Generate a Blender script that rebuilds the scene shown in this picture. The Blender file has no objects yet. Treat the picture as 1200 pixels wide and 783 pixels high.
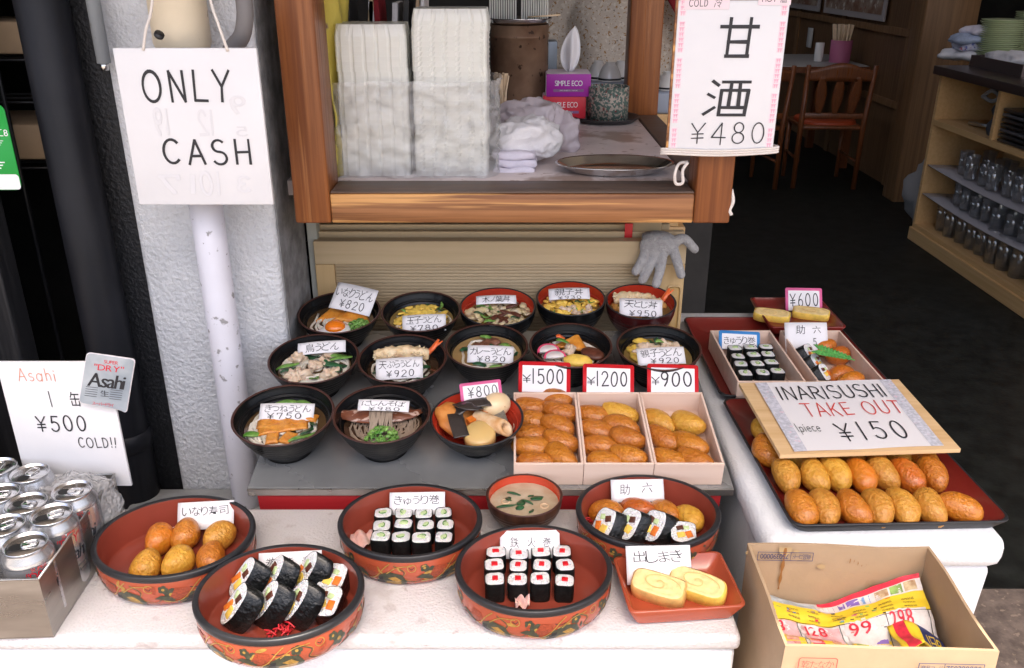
import bpy, bmesh, math, random
from mathutils import Vector, Matrix, noise, Euler
R = math.radians
SC = bpy.context.scene
COL = SC.collection
rng = random.Random(7)

# ------------------------------------------------------------------ camera, sky, sun, exposure
F = 1015.0; PITCH = R(23.1); CAMH = 1.5
cam_d = bpy.data.cameras.new("Camera"); cam = bpy.data.objects.new("Camera", cam_d); COL.objects.link(cam)
cam.location = (0, 0, CAMH); cam.rotation_euler = (R(90) - PITCH, 0, 0)
cam_d.sensor_width = 36.0; cam_d.lens = 36.0 * F / 1200.0
cam_d.clip_start = 0.02; cam_d.clip_end = 400
SC.camera = cam
SUN_EL, SUN_AZ = R(68), R(166)            # azimuth clockwise from +Y
sunv = Vector((math.sin(SUN_AZ) * math.cos(SUN_EL), math.cos(SUN_AZ) * math.cos(SUN_EL), math.sin(SUN_EL)))
w = bpy.data.worlds.new("World"); SC.world = w; w.use_nodes = True
nt = w.node_tree; nt.nodes.clear()
sky = nt.nodes.new("ShaderNodeTexSky"); sky.sky_type = 'NISHITA'; sky.sun_disc = False
sky.sun_elevation = SUN_EL; sky.sun_rotation = SUN_AZ; sky.dust_density = 6.0; sky.air_density = 0.7; sky.ozone_density = 0.3
bg = nt.nodes.new("ShaderNodeBackground"); bg.inputs[1].default_value = 0.15
wo = nt.nodes.new("ShaderNodeOutputWorld")
nt.links.new(sky.outputs[0], bg.inputs[0]); nt.links.new(bg.outputs[0], wo.inputs[0])
sl = bpy.data.lights.new("Sun", 'SUN'); sl.energy = 2.0; sl.angle = R(0.5); sl.color = (1.0, 0.93, 0.82)
sun = bpy.data.objects.new("Sun", sl); COL.objects.link(sun)
sun.rotation_euler = sunv.to_track_quat('Z', 'Y').to_euler(); sun.location = (0, -3, 6)
SC.view_settings.view_transform = 'Standard'; SC.view_settings.look = 'None'
SC.view_settings.exposure = 1.82; SC.view_settings.gamma = 1.0
SC.render.engine = 'CYCLES'
SC.cycles.max_bounces = 10; SC.cycles.transparent_max_bounces = 24; SC.cycles.transmission_bounces = 8
SC.cycles.caustics_reflective = False; SC.cycles.caustics_refractive = False

# ------------------------------------------------------------------ survey helpers: sight lines from the camera station to planes of the place
def ray(px, py):
    dx = (px - 600) / F; dy = (391.5 - py) / F
    return Vector((dx, math.cos(PITCH) + dy * math.sin(PITCH), -math.sin(PITCH) + dy * math.cos(PITCH)))
O0 = Vector((0, 0, CAMH))
def onz(px, py, z):
    d = ray(px, py); return O0 + d * ((z - CAMH) / d.z)
def ony(px, py, y):
    d = ray(px, py); return O0 + d * (y / d.y)
def dep(p):                                   # depth of a point along the optical axis
    return p.y * math.cos(PITCH) + (CAMH - p.z) * math.sin(PITCH)
SLOPE = R(9)
TAB = Matrix.Translation((0, 1.235, CAMH - 0.8077)) @ Matrix.Rotation(SLOPE, 4, 'X')   # the sloped steel display shelf
TABI = TAB.inverted()
def ontab(px, py, h=0.0):                     # point in shelf coordinates (x, along slope, height)
    o = TABI @ O0; d = TABI.to_3x3() @ ray(px, py)
    return o + d * ((h - o.z) / d.z)
ZF = 0.66          # top of the front foam box
ZR = 0.71          # top of the right foam box

# ------------------------------------------------------------------ objects
def tag(o, label=None, cat=None, group=None, kind=None):
    if label: o['label'] = label
    if cat: o['category'] = cat
    if group: o['group'] = group
    if kind: o['kind'] = kind
    return o
def E(name, label, cat, M=None, group=None):
    o = bpy.data.objects.new(name, None); COL.objects.link(o); o.empty_display_size = 0.02
    if M is not None: o.matrix_world = M
    return tag(o, label, cat, group)
def T(x, y=None, z=None):
    return Matrix.Translation(x if y is None else (x, y, z))
def RX(a): return Matrix.Rotation(R(a), 4, 'X')
def RY(a): return Matrix.Rotation(R(a), 4, 'Y')
def RZ(a): return Matrix.Rotation(R(a), 4, 'Z')
def SCL(x, y, z): return Matrix.Diagonal((x, y, z, 1))
KIDS = {}
def dup(root, M, label=None, group=None):
    r = root.copy(); COL.objects.link(r); r.matrix_world = M
    if label: r['label'] = label
    if group: r['group'] = group
    for ch in KIDS.get(root.name, []):
        c = ch.copy(); COL.objects.link(c); c.parent = r; KIDS.setdefault(r.name, []).append(c)
        for g in KIDS.get(ch.name, []):
            d = g.copy(); COL.objects.link(d); d.parent = c; KIDS.setdefault(c.name, []).append(d)
    return r

class MB:
    def __init__(s): s.V = []; s.F = []; s.I = []; s.S = []; s.mats = []
    def mi(s, m):
        if m not in s.mats: s.mats.append(m)
        return s.mats.index(m)
    def add(s, vf, m=None, M=None, smooth=True):
        v, f = vf; o = len(s.V)
        if M is not None: v = [M @ Vector(p) for p in v]
        s.V += [tuple(p) for p in v]; k = s.mi(m) if m else 0
        for q in f:
            s.F.append(tuple(i + o for i in q)); s.I.append(k); s.S.append(smooth)
        return s
    def mesh(s, name):
        me = bpy.data.meshes.new(name); me.from_pydata(s.V, [], s.F)
        for m in s.mats: me.materials.append(m)
        me.polygons.foreach_set('material_index', s.I); me.polygons.foreach_set('use_smooth', s.S)
        me.update(); return me
    def build(s, name, parent=None, M=None, m=None):
        if m: s.mats = [m]; s.I = [0] * len(s.F)
        o = bpy.data.objects.new(name, s.mesh(name)); COL.objects.link(o)
        if parent is not None:
            o.parent = parent; KIDS.setdefault(parent.name, []).append(o)
        if M is not None:
            if parent is None: o.matrix_world = M
            else: o.matrix_local = M
        return o
def one(vf, name, m, parent=None, M=None, smooth=True):
    return MB().add(vf, m, None, smooth).build(name, parent, M)
def from_obj(me, name, m, parent=None, M=None):
    o = bpy.data.objects.new(name, me); COL.objects.link(o)
    if m: me.materials.clear(); me.materials.append(m)
    if parent is not None: o.parent = parent; KIDS.setdefault(parent.name, []).append(o)
    if M is not None:
        if parent is None: o.matrix_world = M
        else: o.matrix_local = M
    return o

# ------------------------------------------------------------------ shapes: each returns (verts, faces)
def box(sx, sy, sz, bev=0.0, c=(0, 0, 0), seg=2):
    bm = bmesh.new(); bmesh.ops.create_cube(bm, size=1)
    bmesh.ops.scale(bm, vec=(sx, sy, sz), verts=bm.verts)
    if bev > 0:
        bmesh.ops.bevel(bm, geom=bm.edges[:], offset=min(bev, .49 * min(sx, sy, sz)), segments=seg, profile=.5, affect='EDGES')
    v = [(p.co.x + c[0], p.co.y + c[1], p.co.z + c[2]) for p in bm.verts]
    bm.verts.index_update(); f = [tuple(q.index for q in x.verts) for x in bm.faces]; bm.free()
    return v, f
def bb(x0, x1, y0, y1, z0, z1, bev=0.0, seg=2):
    return box(x1 - x0, y1 - y0, z1 - z0, bev, ((x0 + x1) / 2, (y0 + y1) / 2, (z0 + z1) / 2), seg)
def lathe(prof, n=40, sx=1, sy=1, wob=0):
    v = []; f = []; m = len(prof)
    for i in range(n):
        a = 2 * math.pi * i / n; c, s = math.cos(a), math.sin(a)
        for r, z in prof:
            k = 1 + (wob * noise.noise((c * 2, s * 2, z * 40)) if wob else 0)
            v.append((r * c * sx * k, r * s * sy * k, z))
    for i in range(n):
        j = (i + 1) % n
        for k in range(m - 1):
            f.append((i * m + k, j * m + k, j * m + k + 1, i * m + k + 1))
    if prof[0][0] < 1e-4: pass
    return v, f
def disc(r, z, n=40, sx=1, sy=1, rings=1, amp=0, fr=30):
    v = [(0, 0, z)]; f = []
    for k in range(1, rings + 1):
        for i in range(n):
            a = 2 * math.pi * i / n; x, y = math.cos(a) * r * k / rings * sx, math.sin(a) * r * k / rings * sy
            v.append((x, y, z + (amp * noise.noise((x * fr, y * fr, z * 9)) if amp else 0)))
    for i in range(n): f.append((0, 1 + i, 1 + (i + 1) % n))
    for k in range(1, rings):
        a, b = 1 + (k - 1) * n, 1 + k * n
        for i in range(n): f.append((a + i, b + i, b + (i + 1) % n, a + (i + 1) % n))
    return v, f
def tube(pts, rad, n=8, caps=True, flat=1.0):
    pts = [Vector(p) for p in pts]; m = len(pts)
    if not hasattr(rad, '__len__'): rad = [rad] * m
    v = []; f = []; up = None
    for i, p in enumerate(pts):
        t = (pts[min(i + 1, m - 1)] - pts[max(i - 1, 0)]).normalized()
        if up is None:
            up = Vector((0, 0, 1)) if abs(t.z) < .9 else Vector((0, 1, 0))
        s = t.cross(up)
        if s.length < 1e-6: s = t.orthogonal()
        s.normalize(); up = s.cross(t).normalized()
        for k in range(n):
            a = 2 * math.pi * k / n
            v.append(tuple(p + (s * math.cos(a) + up * math.sin(a) * flat) * rad[i]))
    for i in range(m - 1):
        for k in range(n):
            f.append((i * n + k, i * n + (k + 1) % n, (i + 1) * n + (k + 1) % n, (i + 1) * n + k))
    if caps:
        f.append(tuple(range(n - 1, -1, -1))); f.append(tuple((m - 1) * n + k for k in range(n)))
    return v, f
def blob(rx, ry, rz, n=20, m=12, amp=0, fr=30, seed=0, e=1.0, floor=None):
    v = []; f = []
    def pw(x): return math.copysign(abs(x) ** e, x)
    for j in range(m + 1):
        b = -math.pi / 2 + math.pi * j / m
        for i in range(n):
            a = 2 * math.pi * i / n
            d = Vector((pw(math.cos(b)) * pw(math.cos(a)), pw(math.cos(b)) * pw(math.sin(a)), pw(math.sin(b))))
            k = 1 + (amp * noise.fractal((d.x * rx * fr + seed * 7.1, d.y * ry * fr, d.z * rz * fr + seed * 3.3), 1.0, 2.0, 3) if amp else 0)
            p = [d.x * rx * k, d.y * ry * k, d.z * rz * k]
            if floor is not None: p[2] = max(p[2], floor)
            v.append(tuple(p))
    for j in range(m):
        for i in range(n):
            f.append((j * n + i, j * n + (i + 1) % n, (j + 1) * n + (i + 1) % n, (j + 1) * n + i))
    return v, f
def grid(nx, ny, fn):
    v = [tuple(fn(i / nx, j / ny)) for j in range(ny + 1) for i in range(nx + 1)]
    f = [(j * (nx + 1) + i, j * (nx + 1) + i + 1, (j + 1) * (nx + 1) + i + 1, (j + 1) * (nx + 1) + i) for j in range(ny) for i in range(nx)]
    return v, f
def sheet(nx, ny, fn, th=0.0006):             # a grid with thickness and closed edges
    v, f = grid(nx, ny, fn); n = len(v)
    P = [Vector(p) for p in v]; N = [Vector((0, 0, 0)) for _ in v]
    for q in f:
        k = (P[q[2]] - P[q[0]]).cross(P[q[3]] - P[q[1]])
        for i in q: N[i] += k
    low = [tuple(P[i] - (N[i].normalized() if N[i].length > 0 else Vector((0, 0, 1))) * th) for i in range(n)]
    F2 = list(f) + [tuple(i + n for i in reversed(q)) for q in f]
    b = [i for i in range(nx + 1)] + [(j + 1) * (nx + 1) + nx for j in range(ny)] + [ny * (nx + 1) + i for i in range(nx - 1, -1, -1)] + [j * (nx + 1) for j in range(ny - 1, 0, -1)]
    for a, c in zip(b, b[1:] + b[:1]): F2.append((a, a + n, c + n, c))
    return v + low, F2
def prism(pts, z0, z1, cap=True):
    n = len(pts); v = [(x, y, z0) for x, y in pts] + [(x, y, z1) for x, y in pts]
    f = [(i, (i + 1) % n, n + (i + 1) % n, n + i) for i in range(n)]
    if cap: f += [tuple(range(n - 1, -1, -1)), tuple(range(n, 2 * n))]
    return v, f
def xf(vf, M): return [tuple(M @ Vector(p)) for p in vf[0]], vf[1]
def join(*a):
    v = []; f = []
    for x in a:
        o = len(v); v += list(x[0]); f += [tuple(i + o for i in q) for q in x[1]]
    return v, f
def squircle(a, b, n=28, e=.55, amp=0, seed=0):
    r = []
    for i in range(n):
        t = 2 * math.pi * i / n; c, s = math.cos(t), math.sin(t)
        k = 1 + amp * noise.noise((c * 1.5 + seed * 5.3, s * 1.5, seed * 2.1))
        r.append((math.copysign(abs(c) ** e, c) * a * k, math.copysign(abs(s) ** e, s) * b * k))
    return r
def spline(pts, n=6):                          # Catmull-Rom through points
    P = [Vector(p) for p in pts]; P = [P[0] * 2 - P[1]] + P + [P[-1] * 2 - P[-2]]; o = []
    for i in range(1, len(P) - 2):
        for k in range(n):
            t = k / n; a, b, c, d = P[i - 1], P[i], P[i + 1], P[i + 2]
            o.append(.5 * (2 * b + (c - a) * t + (2 * a - 5 * b + 4 * c - d) * t * t + (3 * b - a - 3 * c + d) * t ** 3))
    o.append(P[-2]); return o
def remesh(vf, voxel, name, m, parent=None, M=None, it=4, post=None):
    """weld overlapping shapes into one continuous skin"""
    me = bpy.data.meshes.new(name + "_tmp"); me.from_pydata([tuple(p) for p in vf[0]], [], vf[1]); me.update()
    bm = bmesh.new(); bm.from_mesh(me); bmesh.ops.recalc_face_normals(bm, faces=bm.faces); bm.to_mesh(me); bm.free()
    o = bpy.data.objects.new(name + "_tmp", me); COL.objects.link(o)
    r = o.modifiers.new('r', 'REMESH'); r.mode = 'VOXEL'; r.voxel_size = voxel; r.use_smooth_shade = True
    s = o.modifiers.new('s', 'SMOOTH'); s.factor = .5; s.iterations = it
    dg = bpy.context.evaluated_depsgraph_get(); dg.update()
    nm = bpy.data.meshes.new_from_object(o.evaluated_get(dg)); nm.name = name
    bpy.data.objects.remove(o); bpy.data.meshes.remove(me)
    if post:
        for vtx in nm.vertices: vtx.co = post(vtx.co.copy(), vtx.normal.copy())
    nm.polygons.foreach_set('use_smooth', [True] * len(nm.polygons)); nm.update()
    return from_obj(nm, name, m, parent, M)

# ------------------------------------------------------------------ procedural materials
MATS = {}
def mat(name, col, rough=.5, metal=0., var=0., vs=30., col2=None, bump=0., bs=80., bdist=.002, bkind='noise', coat=0., trans=0., ior=1.45,
        sss=0., sssr=(.01, .004, .002), objvar=0., stretch=(1, 1, 1), detail=4., spec=.5, alpha=None, spots=None, tl=0., rvar=0.):
    if name in MATS: return MATS[name]
    m = bpy.data.materials.new(name); m.use_nodes = True; MATS[name] = m
    n = m.node_tree; b = n.nodes['Principled BSDF']; L = n.links.new
    tc = n.nodes.new('ShaderNodeTexCoord'); mp = n.nodes.new('ShaderNodeMapping'); L(tc.outputs['Object'], mp.inputs[0])
    mp.inputs['Scale'].default_value = stretch
    oi = n.nodes.new('ShaderNodeObjectInfo')
    add = n.nodes.new('ShaderNodeVectorMath'); add.operation = 'MULTIPLY_ADD'
    cb = n.nodes.new('ShaderNodeCombineXYZ')
    for i in range(3): L(oi.outputs['Random'], cb.inputs[i])
    L(cb.outputs[0], add.inputs[0]); add.inputs[1].default_value = (17, 29, 41); L(mp.outputs[0], add.inputs[2])
    vec = add.outputs[0]
    c = tuple(col) + (1,)
    out = None
    if var or col2:
        nz = n.nodes.new('ShaderNodeTexNoise'); nz.inputs['Scale'].default_value = vs; nz.inputs['Detail'].default_value = detail
        nz.inputs['Roughness'].default_value = .6; L(vec, nz.inputs['Vector'])
        rp = n.nodes.new('ShaderNodeValToRGB'); L(nz.outputs[0], rp.inputs[0])
        rp.color_ramp.elements[0].position = .35; rp.color_ramp.elements[1].position = .65
        if col2: a, d = c, tuple(col2) + (1,)
        else:
            a = tuple(min(1, x * (1 - var)) for x in col) + (1,); d = tuple(min(1, x * (1 + var)) for x in col) + (1,)
        rp.color_ramp.elements[0].color = a; rp.color_ramp.elements[1].color = d; out = rp.outputs[0]
        if rvar:
            mr = n.nodes.new('ShaderNodeMapRange'); L(nz.outputs[0], mr.inputs[0])
            mr.inputs[1].default_value = .3; mr.inputs[2].default_value = .7
            mr.inputs[3].default_value = max(.02, rough - rvar); mr.inputs[4].default_value = min(1, rough + rvar); L(mr.outputs[0], b.inputs['Roughness'])
    if spots:                                  # (scale, threshold, colour): dirt, chips, sesame ...
        for (s_, th, sc_) in spots:
            nz = n.nodes.new('ShaderNodeTexNoise'); nz.inputs['Scale'].default_value = s_; nz.inputs['Detail'].default_value = 5; L(vec, nz.inputs['Vector'])
            rp = n.nodes.new('ShaderNodeValToRGB'); L(nz.outputs[0], rp.inputs[0])
            rp.color_ramp.elements[0].position = th; rp.color_ramp.elements[1].position = min(1, th + .05)
            rp.color_ramp.elements[0].color = (0, 0, 0, 1)
            mx = n.nodes.new('ShaderNodeMix'); mx.data_type = 'RGBA'; L(rp.outputs[0], mx.inputs[0])
            if out: L(out, mx.inputs[6])
            else: mx.inputs[6].default_value = c
            mx.inputs[7].default_value = tuple(sc_) + (1,); out = mx.outputs[2]
    if objvar:
        hs = n.nodes.new('ShaderNodeHueSaturation')
        mr = n.nodes.new('ShaderNodeMapRange'); L(oi.outputs['Random'], mr.inputs[0]); mr.inputs[3].default_value = 1 - objvar; mr.inputs[4].default_value = 1 + objvar
        L(mr.outputs[0], hs.inputs['Value'])
        mh = n.nodes.new('ShaderNodeMapRange'); L(oi.outputs['Random'], mh.inputs[0]); mh.inputs[3].default_value = .5 - objvar * .06; mh.inputs[4].default_value = .5 + objvar * .06
        L(mh.outputs[0], hs.inputs['Hue'])
        if out: L(out, hs.inputs['Color'])
        else: hs.inputs['Color'].default_value = c
        out = hs.outputs[0]
    if out: L(out, b.inputs['Base Color'])
    else: b.inputs['Base Color'].default_value = c
    if not rvar: b.inputs['Roughness'].default_value = rough
    b.inputs['Metallic'].default_value = metal; b.inputs['Specular IOR Level'].default_value = spec
    b.inputs['IOR'].default_value = ior
    b.inputs['Coat Weight'].default_value = coat; b.inputs['Coat Roughness'].default_value = .08
    b.inputs['Transmission Weight'].default_value = trans
    if sss:
        b.inputs['Subsurface Weight'].default_value = sss; b.inputs['Subsurface Radius'].default_value = sssr; b.inputs['Subsurface Scale'].default_value = 1.0
    if bump:
        if bkind == 'voronoi':
            bz = n.nodes.new('ShaderNodeTexVoronoi'); bz.inputs['Scale'].default_value = bs; bo = bz.outputs['Distance']
        elif bkind == 'wrinkle':
            bz = n.nodes.new('ShaderNodeTexNoise'); bz.noise_type = 'RIDGED_MULTIFRACTAL'; bz.inputs['Scale'].default_value = bs; bz.inputs['Detail'].default_value = 3; bo = bz.outputs[0]
        else:
            bz = n.nodes.new('ShaderNodeTexNoise'); bz.inputs['Scale'].default_value = bs; bz.inputs['Detail'].default_value = 5; bo = bz.outputs[0]
        L(vec, bz.inputs['Vector'])
        bp = n.nodes.new('ShaderNodeBump'); bp.inputs['Strength'].default_value = bump; bp.inputs['Distance'].default_value = bdist
        if bkind == 'voronoi': bp.invert = True
        L(bo, bp.inputs['Height']); L(bp.outputs[0], b.inputs['Normal'])
    surf = b.outputs[0]; mo = n.nodes['Material Output']
    if tl:
        t = n.nodes.new('ShaderNodeBsdfTranslucent'); t.inputs[0].default_value = c
        ms = n.nodes.new('ShaderNodeMixShader'); ms.inputs[0].default_value = tl; L(surf, ms.inputs[1]); L(t.outputs[0], ms.inputs[2]); surf = ms.outputs[0]
    if alpha is not None:
        t = n.nodes.new('ShaderNodeBsdfTransparent')
        ms = n.nodes.new('ShaderNodeMixShader'); ms.inputs[0].default_value = alpha; L(t.outputs[0], ms.inputs[1]); L(surf, ms.inputs[2]); surf = ms.outputs[0]
    L(surf, mo.inputs[0])
    return m
def wood(name, c1, c2, axis='X', rough=.45, scale=14, bump=.15, coat=0., worn=None):
    if name in MATS: return MATS[name]
    st = {'X': (.16, 6, 6), 'Y': (6, .16, 6), 'Z': (6, 6, .16)}[axis]
    return mat(name, c1, rough, col2=c2, vs=scale, stretch=st, bump=bump, bs=scale * 4, bdist=.001, detail=8, coat=coat, spots=worn, rvar=.12)

def film(name, col, base=.05, rough=.10, bump=1., bs=26, bdist=.02, diff=.12):
    """thin clear plastic film: mostly see-through, glossy on its folds"""
    m = bpy.data.materials.new(name); m.use_nodes = True; n = m.node_tree; n.nodes.clear(); L = n.links.new
    tc = n.nodes.new('ShaderNodeTexCoord'); nz = n.nodes.new('ShaderNodeTexNoise'); nz.noise_type = 'RIDGED_MULTIFRACTAL'; nz.inputs['Scale'].default_value = bs; nz.inputs['Detail'].default_value = 3
    L(tc.outputs['Object'], nz.inputs['Vector']); bp = n.nodes.new('ShaderNodeBump'); bp.inputs['Strength'].default_value = bump; bp.inputs['Distance'].default_value = bdist; L(nz.outputs[0], bp.inputs['Height'])
    lw = n.nodes.new('ShaderNodeFresnel'); lw.inputs[0].default_value = 1.6; L(bp.outputs[0], lw.inputs['Normal'])
    ad = n.nodes.new('ShaderNodeMath'); ad.operation = 'MULTIPLY_ADD'; L(lw.outputs[0], ad.inputs[0]); ad.inputs[1].default_value = .45; ad.inputs[2].default_value = base; ad.use_clamp = True
    tr = n.nodes.new('ShaderNodeBsdfTransparent'); tr.inputs[0].default_value = (.97, .97, .97, 1)
    g = n.nodes.new('ShaderNodeBsdfGlossy'); g.inputs['Color'].default_value = tuple(col) + (1,); g.inputs['Roughness'].default_value = rough; L(bp.outputs[0], g.inputs['Normal'])
    d = n.nodes.new('ShaderNodeBsdfDiffuse'); d.inputs[0].default_value = tuple(col) + (1,); L(bp.outputs[0], d.inputs['Normal'])
    m1 = n.nodes.new('ShaderNodeMixShader'); m1.inputs[0].default_value = diff; L(tr.outputs[0], m1.inputs[1]); L(d.outputs[0], m1.inputs[2])
    m2 = n.nodes.new('ShaderNodeMixShader'); L(ad.outputs[0], m2.inputs[0]); L(m1.outputs[0], m2.inputs[1]); L(g.outputs[0], m2.inputs[2])
    o = n.nodes.new('ShaderNodeOutputMaterial'); L(m2.outputs[0], o.inputs[0]); return m
def crumple(rx, ry, rz, n, m, amp, fr, seed, e=.8):
    """a crushed bag or cloth: sharp ridges and flat facets"""
    v, f = blob(rx, ry, rz, n, m, 0, 1, seed, e); o = []
    for p in v:
        q = Vector(p); s = q * fr + Vector((seed * 3.7, seed, seed * 1.3))
        k = (1 - 2 * abs(noise.noise(s))) + .55 * (1 - 2 * abs(noise.noise(s * 2.1))) + .25 * (1 - 2 * abs(noise.noise(s * 4.3)))
        o.append(tuple(q + q.normalized() * amp * (k - .5)))
    return o, f

# ------------------------------------------------------------------ lettering
def arc(cx, cy, rx, ry, a0, a1, n=12):
    return [(cx + rx * math.cos(R(a0 + (a1 - a0) * i / n)), cy + ry * math.sin(R(a0 + (a1 - a0) * i / n))) for i in range(n + 1)]
G = {
 '0': (.56, [arc(.28, .5, .25, .49, 95, 455, 22)]),
 '1': (.22, [[(.1, 1), (.11, 0)]]),
 '2': (.56, [arc(.28, .72, .24, .27, 165, -20, 10) + [(.03, .02), (.56, .02)]]),
 '3': (.52, [arc(.25, .75, .22, .24, 150, -90, 10), arc(.25, .26, .25, .26, 90, -150, 12)]),
 '4': (.6, [[(.42, 1), (.02, .3), (.62, .3)], [(.42, 1), (.43, -.05)]]),
 '5': (.54, [[(.5, .97), (.13, .97), (.1, .58)], arc(.26, .31, .26, .31, 130, -150, 14)]),
 '6': (.54, [[(.42, 1), (.2, .75), (.06, .42)] , arc(.28, .27, .23, .27, 165, -195, 18)]),
 '7': (.52, [[(.04, .78), (.05, .97), (.5, .97), (.22, 0)]]),
 '8': (.54, [arc(.27, .75, .2, .24, 90, 450, 16), arc(.27, .25, .25, .26, 90, 450, 18)]),
 '9': (.54, [arc(.27, .72, .22, .26, 10, 370, 18), [(.5, .76), (.45, .3), (.3, 0)]]),
 '¥': (.6, [[(.02, .95), (.3, .52), (.6, .97)], [(.3, .52), (.3, 0)], [(.06, .44), (.54, .46)], [(.04, .24), (.55, .26)]]),
 '!': (.2, [[(.13, 1), (.09, .3)], [(.06, .08), (.07, .0)]]),
 'A': (.62, [[(0, 0), (.33, 1), (.62, 0)], [(.12, .34), (.53, .34)]]),
 'C': (.62, [arc(.34, .5, .33, .5, 48, 315, 16)]),
 'D': (.6, [[(.05, 1), (.06, 0)], [(.02, .98), (.2, .98)] + arc(.2, .5, .36, .48, 88, -88, 12) + [(.05, .02)]]),
 'E': (.5, [[(.5, .97), (.06, .97), (.06, .02), (.52, .02)], [(.06, .5), (.44, .5)]]),
 'H': (.6, [[(.05, 1), (.05, 0)], [(.57, 1), (.57, 0)], [(.05, .48), (.57, .5)]]),
 'I': (.16, [[(.07, 1), (.07, 0)]]),
 'K': (.58, [[(.06, 1), (.06, 0)], [(.52, .98), (.08, .42)], [(.2, .55), (.58, 0)]]),
 'L': (.54, [[(.07, 1), (.06, .02), (.55, .03)]]),
 'N': (.62, [[(.05, 0), (.05, 1)], [(.05, 1), (.57, 0)], [(.57, 0), (.58, 1)]]),
 'O': (.74, [arc(.36, .5, .34, .5, 100, 460, 24)]),
 'P': (.55, [[(.06, 1), (.06, 0)], [(.06, .97), (.25, .97)] + arc(.27, .72, .24, .24, 85, -85, 10) + [(.06, .46)]]),
 'R': (.58, [[(.06, 1), (.06, 0)], [(.06, .97), (.25, .97)] + arc(.27, .72, .24, .24, 85, -85, 10) + [(.06, .47)], [(.26, .47), (.57, 0)]]),
 'S': (.56, [arc(.28, .75, .23, .24, 40, 250, 10) + arc(.27, .25, .26, .26, 80, -150, 12)]),
 'T': (.58, [[(0, .97), (.6, .97)], [(.3, .97), (.3, 0)]]),
 'U': (.62, [[(.05, 1), (.05, .3)] + arc(.31, .3, .26, .3, 185, 355, 10) + [(.57, 1)]]),
 'Y': (.6, [[(0, 1), (.3, .48)], [(.62, 1), (.3, .48), (.27, 0)]]),
 'a': (.5, [arc(.24, .3, .22, .3, 40, 360, 14), [(.46, .6), (.46, 0)]]),
 'c': (.46, [arc(.26, .3, .23, .3, 50, 310, 12)]),
 'e': (.5, [[(.03, .32), (.47, .34)] + arc(.25, .3, .23, .3, 10, 310, 14)]),
 'h': (.46, [[(.05, 1), (.05, 0)], [(.05, .42)] + arc(.24, .36, .18, .24, 150, 0, 8) + [(.43, 0)]]),
 'i': (.14, [[(.06, .58), (.06, 0)], [(.06, .86), (.07, .78)]]),
 'p': (.5, [[(.05, .6), (.05, -.35)], arc(.26, .3, .22, .3, 160, -160, 14)]),
 's': (.42, [arc(.21, .46, .16, .15, 40, 250, 8) + arc(.2, .16, .18, .16, 80, -150, 10)]),
 ' ': (.35, []),
 '甘': (1, [[(-.02, .79), (1.02, .79)], [(.24, 1), (.2, .02)], [(.8, 1), (.76, .02)], [(.2, .4), (.77, .4)], [(.16, .03), (.8, .03)]]),
 '酒': (1, [[(.17, .98), (.3, .87)], [(.08, .62), (.22, .53)], [(0, .06), (.24, .25)],
            [(.4, .96), (1.02, .96)], [(.38, .73), (.35, .03)], [(.38, .73), (1.0, .73), (.95, .03)], [(.35, .04), (.95, .04)],
            [(.6, .95), (.56, .24)], [(.8, .95), (.79, .24)], [(.36, .25), (.96, .25)]]),
}
def strokes_split(pl):
    o = []; cur = [pl[0]]
    for i in range(1, len(pl)):
        cur.append(pl[i])
        if i < len(pl) - 1:
            a = Vector(pl[i]) - Vector(pl[i - 1]); b = Vector(pl[i + 1]) - Vector(pl[i])
            if a.length > 0 and b.length > 0 and a.angle(b) > R(50): o.append(cur); cur = [pl[i]]
    o.append(cur); return o
def ribbon2(pl, w, z):
    P = [Vector((p[0], p[1])) for p in pl]; v = []; f = []
    if len(P) < 2: return v, f
    n = len(P)
    for i in range(n):
        t = P[min(i + 1, n - 1)] - P[max(i - 1, 0)]
        if t.length == 0: t = Vector((1, 0))
        t.normalize(); s = Vector((-t.y, t.x)) * w * (.5 + .16 * noise.noise((P[i].x / w * .11, P[i].y / w * .11, n)))
        e = t * (w * .35) * (-1 if i == 0 else (1 if i == n - 1 else 0))
        a, b = P[i] + s + e, P[i] - s + e
        zz = z + .00001 * i / n; v += [(a.x, a.y, zz), (b.x, b.y, zz)]
    for i in range(n - 1): f.append((2 * i + 1, 2 * i + 3, 2 * i + 2, 2 * i))
    return v, f
def hand(s, h, w, gap=.22, jit=.03, seed=1, slant=0):
    """handwritten text: height h, pen width w, starts at x=0 on baseline 0; returns (verts, faces), width"""
    r = random.Random(seed); x = 0; V = []; FF = []; z = 0
    for ch in s:
        wd, st = G[ch]; a = R(r.uniform(-4, 4)) * (jit / .03); dy = r.uniform(-jit, jit); k = 1 + r.uniform(-jit, jit)
        for pl in st:
            for seg in strokes_split(pl):
                q = []
                for (px, py) in seg:
                    X = (px - wd / 2) * k; Y = (py - .5) * k
                    q.append(((X * math.cos(a) - Y * math.sin(a) + wd / 2 + x + slant * py) * h, (X * math.sin(a) + Y * math.cos(a) + .5 + dy) * h))
                z += .00003
                v, f = ribbon2(q, w, z); o = len(V); V += v; FF += [tuple(i + o for i in t) for t in f]
        x += wd + gap
    return (V, FF), (x - gap) * h
_GL = {}
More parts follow.
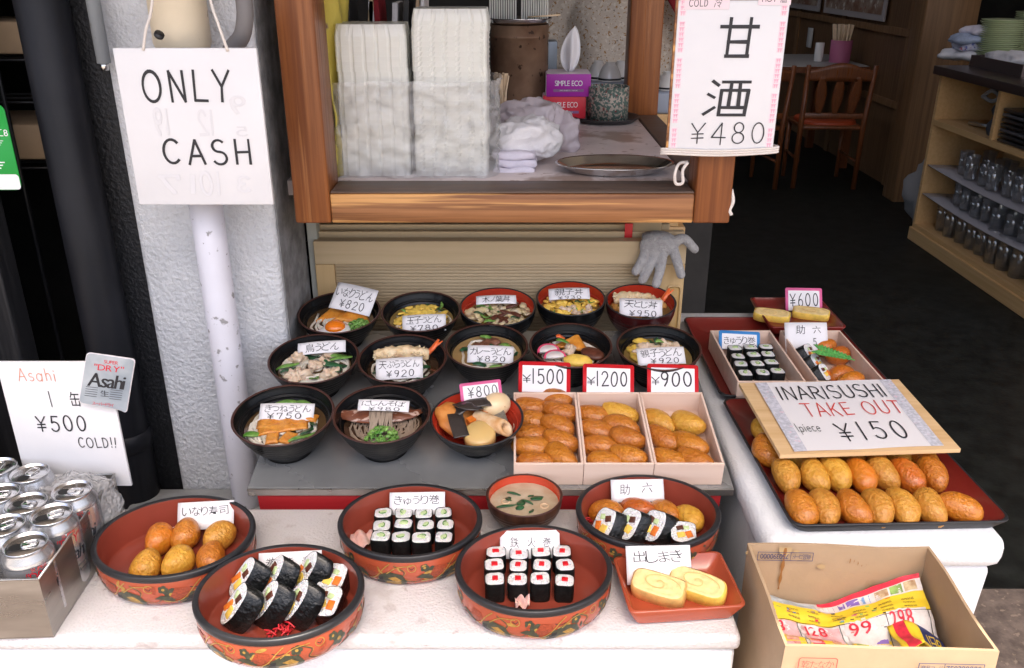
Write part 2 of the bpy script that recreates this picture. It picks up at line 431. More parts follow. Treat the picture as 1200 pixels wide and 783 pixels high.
def glyph(ch, off=0.):
    if (ch, off) in _GL: return _GL[(ch, off)]
    c = bpy.data.curves.new("g", 'FONT'); c.body = ch; c.resolution_u = 3; c.offset = off
    o = bpy.data.objects.new("g", c); COL.objects.link(o); bpy.context.view_layer.update()
    me = o.to_mesh(); v = [(p.co.x, p.co.y, 0) for p in me.vertices]; f = [tuple(p.vertices) for p in me.polygons]
    o.to_mesh_clear(); bpy.data.objects.remove(o); bpy.data.curves.remove(c)
    if v:
        x0 = min(p[0] for p in v); x1 = max(p[0] for p in v)
    else: x0, x1 = 0, .3
    _GL[(ch, off)] = (v, f, x0, x1); return _GL[(ch, off)]
def typed(s, h, gap=.08, jit=0., seed=1, slant=0., sx=1.0):
    """printed (or, with jitter, brush-like) characters of em height h; start x=0"""
    r = random.Random(seed); x = 0; V = []; FF = []
    for ch in s:
        v, f, x0, x1 = glyph(ch, -.009 if jit > .3 else 0.)
        wp = r.uniform(0, 50)
        cjk = ord(ch) > 0x2000; wd = max(x1 - x0, .5 if cjk else .1)
        a = R(r.uniform(-7, 7)) * jit; k = 1 + r.uniform(-.12, .06) * jit; dy = r.uniform(-.05, .05) * jit
        o = len(V); sl = slant + r.uniform(-.1, .1) * jit
        for p in v:
            X = (p[0] - x0 - wd / 2) * k; Y = (p[1] - .36) * k; X += sl * Y
            if jit: X, Y = X + .055 * jit * noise.noise((X * 2.2 + wp, Y * 2.2, 1)), Y + .055 * jit * noise.noise((X * 2.2 + wp, Y * 2.2, 7))
            V.append(((X * math.cos(a) - Y * math.sin(a) + wd / 2 + x) * h * sx, (X * math.sin(a) + Y * math.cos(a) + .36 + dy) * h, 0))
        FF += [tuple(i + o for i in q) for q in f]; x += wd + gap
    return (V, FF), (x - gap) * h * sx
def place(vf_w, cx, y, z=.0006, rot=0):
    """centre a line of text on (cx, y)"""
    (v, f), wd = vf_w
    if not v: return v, f
    ys = [p[1] for p in v]; my = (min(ys) + max(ys)) / 2
    M = T(cx, y, z) @ RZ(rot) @ T(-wd / 2, -my, 0)
    return xf((v, f), M)
def fit(fn, s, width, h, **k):
    """text with given height squeezed to a width"""
    (v, f), wd = fn(s, h, **k)
    q = width / wd
    return ([(p[0] * q, p[1], p[2]) for p in v], f), width
# ------------------------------------------------------------------ materials
foam = mat('foam', (.60, .575, .57), .6, bump=.7, bs=230, bdist=.0014, bkind='voronoi', sss=.05, spots=[(9, .58, (.52, .48, .47)), (26, .64, (.50, .46, .45)), (60, .68, (.42, .38, .37))])
foam2 = mat('foam_side', (.72, .73, .74), .45, bump=.7, bs=200, bdist=.0011, bkind='voronoi', spots=[(14, .68, (.66, .66, .67))])
steel = mat('steel', (.50, .49, .47), .32, 1., var=.18, vs=9, rvar=.1, bump=.03, bs=200)
steel_dark = mat('steel_dark', (.37, .38, .38), .27, .62, var=.14, vs=5, rvar=.03, bump=.02, bs=40)
steel_bright = mat('steel_bright', (.72, .71, .70), .14, 1., bump=.02, bs=60)
alu = mat('aluminium', (.58, .585, .60), .27, .8, bump=.02, bs=300)
stucco = mat('stucco', (.62, .63, .645), .85, var=.1, vs=5, bump=.9, bs=120, bdist=.007, spots=[(6, .68, (.42, .42, .42))])
stucco_shaded = mat('stucco_shaded', (.20, .20, .20), .9, var=.3, vs=25, bump=.8, bs=120, bdist=.003)  # shade of the pillar's side put into a darker stucco colour
blackwall = mat('black_stucco', (.016, .017, .02), .5, bump=.8, bs=130, bdist=.005, spots=[(45, .70, (.06, .062, .07))])
blackpaint = mat('black_paint', (.0085, .009, .012), .5, spec=.3, var=.25, vs=8, bump=.12, bs=60, spots=[(60, .76, (.35, .28, .22))])
blackwood = wood('black_wood', (.012, .012, .014), (.028, .027, .028), 'Z', .5, 30, .4)
greypipe = mat('grey_conduit', (.30, .33, .36), .45, spots=[(25, .60, (.16, .15, .14))])
whitepipe = mat('white_pipe_paint', (.66, .65, .70), .5, var=.05, vs=6, bump=.1, bs=60, spots=[(48, .64, (.28, .27, .27)), (130, .70, (.2, .19, .19))])
cream = mat('cream_pipe', (.66, .57, .42), .45, var=.06, vs=10, spots=[(70, .70, (.25, .2, .15))])
rope_m = mat('rope', (.72, .66, .6), .8, bump=.5, bs=400)
oak = wood('varnished_wood', (.38, .165, .062), (.15, .055, .018), 'X', .38, 12, .2, worn=[(7, .54, (.62, .32, .11))])
oak_v = wood('varnished_wood_upright', (.30, .105, .032), (.16, .048, .014), 'Z', .36, 14, .1, worn=[(5, .66, (.40, .17, .06))])
oak_dark = wood('dark_worn_wood', (.075, .055, .045), (.17, .115, .085), 'X', .5, 20, .2)
pine = wood('pale_pine', (.56, .43, .26), (.50, .38, .22), 'X', .5, 10, .06)
pine_v = wood('pale_pine_upright', (.60, .42, .21), (.52, .35, .16), 'Z', .5, 10, .06)
pine_rib = wood('ribbed_pine', (.49, .38, .235), (.44, .335, .20), 'X', .55, 12, .08)
boxwood = wood('thin_box_wood', (.76, .58, .47), (.70, .51, .40), 'X', .6, 7, .05)
boardwood = wood('sign_board_wood', (.72, .50, .27), (.62, .40, .19), 'X', .55, 9, .06)
laminate = mat('counter_top', (.58, .50, .48), .35, var=.12, vs=8, spots=[(6, .58, (.33, .24, .2)), (50, .62, (.36, .27, .23))])
cabwood = wood('cabinet_wood', (.70, .45, .21), (.62, .38, .16), 'Y', .45, 12, .05)
darkwood = wood('dark_wainscot', (.18, .095, .043), (.12, .063, .028), 'Z', .5, 14, .12)
midwood = wood('brown_post', (.26, .14, .063), (.17, .09, .04), 'Z', .45, 10, .1)
chairwood = wood('chair_wood', (.21, .066, .021), (.13, .04, .013), 'Z', .35, 14, .06)
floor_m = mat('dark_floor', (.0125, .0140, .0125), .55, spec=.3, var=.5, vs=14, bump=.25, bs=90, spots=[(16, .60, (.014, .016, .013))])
street_m = mat('street_stone', (.15, .115, .095), .8, var=.35, vs=26, bump=.6, bs=70, bdist=.004, spots=[(60, .62, (.27, .21, .16))])
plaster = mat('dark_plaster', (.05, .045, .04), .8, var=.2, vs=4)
soffit = mat('soffit', (.45, .43, .4), .8, var=.1, vs=4)
paper = mat('white_paper', (.84, .825, .835), .6, bump=.08, bs=60, tl=.12)
paper_w = mat('white_board_paper', (.72, .715, .725), .5, var=.02, vs=8, bump=.25, bs=22, bdist=.003)
ink = mat('black_ink', (.018, .018, .022), .5)
ink_red = mat('red_ink', (.62, .06, .05), .55)
ink_rust = mat('faded_red_pencil', (.62, .25, .16), .6)
ink_ghost = mat('faint_show_through', (.675, .67, .685), .55)
red_plastic = mat('red_plastic', (.62, .018, .025), .35)
pink_plastic = mat('pink_plastic', (.80, .16, .36), .35)
blue_plastic = mat('blue_trim', (.05, .26, .62), .4)
red_lacq = mat('red_lacquer', (.42, .035, .016), .22, coat=.25, var=.06, vs=30)
red_tray = mat('red_tray_lacquer', (.17, .016, .012), .3, coat=.2, bump=.05, bs=200)
orange_lacq = mat('vermilion_lacquer', (.37, .072, .032), .24, coat=.3, var=.08, vs=12)
black_lacq = mat('black_lacquer', (.006, .006, .0065), .24, spec=.28, coat=.06, var=.2, vs=40)
black_rim = mat('black_rim', (.018, .018, .02), .38, bump=.1, bs=120)
maroon_lacq = mat('maroon_lacquer', (.045, .006, .006), .24, coat=.1)
brown_rim = mat('brown_rim', (.06, .022, .016), .3)
gold = mat('gold_paint', (.38, .22, .05), .4, .15, var=.25, vs=300)
olive = mat('olive_paint', (.045, .05, .03), .4, var=.3, vs=200)
rust = mat('russet_paint', (.28, .05, .02), .4, var=.3, vs=400)
inari_m = mat('fried_tofu_skin', (.43, .128, .009), .32, col2=(.53, .19, .018), vs=80, bump=1., bs=230, bdist=.0034, sss=.05, objvar=.06, coat=.35)
inari_red = mat('dark_fried_tofu_skin', (.45, .135, .011), .32, col2=(.54, .13, .012), vs=60, bump=1., bs=140, bdist=.0036, sss=.05, objvar=.15, coat=.4)
inari_pale = mat('pale_fried_tofu_skin', (.60, .31, .045), .38, col2=(.52, .225, .022), vs=110, bump=1., bs=200, bdist=.0034, sss=.05, objvar=.15, coat=.15)
rice_m = mat('rice', (.74, .73, .72), .42, bump=1., bs=330, bdist=.0022, bkind='voronoi', sss=.15)
nori_m = mat('nori', (.0045, .0055, .0055), .5, bump=.9, bs=200, bdist=.0016, var=.5, vs=140, spec=.32)
nori_shiny = mat('shiny_nori', (.005, .006, .006), .32, bump=1., bs=150, bdist=.003, var=.5, vs=140, spec=.4, coat=.25)
tuna_m = mat('tuna_red', (.62, .008, .018), .3, var=.1, vs=150, coat=.3)
cuc_m = mat('cucumber_flesh', (.48, .60, .30), .35, var=.12, vs=200, coat=.2)
cuc_skin = mat('cucumber_skin', (.12, .28, .06), .35)
egg_m = mat('sweet_omelette', (.80, .60, .27), .45, var=.12, vs=90, bump=.25, bs=160, sss=.15)
egg_y = mat('omelette_yellow', (.82, .55, .10), .42, var=.15, vs=60, bump=.3, bs=90, sss=.12)
egg_brown = mat('browned_omelette', (.66, .40, .13), .5, var=.2, vs=60, bump=.3, bs=120)
carrot = mat('orange_filling', (.66, .17, .02), .4, var=.15, vs=150)
brownf = mat('brown_mushroom', (.10, .03, .016), .4, var=.3, vs=120, bump=.3, bs=140)
green_d = mat('dark_green_leaf', (.018, .085, .03), .35, var=.35, vs=70, coat=.2)
green_l = mat('spring_onion_green', (.06, .20, .02), .35, col2=(.22, .38, .09), vs=60)
green_f = mat('plastic_leaf_green', (.10, .36, .08), .4, var=.2, vs=60)
ginger = mat('pickled_ginger', (.80, .50, .45), .4, sss=.2, var=.1, vs=60)
ginger_red = mat('red_pickled_ginger', (.62, .03, .04), .35)
noodle = mat('white_noodle', (.72, .66, .56), .35, sss=.12, coat=.2)
soba = mat('soba_noodle', (.30, .23, .17), .4, coat=.2)
tofu_p = mat('fried_tofu_sheet', (.56, .19, .02), .34, col2=(.68, .29, .04), vs=70, bump=1., bs=150, bdist=.003, coat=.3, sss=.1)
chicken = mat('boiled_chicken', (.58, .42, .28), .42, col2=(.68, .55, .42), vs=70, bump=.5, bs=110, bdist=.0018, sss=.15)
batter = mat('tempura_batter', (.76, .62, .40), .5, col2=(.66, .46, .24), vs=60, bump=.8, bs=200, bdist=.002, sss=.1)
shrimp_m = mat('shrimp_tail', (.72, .13, .03), .28, coat=.4)
fish_m = mat('simmered_herring', (.20, .065, .03), .25, col2=(.13, .04, .02), vs=60, stretch=(.5, 1.4, 1), bump=.6, bs=150, coat=.5, spots=[(75, .56, (.50, .34, .27))])
fish_d = mat('herring_back', (.03, .025, .025), .3, var=.4, vs=60, coat=.4)
yolk = mat('egg_yolk', (.80, .20, .012), .18, coat=.6, sss=.15)
eggwhite = mat('egg_white', (.76, .74, .71), .25, coat=.3, sss=.2)
boiled = mat('simmered_egg', (.74, .56, .33), .3, sss=.15, coat=.3, spots=[(140, .74, (.35, .15, .06))])
kombu = mat('kelp_knot', (.034, .027, .024), .35, bump=.4, bs=120, coat=.3)
daikon = mat('simmered_radish', (.60, .40, .15), .35, sss=.2, coat=.2)
konnyaku = mat('konjac_wedge', (.17, .155, .13), .35, var=.25, vs=240)
kama_w = mat('fish_cake_white', (.82, .74, .70), .4, sss=.15)
kama_p = mat('fish_cake_pink', (.72, .08, .17), .4)
beef_m = mat('stewed_beef', (.17, .07, .04), .45, var=.35, vs=90, bump=.5, bs=150)
def broth(name, col, rough=.06):
    return mat(name, col, rough, coat=.5, var=.12, vs=22, spec=.6)
br_clear = broth('clear_broth', (.085, .05, .022)); br_dark = broth('dark_broth', (.04, .022, .012)); br_curry = broth('curry_broth', (.34, .22, .09), .16)
br_miso = mat('miso_broth', (.40, .30, .19), .12, col2=(.50, .41, .29), vs=30, coat=.4); br_egg = broth('egg_broth', (.24, .16, .05), .1)
clear_pl = mat('clear_plastic', (.97, .97, .92), .10, tl=.40, alpha=.82, coat=.5, var=.04, vs=18)
bag_pl = film('bag_plastic', (.96, .96, .95), .0, .22, .8, 30, .02, .20)
bubble = mat('bubble_wrap', (.66, .66, .66), .12, alpha=.45, coat=.6, bump=1., bs=150, bdist=.004, bkind='voronoi')
glass_m = film('drinking_glass', (.9, .92, .93), .13, .05, 0., 10, .001, .05)
yellow_bag = mat('yellow_bag', (.62, .50, .10), .35, bump=.5, bs=25, bdist=.006, tl=.2, spots=[(11, .63, (.10, .03, .13))])
rusty = mat('rusty_pail', (.30, .19, .12), .5, .35, col2=(.15, .08, .045), vs=7, bump=.3, bs=90, spots=[(50, .62, (.05, .025, .014))])
stick_m = mat('chopstick_wood', (.72, .55, .36), .6, var=.08, vs=30)
towel_w = mat('white_towel', (.78, .76, .77), .9, bump=.9, bs=500, bdist=.002, var=.04, vs=20)
towel_s = mat('striped_towel', (.70, .66, .74), .9, bump=.9, bs=500, bdist=.002, var=.06, vs=40)
thin_bag = mat('thin_pink_bag', (.78, .70, .73), .25, bump=.5, bs=40, bdist=.006, tl=.35, coat=.3)
purple_c = mat('purple_card', (.36, .02, .34), .4); pink_c = mat('pale_card', (.76, .66, .72), .5); red_c = mat('red_card', (.66, .03, .05), .4)
white_print = mat('white_print', (.82, .82, .82), .5); grey_print = mat('grey_print', (.25, .12, .26), .5)
china = mat('white_china', (.72, .71, .68), .2, coat=.3)
green_china = mat('pale_green_china', (.50, .56, .33), .25, coat=.3, objvar=.06)
carton = mat('corrugated_card', (.42, .295, .18), .7, var=.05, vs=14, bump=.12, bs=160, stretch=(1, 1, 1), spots=[(9, .66, (.31, .205, .11))])
carton_in = mat('corrugated_card_inside', (.40, .285, .17), .75, var=.06, vs=10, bump=.1, bs=140)
carton_edge = mat('card_cut_edge', (.60, .47, .31), .8)
stain = mat('brown_stain', (.30, .13, .035), .5); stain2 = mat('pale_stain', (.46, .32, .16), .7)
navy_print = mat('navy_print', (.05, .06, .14), .6)
glove_m = mat('grey_knit', (.42, .41, .40), .95, col2=(.33, .32, .315), vs=90, bump=1., bs=320, bdist=.004)
skin_m = mat('skin', (.50, .28, .19), .5, sss=.15); hair_m = mat('hair', (.02, .015, .012), .5)
smock = mat('floral_smock', (.50, .44, .37), .9, bump=.3, bs=20, bdist=.01, spots=[(85, .55, (.60, .55, .48)), (120, .60, (.30, .16, .05)), (150, .64, (.10, .08, .08))])
red_cloth = mat('red_cloth', (.22, .008, .014), .8, bump=.3, bs=20, bdist=.01)
dark_cloth = mat('dark_cloth', (.03, .03, .04), .9)
seat_m = mat('orange_vinyl', (.42, .06, .015), .4)
grey_pl = mat('blue_grey_plastic', (.32, .36, .44), .4)
woven = mat('woven_band', (.07, .12, .10), .6, spots=[(150, .5, (.40, .34, .28)), (120, .60, (.16, .03, .03))], bump=.4, bs=220)
tray_dark = mat('dark_tray', (.03, .028, .028), .3)
green_print = mat('green_card', (.012, .36, .05), .4)

# ------------------------------------------------------------------ setting
def S(name, vf, m, label=None, cat=None, smooth=False):
    o = one(vf, name, m, smooth=smooth); tag(o, label, cat, kind='structure'); return o
S('street', bb(-14, 14, -.9, 1.82, -.1, 0), street_m)
S('bounce_paving', bb(-14, 14, -18, -.9001, -.1, -.004), mat('pale_bounce_paving', (.40, .36, .31), .85, var=.12, vs=6, bump=.3, bs=60))  # unseen pale ground, added to bounce warm sunlight onto the fronts
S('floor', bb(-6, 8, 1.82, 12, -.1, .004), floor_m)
S('awning', bb(-9, 1.3, .075, 1.62, 2.76, 2.86), soffit, 'pale awning slab over the stall', 'awning')
S('awning', bb(1.3001, 9, .075, 1.62, 3.60, 3.70), soffit, 'unseen pale awning slab over the restaurant entrance, raised to let in light', 'awning')  # unseen slab, set higher so more sky light reaches the interior
S('wall', bb(1.24, 1.3, .08, 1.62, 2.861, 5.5), soffit, 'short return wall between the two awning slabs', 'wall')
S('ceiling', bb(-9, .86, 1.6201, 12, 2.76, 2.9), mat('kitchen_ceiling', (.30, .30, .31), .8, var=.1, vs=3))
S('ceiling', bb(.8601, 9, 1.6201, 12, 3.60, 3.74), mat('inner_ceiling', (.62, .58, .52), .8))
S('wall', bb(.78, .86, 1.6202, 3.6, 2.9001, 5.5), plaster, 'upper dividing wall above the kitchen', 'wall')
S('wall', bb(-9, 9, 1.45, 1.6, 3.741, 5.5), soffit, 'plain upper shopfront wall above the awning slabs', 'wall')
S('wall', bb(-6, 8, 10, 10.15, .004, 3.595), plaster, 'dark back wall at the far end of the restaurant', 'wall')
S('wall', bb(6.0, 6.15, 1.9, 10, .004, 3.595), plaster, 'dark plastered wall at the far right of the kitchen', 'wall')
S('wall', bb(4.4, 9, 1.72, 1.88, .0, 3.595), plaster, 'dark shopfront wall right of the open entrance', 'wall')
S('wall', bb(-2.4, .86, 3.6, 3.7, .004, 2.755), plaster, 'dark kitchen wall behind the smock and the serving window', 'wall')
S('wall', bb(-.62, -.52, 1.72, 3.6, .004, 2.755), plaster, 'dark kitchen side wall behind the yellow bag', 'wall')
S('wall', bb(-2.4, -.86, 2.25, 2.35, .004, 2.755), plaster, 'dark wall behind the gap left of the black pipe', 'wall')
S('wall', bb(-9, -1.22, 1.6, 1.75, 0, 2.755), blackwood, 'black boarded wall at the far left', 'wall')

def thing(name, label, cat, group=None, M=None): return E(name, label, cat, M, group)
# pillar
t = thing('stucco_pillar', 'pale grey roughcast pillar behind the painted pipe', 'pillar')
one(bb(-.715, -.449, 1.59, 1.80, 0, 2.755, .012), 'pillar_body', stucco, t)
one(bb(-.4485, -.446, 1.60, 1.80, 0, 2.755, .0), 'shaded_side_strip', stucco_shaded, t, smooth=False)  # dark strip that paints the shaded side of the pillar
one(bb(-.4455, -.424, 1.815, 1.85, .1, 1.14, .002), 'door_jamb', mat('jamb_paint', (.46, .47, .42), .6), t, smooth=False)
one(bb(-.50, -.4555, 1.8005, 1.84, 0, 2.755, .003), 'shaded_side_strip', stucco_shaded, t, smooth=False)
# concrete plinth at the foot of the pillar
tag(one(bb(-.80, -.455, 1.37, 1.585, 0, .465, .01), 'concrete_plinth', mat('concrete', (.34, .34, .33), .85, var=.2, vs=12, bump=.5, bs=80), None), 'rough grey concrete plinth at the foot of the pillar', 'plinth')
t = thing('black_pilaster', 'black roughcast pilaster behind the thick black pipe', 'pilaster')
one(bb(-.872, -.704, 1.62, 1.80, 0, 2.755, .01), 'pilaster_body', blackwall, t)
t = thing('drainpipe', 'thick black painted drainpipe left of the pale pillar', 'pipe')
one(tube([(-.795, 1.565, .05), (-.795, 1.565, .70), (-.795, 1.565, 2.755)], .043, 28), 'pipe_body', blackpaint, t)
for z in (.60, 2.2): one(lathe([(.0435, -.02), (.048, -.017), (.048, .017), (.0435, .02)], 28), 'pipe_collar', blackpaint, t, T(-.795, 1.565, z))
t = thing('conduit', 'short grey conduit ending beside the top of the black pipe', 'conduit')
p0 = ony(122, 74, 1.56); p1 = Vector((p0.x, p0.y, 2.755))
one(tube([p1, p0], .0115, 14), 'conduit_tube', greypipe, t); one(tube([p0 + Vector((0, 0, .002)), p0 - Vector((0, 0, .012))], .007, 12), 'conduit_tip', steel_bright, t)
t = thing('painted_pipe', 'chipped white painted pipe running down the pale pillar', 'pipe')
one(tube([(-.553, 1.53, .02), (-.553, 1.53, .6), (-.553, 1.53, 1.37)], .029, 28), 'pipe_body', whitepipe, t)
t = thing('lagged_pipe', 'cream lagged pipe above the ONLY CASH sign', 'pipe')
one(tube([(-.553, 1.53, 1.36), (-.553, 1.53, 1.38), (-.553, 1.53, 2.755)], [.040, .047, .047], 30), 'pipe_body', cream, t)
one(tube([ony(186, 42, 1.452), ony(187, 40, 1.45)], .008, 12), 'black_grommet', black_rim, t)
t = thing('grey_hose', 'looped grey hose beside the cream pipe', 'hose')
one(tube(spline([(-.44, 1.53, 2.0), (-.47, 1.52, 1.62), (-.435, 1.50, 1.47), (-.44, 1.5, 1.40), (-.475, 1.52, 1.36), (-.49, 1.53, 1.30)]), .014, 12), 'hose', mat('hose_rubber', (.17, .16, .16), .55), t)
# black boards, gap and clutter at far left
t = thing('black_board_post', 'broad black wooden board at the left edge', 'board')
one(bb(-1.215, -.948, 1.52, 1.58, 0, 2.755, .004), 'board', blackwood, t, smooth=False)
t = thing('wire_rack', 'black wire rack with cartons in the dark gap', 'rack')
m_ = MB()
for z in (1.12, 1.25, 1.33, 1.46, 1.60, 1.75):
    for dy in (0, .06, .12): m_.add(tube([(-1.25, 1.75 + dy, z), (-.80, 1.75 + dy, z)], .0025, 6), black_rim)
for x in (-1.0, -.93): m_.add(tube([(x, 1.75, .02), (x, 1.75, 2.2)], .005, 6), black_rim)
m_.build('wire_frame', t)
for (z, h, c) in ((1.135, .07, carton), (1.34, .06, carton), (1.62, .10, mat('orange_carton', (.30, .09, .03), .6)), (1.47, .09, mat('grey_carton', (.12, .12, .12), .6))):
    one(bb(-1.22, -.90, 1.76, 1.95, z, z + h, .004), 'stored_carton', c, t)
t = thing('partition_screen', 'mottled grey panel at the lower left edge', 'screen')
one(bb(-1.5, -1.005, 1.40, 1.43, .3, 1.06, .006), 'panel_sheet', mat('mottled_grey', (.10, .10, .105), .6, var=.3, vs=160, bump=.3, bs=200), t)
one(bb(-1.5, -1.012, 1.396, 1.399, .90, 1.0, 0), 'mesh_inset', mat('mesh_inset', (.06, .045, .03), .7, var=.7, vs=160), t)
# green payment card (its code and mascot left out)
A = ony(0, 122, 1.515); B_ = ony(27, 224, 1.515)
t = thing('payment_placard', 'green and white payment placard on the black board', 'placard', M=T(-1.0, 1.512, 0))
lx0, lx1, lz0, lz1 = -.20, B_.x + 1.0 + .002, ony(10, 222, 1.515).z, A.z
def rrect(x0, x1, y0, y1, r, n=5):
    o = []
    for (cx, cy, a0) in ((x1 - r, y1 - r, 0), (x0 + r, y1 - r, 90), (x0 + r, y0 + r, 180), (x1 - r, y0 + r, 270)):
        o += arc(cx, cy, r, r, a0, a0 + 90, n)
    return o
UP = Matrix(((1, 0, 0, 0), (0, 0, -1, 0), (0, 1, 0, 0), (0, 0, 0, 1)))   # XY drawing plane -> upright, facing the street
MB().add(prism(rrect(lx0, lx1, lz0, lz1, .012), 0, .002), green_print).add(xf(prism(rrect(lx0 + .001, lx1 - .001, lz0 + .001, lz0 + .028, .006), .002, .0026), T(0, 0, 0)), white_print, smooth=False).build('card', t, UP)
m_ = MB()
m_.add(place(typed('アプリ工8', .016), lx1 - .034, lz1 - .047, .0024), white_print, smooth=False)
for k in range(4): m_.add(bb(lx1 - .05, lx1 - .014 - .003 * k, lz1 - .062 - .0 - k * .0035, lz1 - .061 - k * .0035, .002, .0024), white_print, smooth=False)
for k in range(3): m_.add(bb(lx1 - .05, lx1 - .02 - .004 * k, lz0 + .048 - k * .005, lz0 + .050 - k * .005, .002, .0024), white_print, smooth=False)
m_.build('lettering', t, UP)

# ------------------------------------------------------------------ serving window
t = thing('serving_window', 'orange varnished wooden serving window frame with a worn counter', 'window frame')
YF = 1.6; zS0 = ony(600, 262, YF).z; zS1 = ony(600, 228, YF).z
one(bb(-.412, -.344, YF, 1.70, zS0, 2.755, .004), 'post', oak_v, t)
one(bb(.345, .414, YF, 1.68, zS0, 2.755, .004), 'post', oak_v, t)
one(bb(.322, .412, 2.50, 2.58, zS0, 2.755, .004), 'post', oak_v, t)
one(bb(-.3435, .3445, YF + .003, 1.698, zS0, zS1, .003), 'sill', oak, t)
one(bb(-.343, .344, YF + .006, 1.697, zS1 + .0004, zS1 + .004, .002), 'sill_top', oak_dark, t)
one(bb(.352, .412, 1.682, 2.498, zS0 + .002, zS1 + .006, .003), 'side_beam', oak_dark, t)
zC = zS1 + .003
one(bb(-.50, .350, 1.70, 2.72, zC - .03, zC, .002), 'counter_top', laminate, t)
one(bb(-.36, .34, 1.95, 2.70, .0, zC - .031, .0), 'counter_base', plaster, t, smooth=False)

# sliding panel below
t = thing('wooden_shutter', 'pale pine panel with ribbed field standing behind the bowls', 'shutter')
YP = 1.80; xl = ony(368, 300, YP).x; xr = ony(804, 300, YP).x; zt = ony(600, 283, YP).z; zr = ony(600, 310, YP).z
x2 = ony(394, 340, YP).x; x3 = ony(768, 340, YP).x
one(bb(xl, xr, YP, YP + .03, zr, zt, .002), 'top_rail', pine, t, smooth=False)
one(bb(xl, x2, YP, YP + .03, .3, zr - .0005, .002), 'stile', pine_v, t, smooth=False)
one(bb(x3, xr, YP, YP + .03, .3, zr - .0005, .002), 'stile', pine_v, t, smooth=False)
m_ = MB()
zz = zr - .001
while zz > .45:
    h = .0075; m_.add(bb(x2 + .0005, x3 - .0005, YP + .006 + .0004 * rng.random(), YP + .024, zz - h, zz - .0004, .0008, 1), pine_rib); zz -= h
m_.build('ribbed_field', t)
one(bb(xl, xr + .0, YP + .034, YP + .05, zt - .03, zt + .012, .001), 'rear_rail', pine, t, smooth=False)
one(bb(xl, xr - .03, YP + .055, YP + .07, zt - .03, zt + .022, .001), 'rear_rail', pine, t, smooth=False)
fx0 = ony(781, 350, YP).x; fx1 = ony(797, 350, YP).x; fz1 = ony(790, 334, YP).z
q = rrect(fx0, fx1, fz1 - .16, fz1, .007)
MB().add(prism(q, 0, .0015), mat('pull_recess', (.42, .26, .09), .45)).build('finger_pull', t, T(0, YP - .0005, 0) @ UP)
m_ = MB(); qi = [(x * .86 + (fx0 + fx1) / 2 * .14, y * .955 + (fz1 - .08) * .045) for x, y in q]
n = len(q); m_.add(([(x, y, 0) for x, y in q] + [(x, y, .003) for x, y in q] + [(x, y, .003) for x, y in qi] + [(x, y, 0) for x, y in qi], [(i + n * k, (i + 1) % n + n * k, (i + 1) % n + n * (k + 1), i + n * (k + 1)) for i in range(n) for k in range(3)]), pine_v)
m_.build('finger_pull_rim', t, T(0, YP - .001, 0) @ UP)
# grille in the shade under the sill
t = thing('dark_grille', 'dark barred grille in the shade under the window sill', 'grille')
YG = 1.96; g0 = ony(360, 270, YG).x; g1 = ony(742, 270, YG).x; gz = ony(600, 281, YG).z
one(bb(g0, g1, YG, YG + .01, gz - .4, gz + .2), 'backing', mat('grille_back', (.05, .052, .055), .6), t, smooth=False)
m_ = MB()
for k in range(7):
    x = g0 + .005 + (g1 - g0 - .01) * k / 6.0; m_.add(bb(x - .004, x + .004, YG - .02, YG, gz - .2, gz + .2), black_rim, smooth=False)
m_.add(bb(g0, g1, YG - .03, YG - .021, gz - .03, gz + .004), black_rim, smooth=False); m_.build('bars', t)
t = thing('card_offcut', 'tan card offcut with a red tag behind the glove', 'carton')
a = ony(737, 279, 1.84); b = ony(776, 262, 1.84)
one(bb(a.x, b.x, 1.84, 1.89, a.z - .3, b.z + .02, .003), 'carton_body', mat('tan_card', (.42, .31, .17), .7), t)
a = ony(734, 280, 1.80); b = ony(744, 267, 1.80); one(bb(a.x, b.x, 1.832, 1.836, a.z - .02, b.z), 'red_tag', red_plastic, t, smooth=False)
# ------------------------------------------------------------------ foam boxes, steel shelf
XL = -1.05
t = thing('foam_box', 'long white foam box at the front carrying the lacquer tubs', 'foam box')
one(bb(XL, .313, .92, 1.226, .634, ZF, .009, 3), 'lid', foam, t)
one(bb(XL + .004, .308, .9245, 1.222, .30, .633, .008, 3), 'box_body', foam2, t)
tag(one(bb(XL, .30, .93, 1.22, 0, .299, .012), 'foam_box', foam2), 'white foam box underneath the long front one', 'foam box')
t = thing('foam_box', 'tall white foam box on the right under the red trays', 'foam box')
one(bb(.38, .745, 1.065, 2.0, ZR - .055, ZR, .02, 3), 'lid', foam2, t)
v, f = bb(.392, .735, 1.075, 1.99, 0.0, ZR - .056, .015, 3)
v = [((x - .56) * (.9 + .1 * z / .65) + .56, (y - 1.5) * (.93 + .07 * z / .65) + 1.5, z) for x, y, z in v]
one((v, f), 'box_body', foam2, t)
t = thing('display_shelf', 'sloping grey steel shelf holding the noodle bowls', 'shelf', M=TAB)
XA, XB = -.444, .372; VL = .50
one(bb(XA, XB, 0, VL, -.0035, 0, .001), 'top_plate', steel_dark, t, smooth=False)
one(bb(XA, XB, -.004, -.0005, -.014, 0, .001), 'front_lip', steel, t, smooth=False)
one(bb(XA + .015, XB - .02, -.002, .004, -.060, -.0145, .0), 'red_strip', mat('red_strip_plastic', (.36, .018, .022), .45), t, smooth=False)
L0 = TAB
for x in (XA + .03, XB - .03):
    one(xf(bb(x - .012, x + .012, 1.64, 1.665, .001, (TAB @ Vector((0, .42, -.004))).z - .008), TABI), 'leg', steel, t, smooth=False)
    one(xf(bb(x - .012, x + .012, 1.262, 1.287, .001, (TAB @ Vector((0, .03, -.004))).z - .002), TABI), 'leg', steel, t, smooth=False)

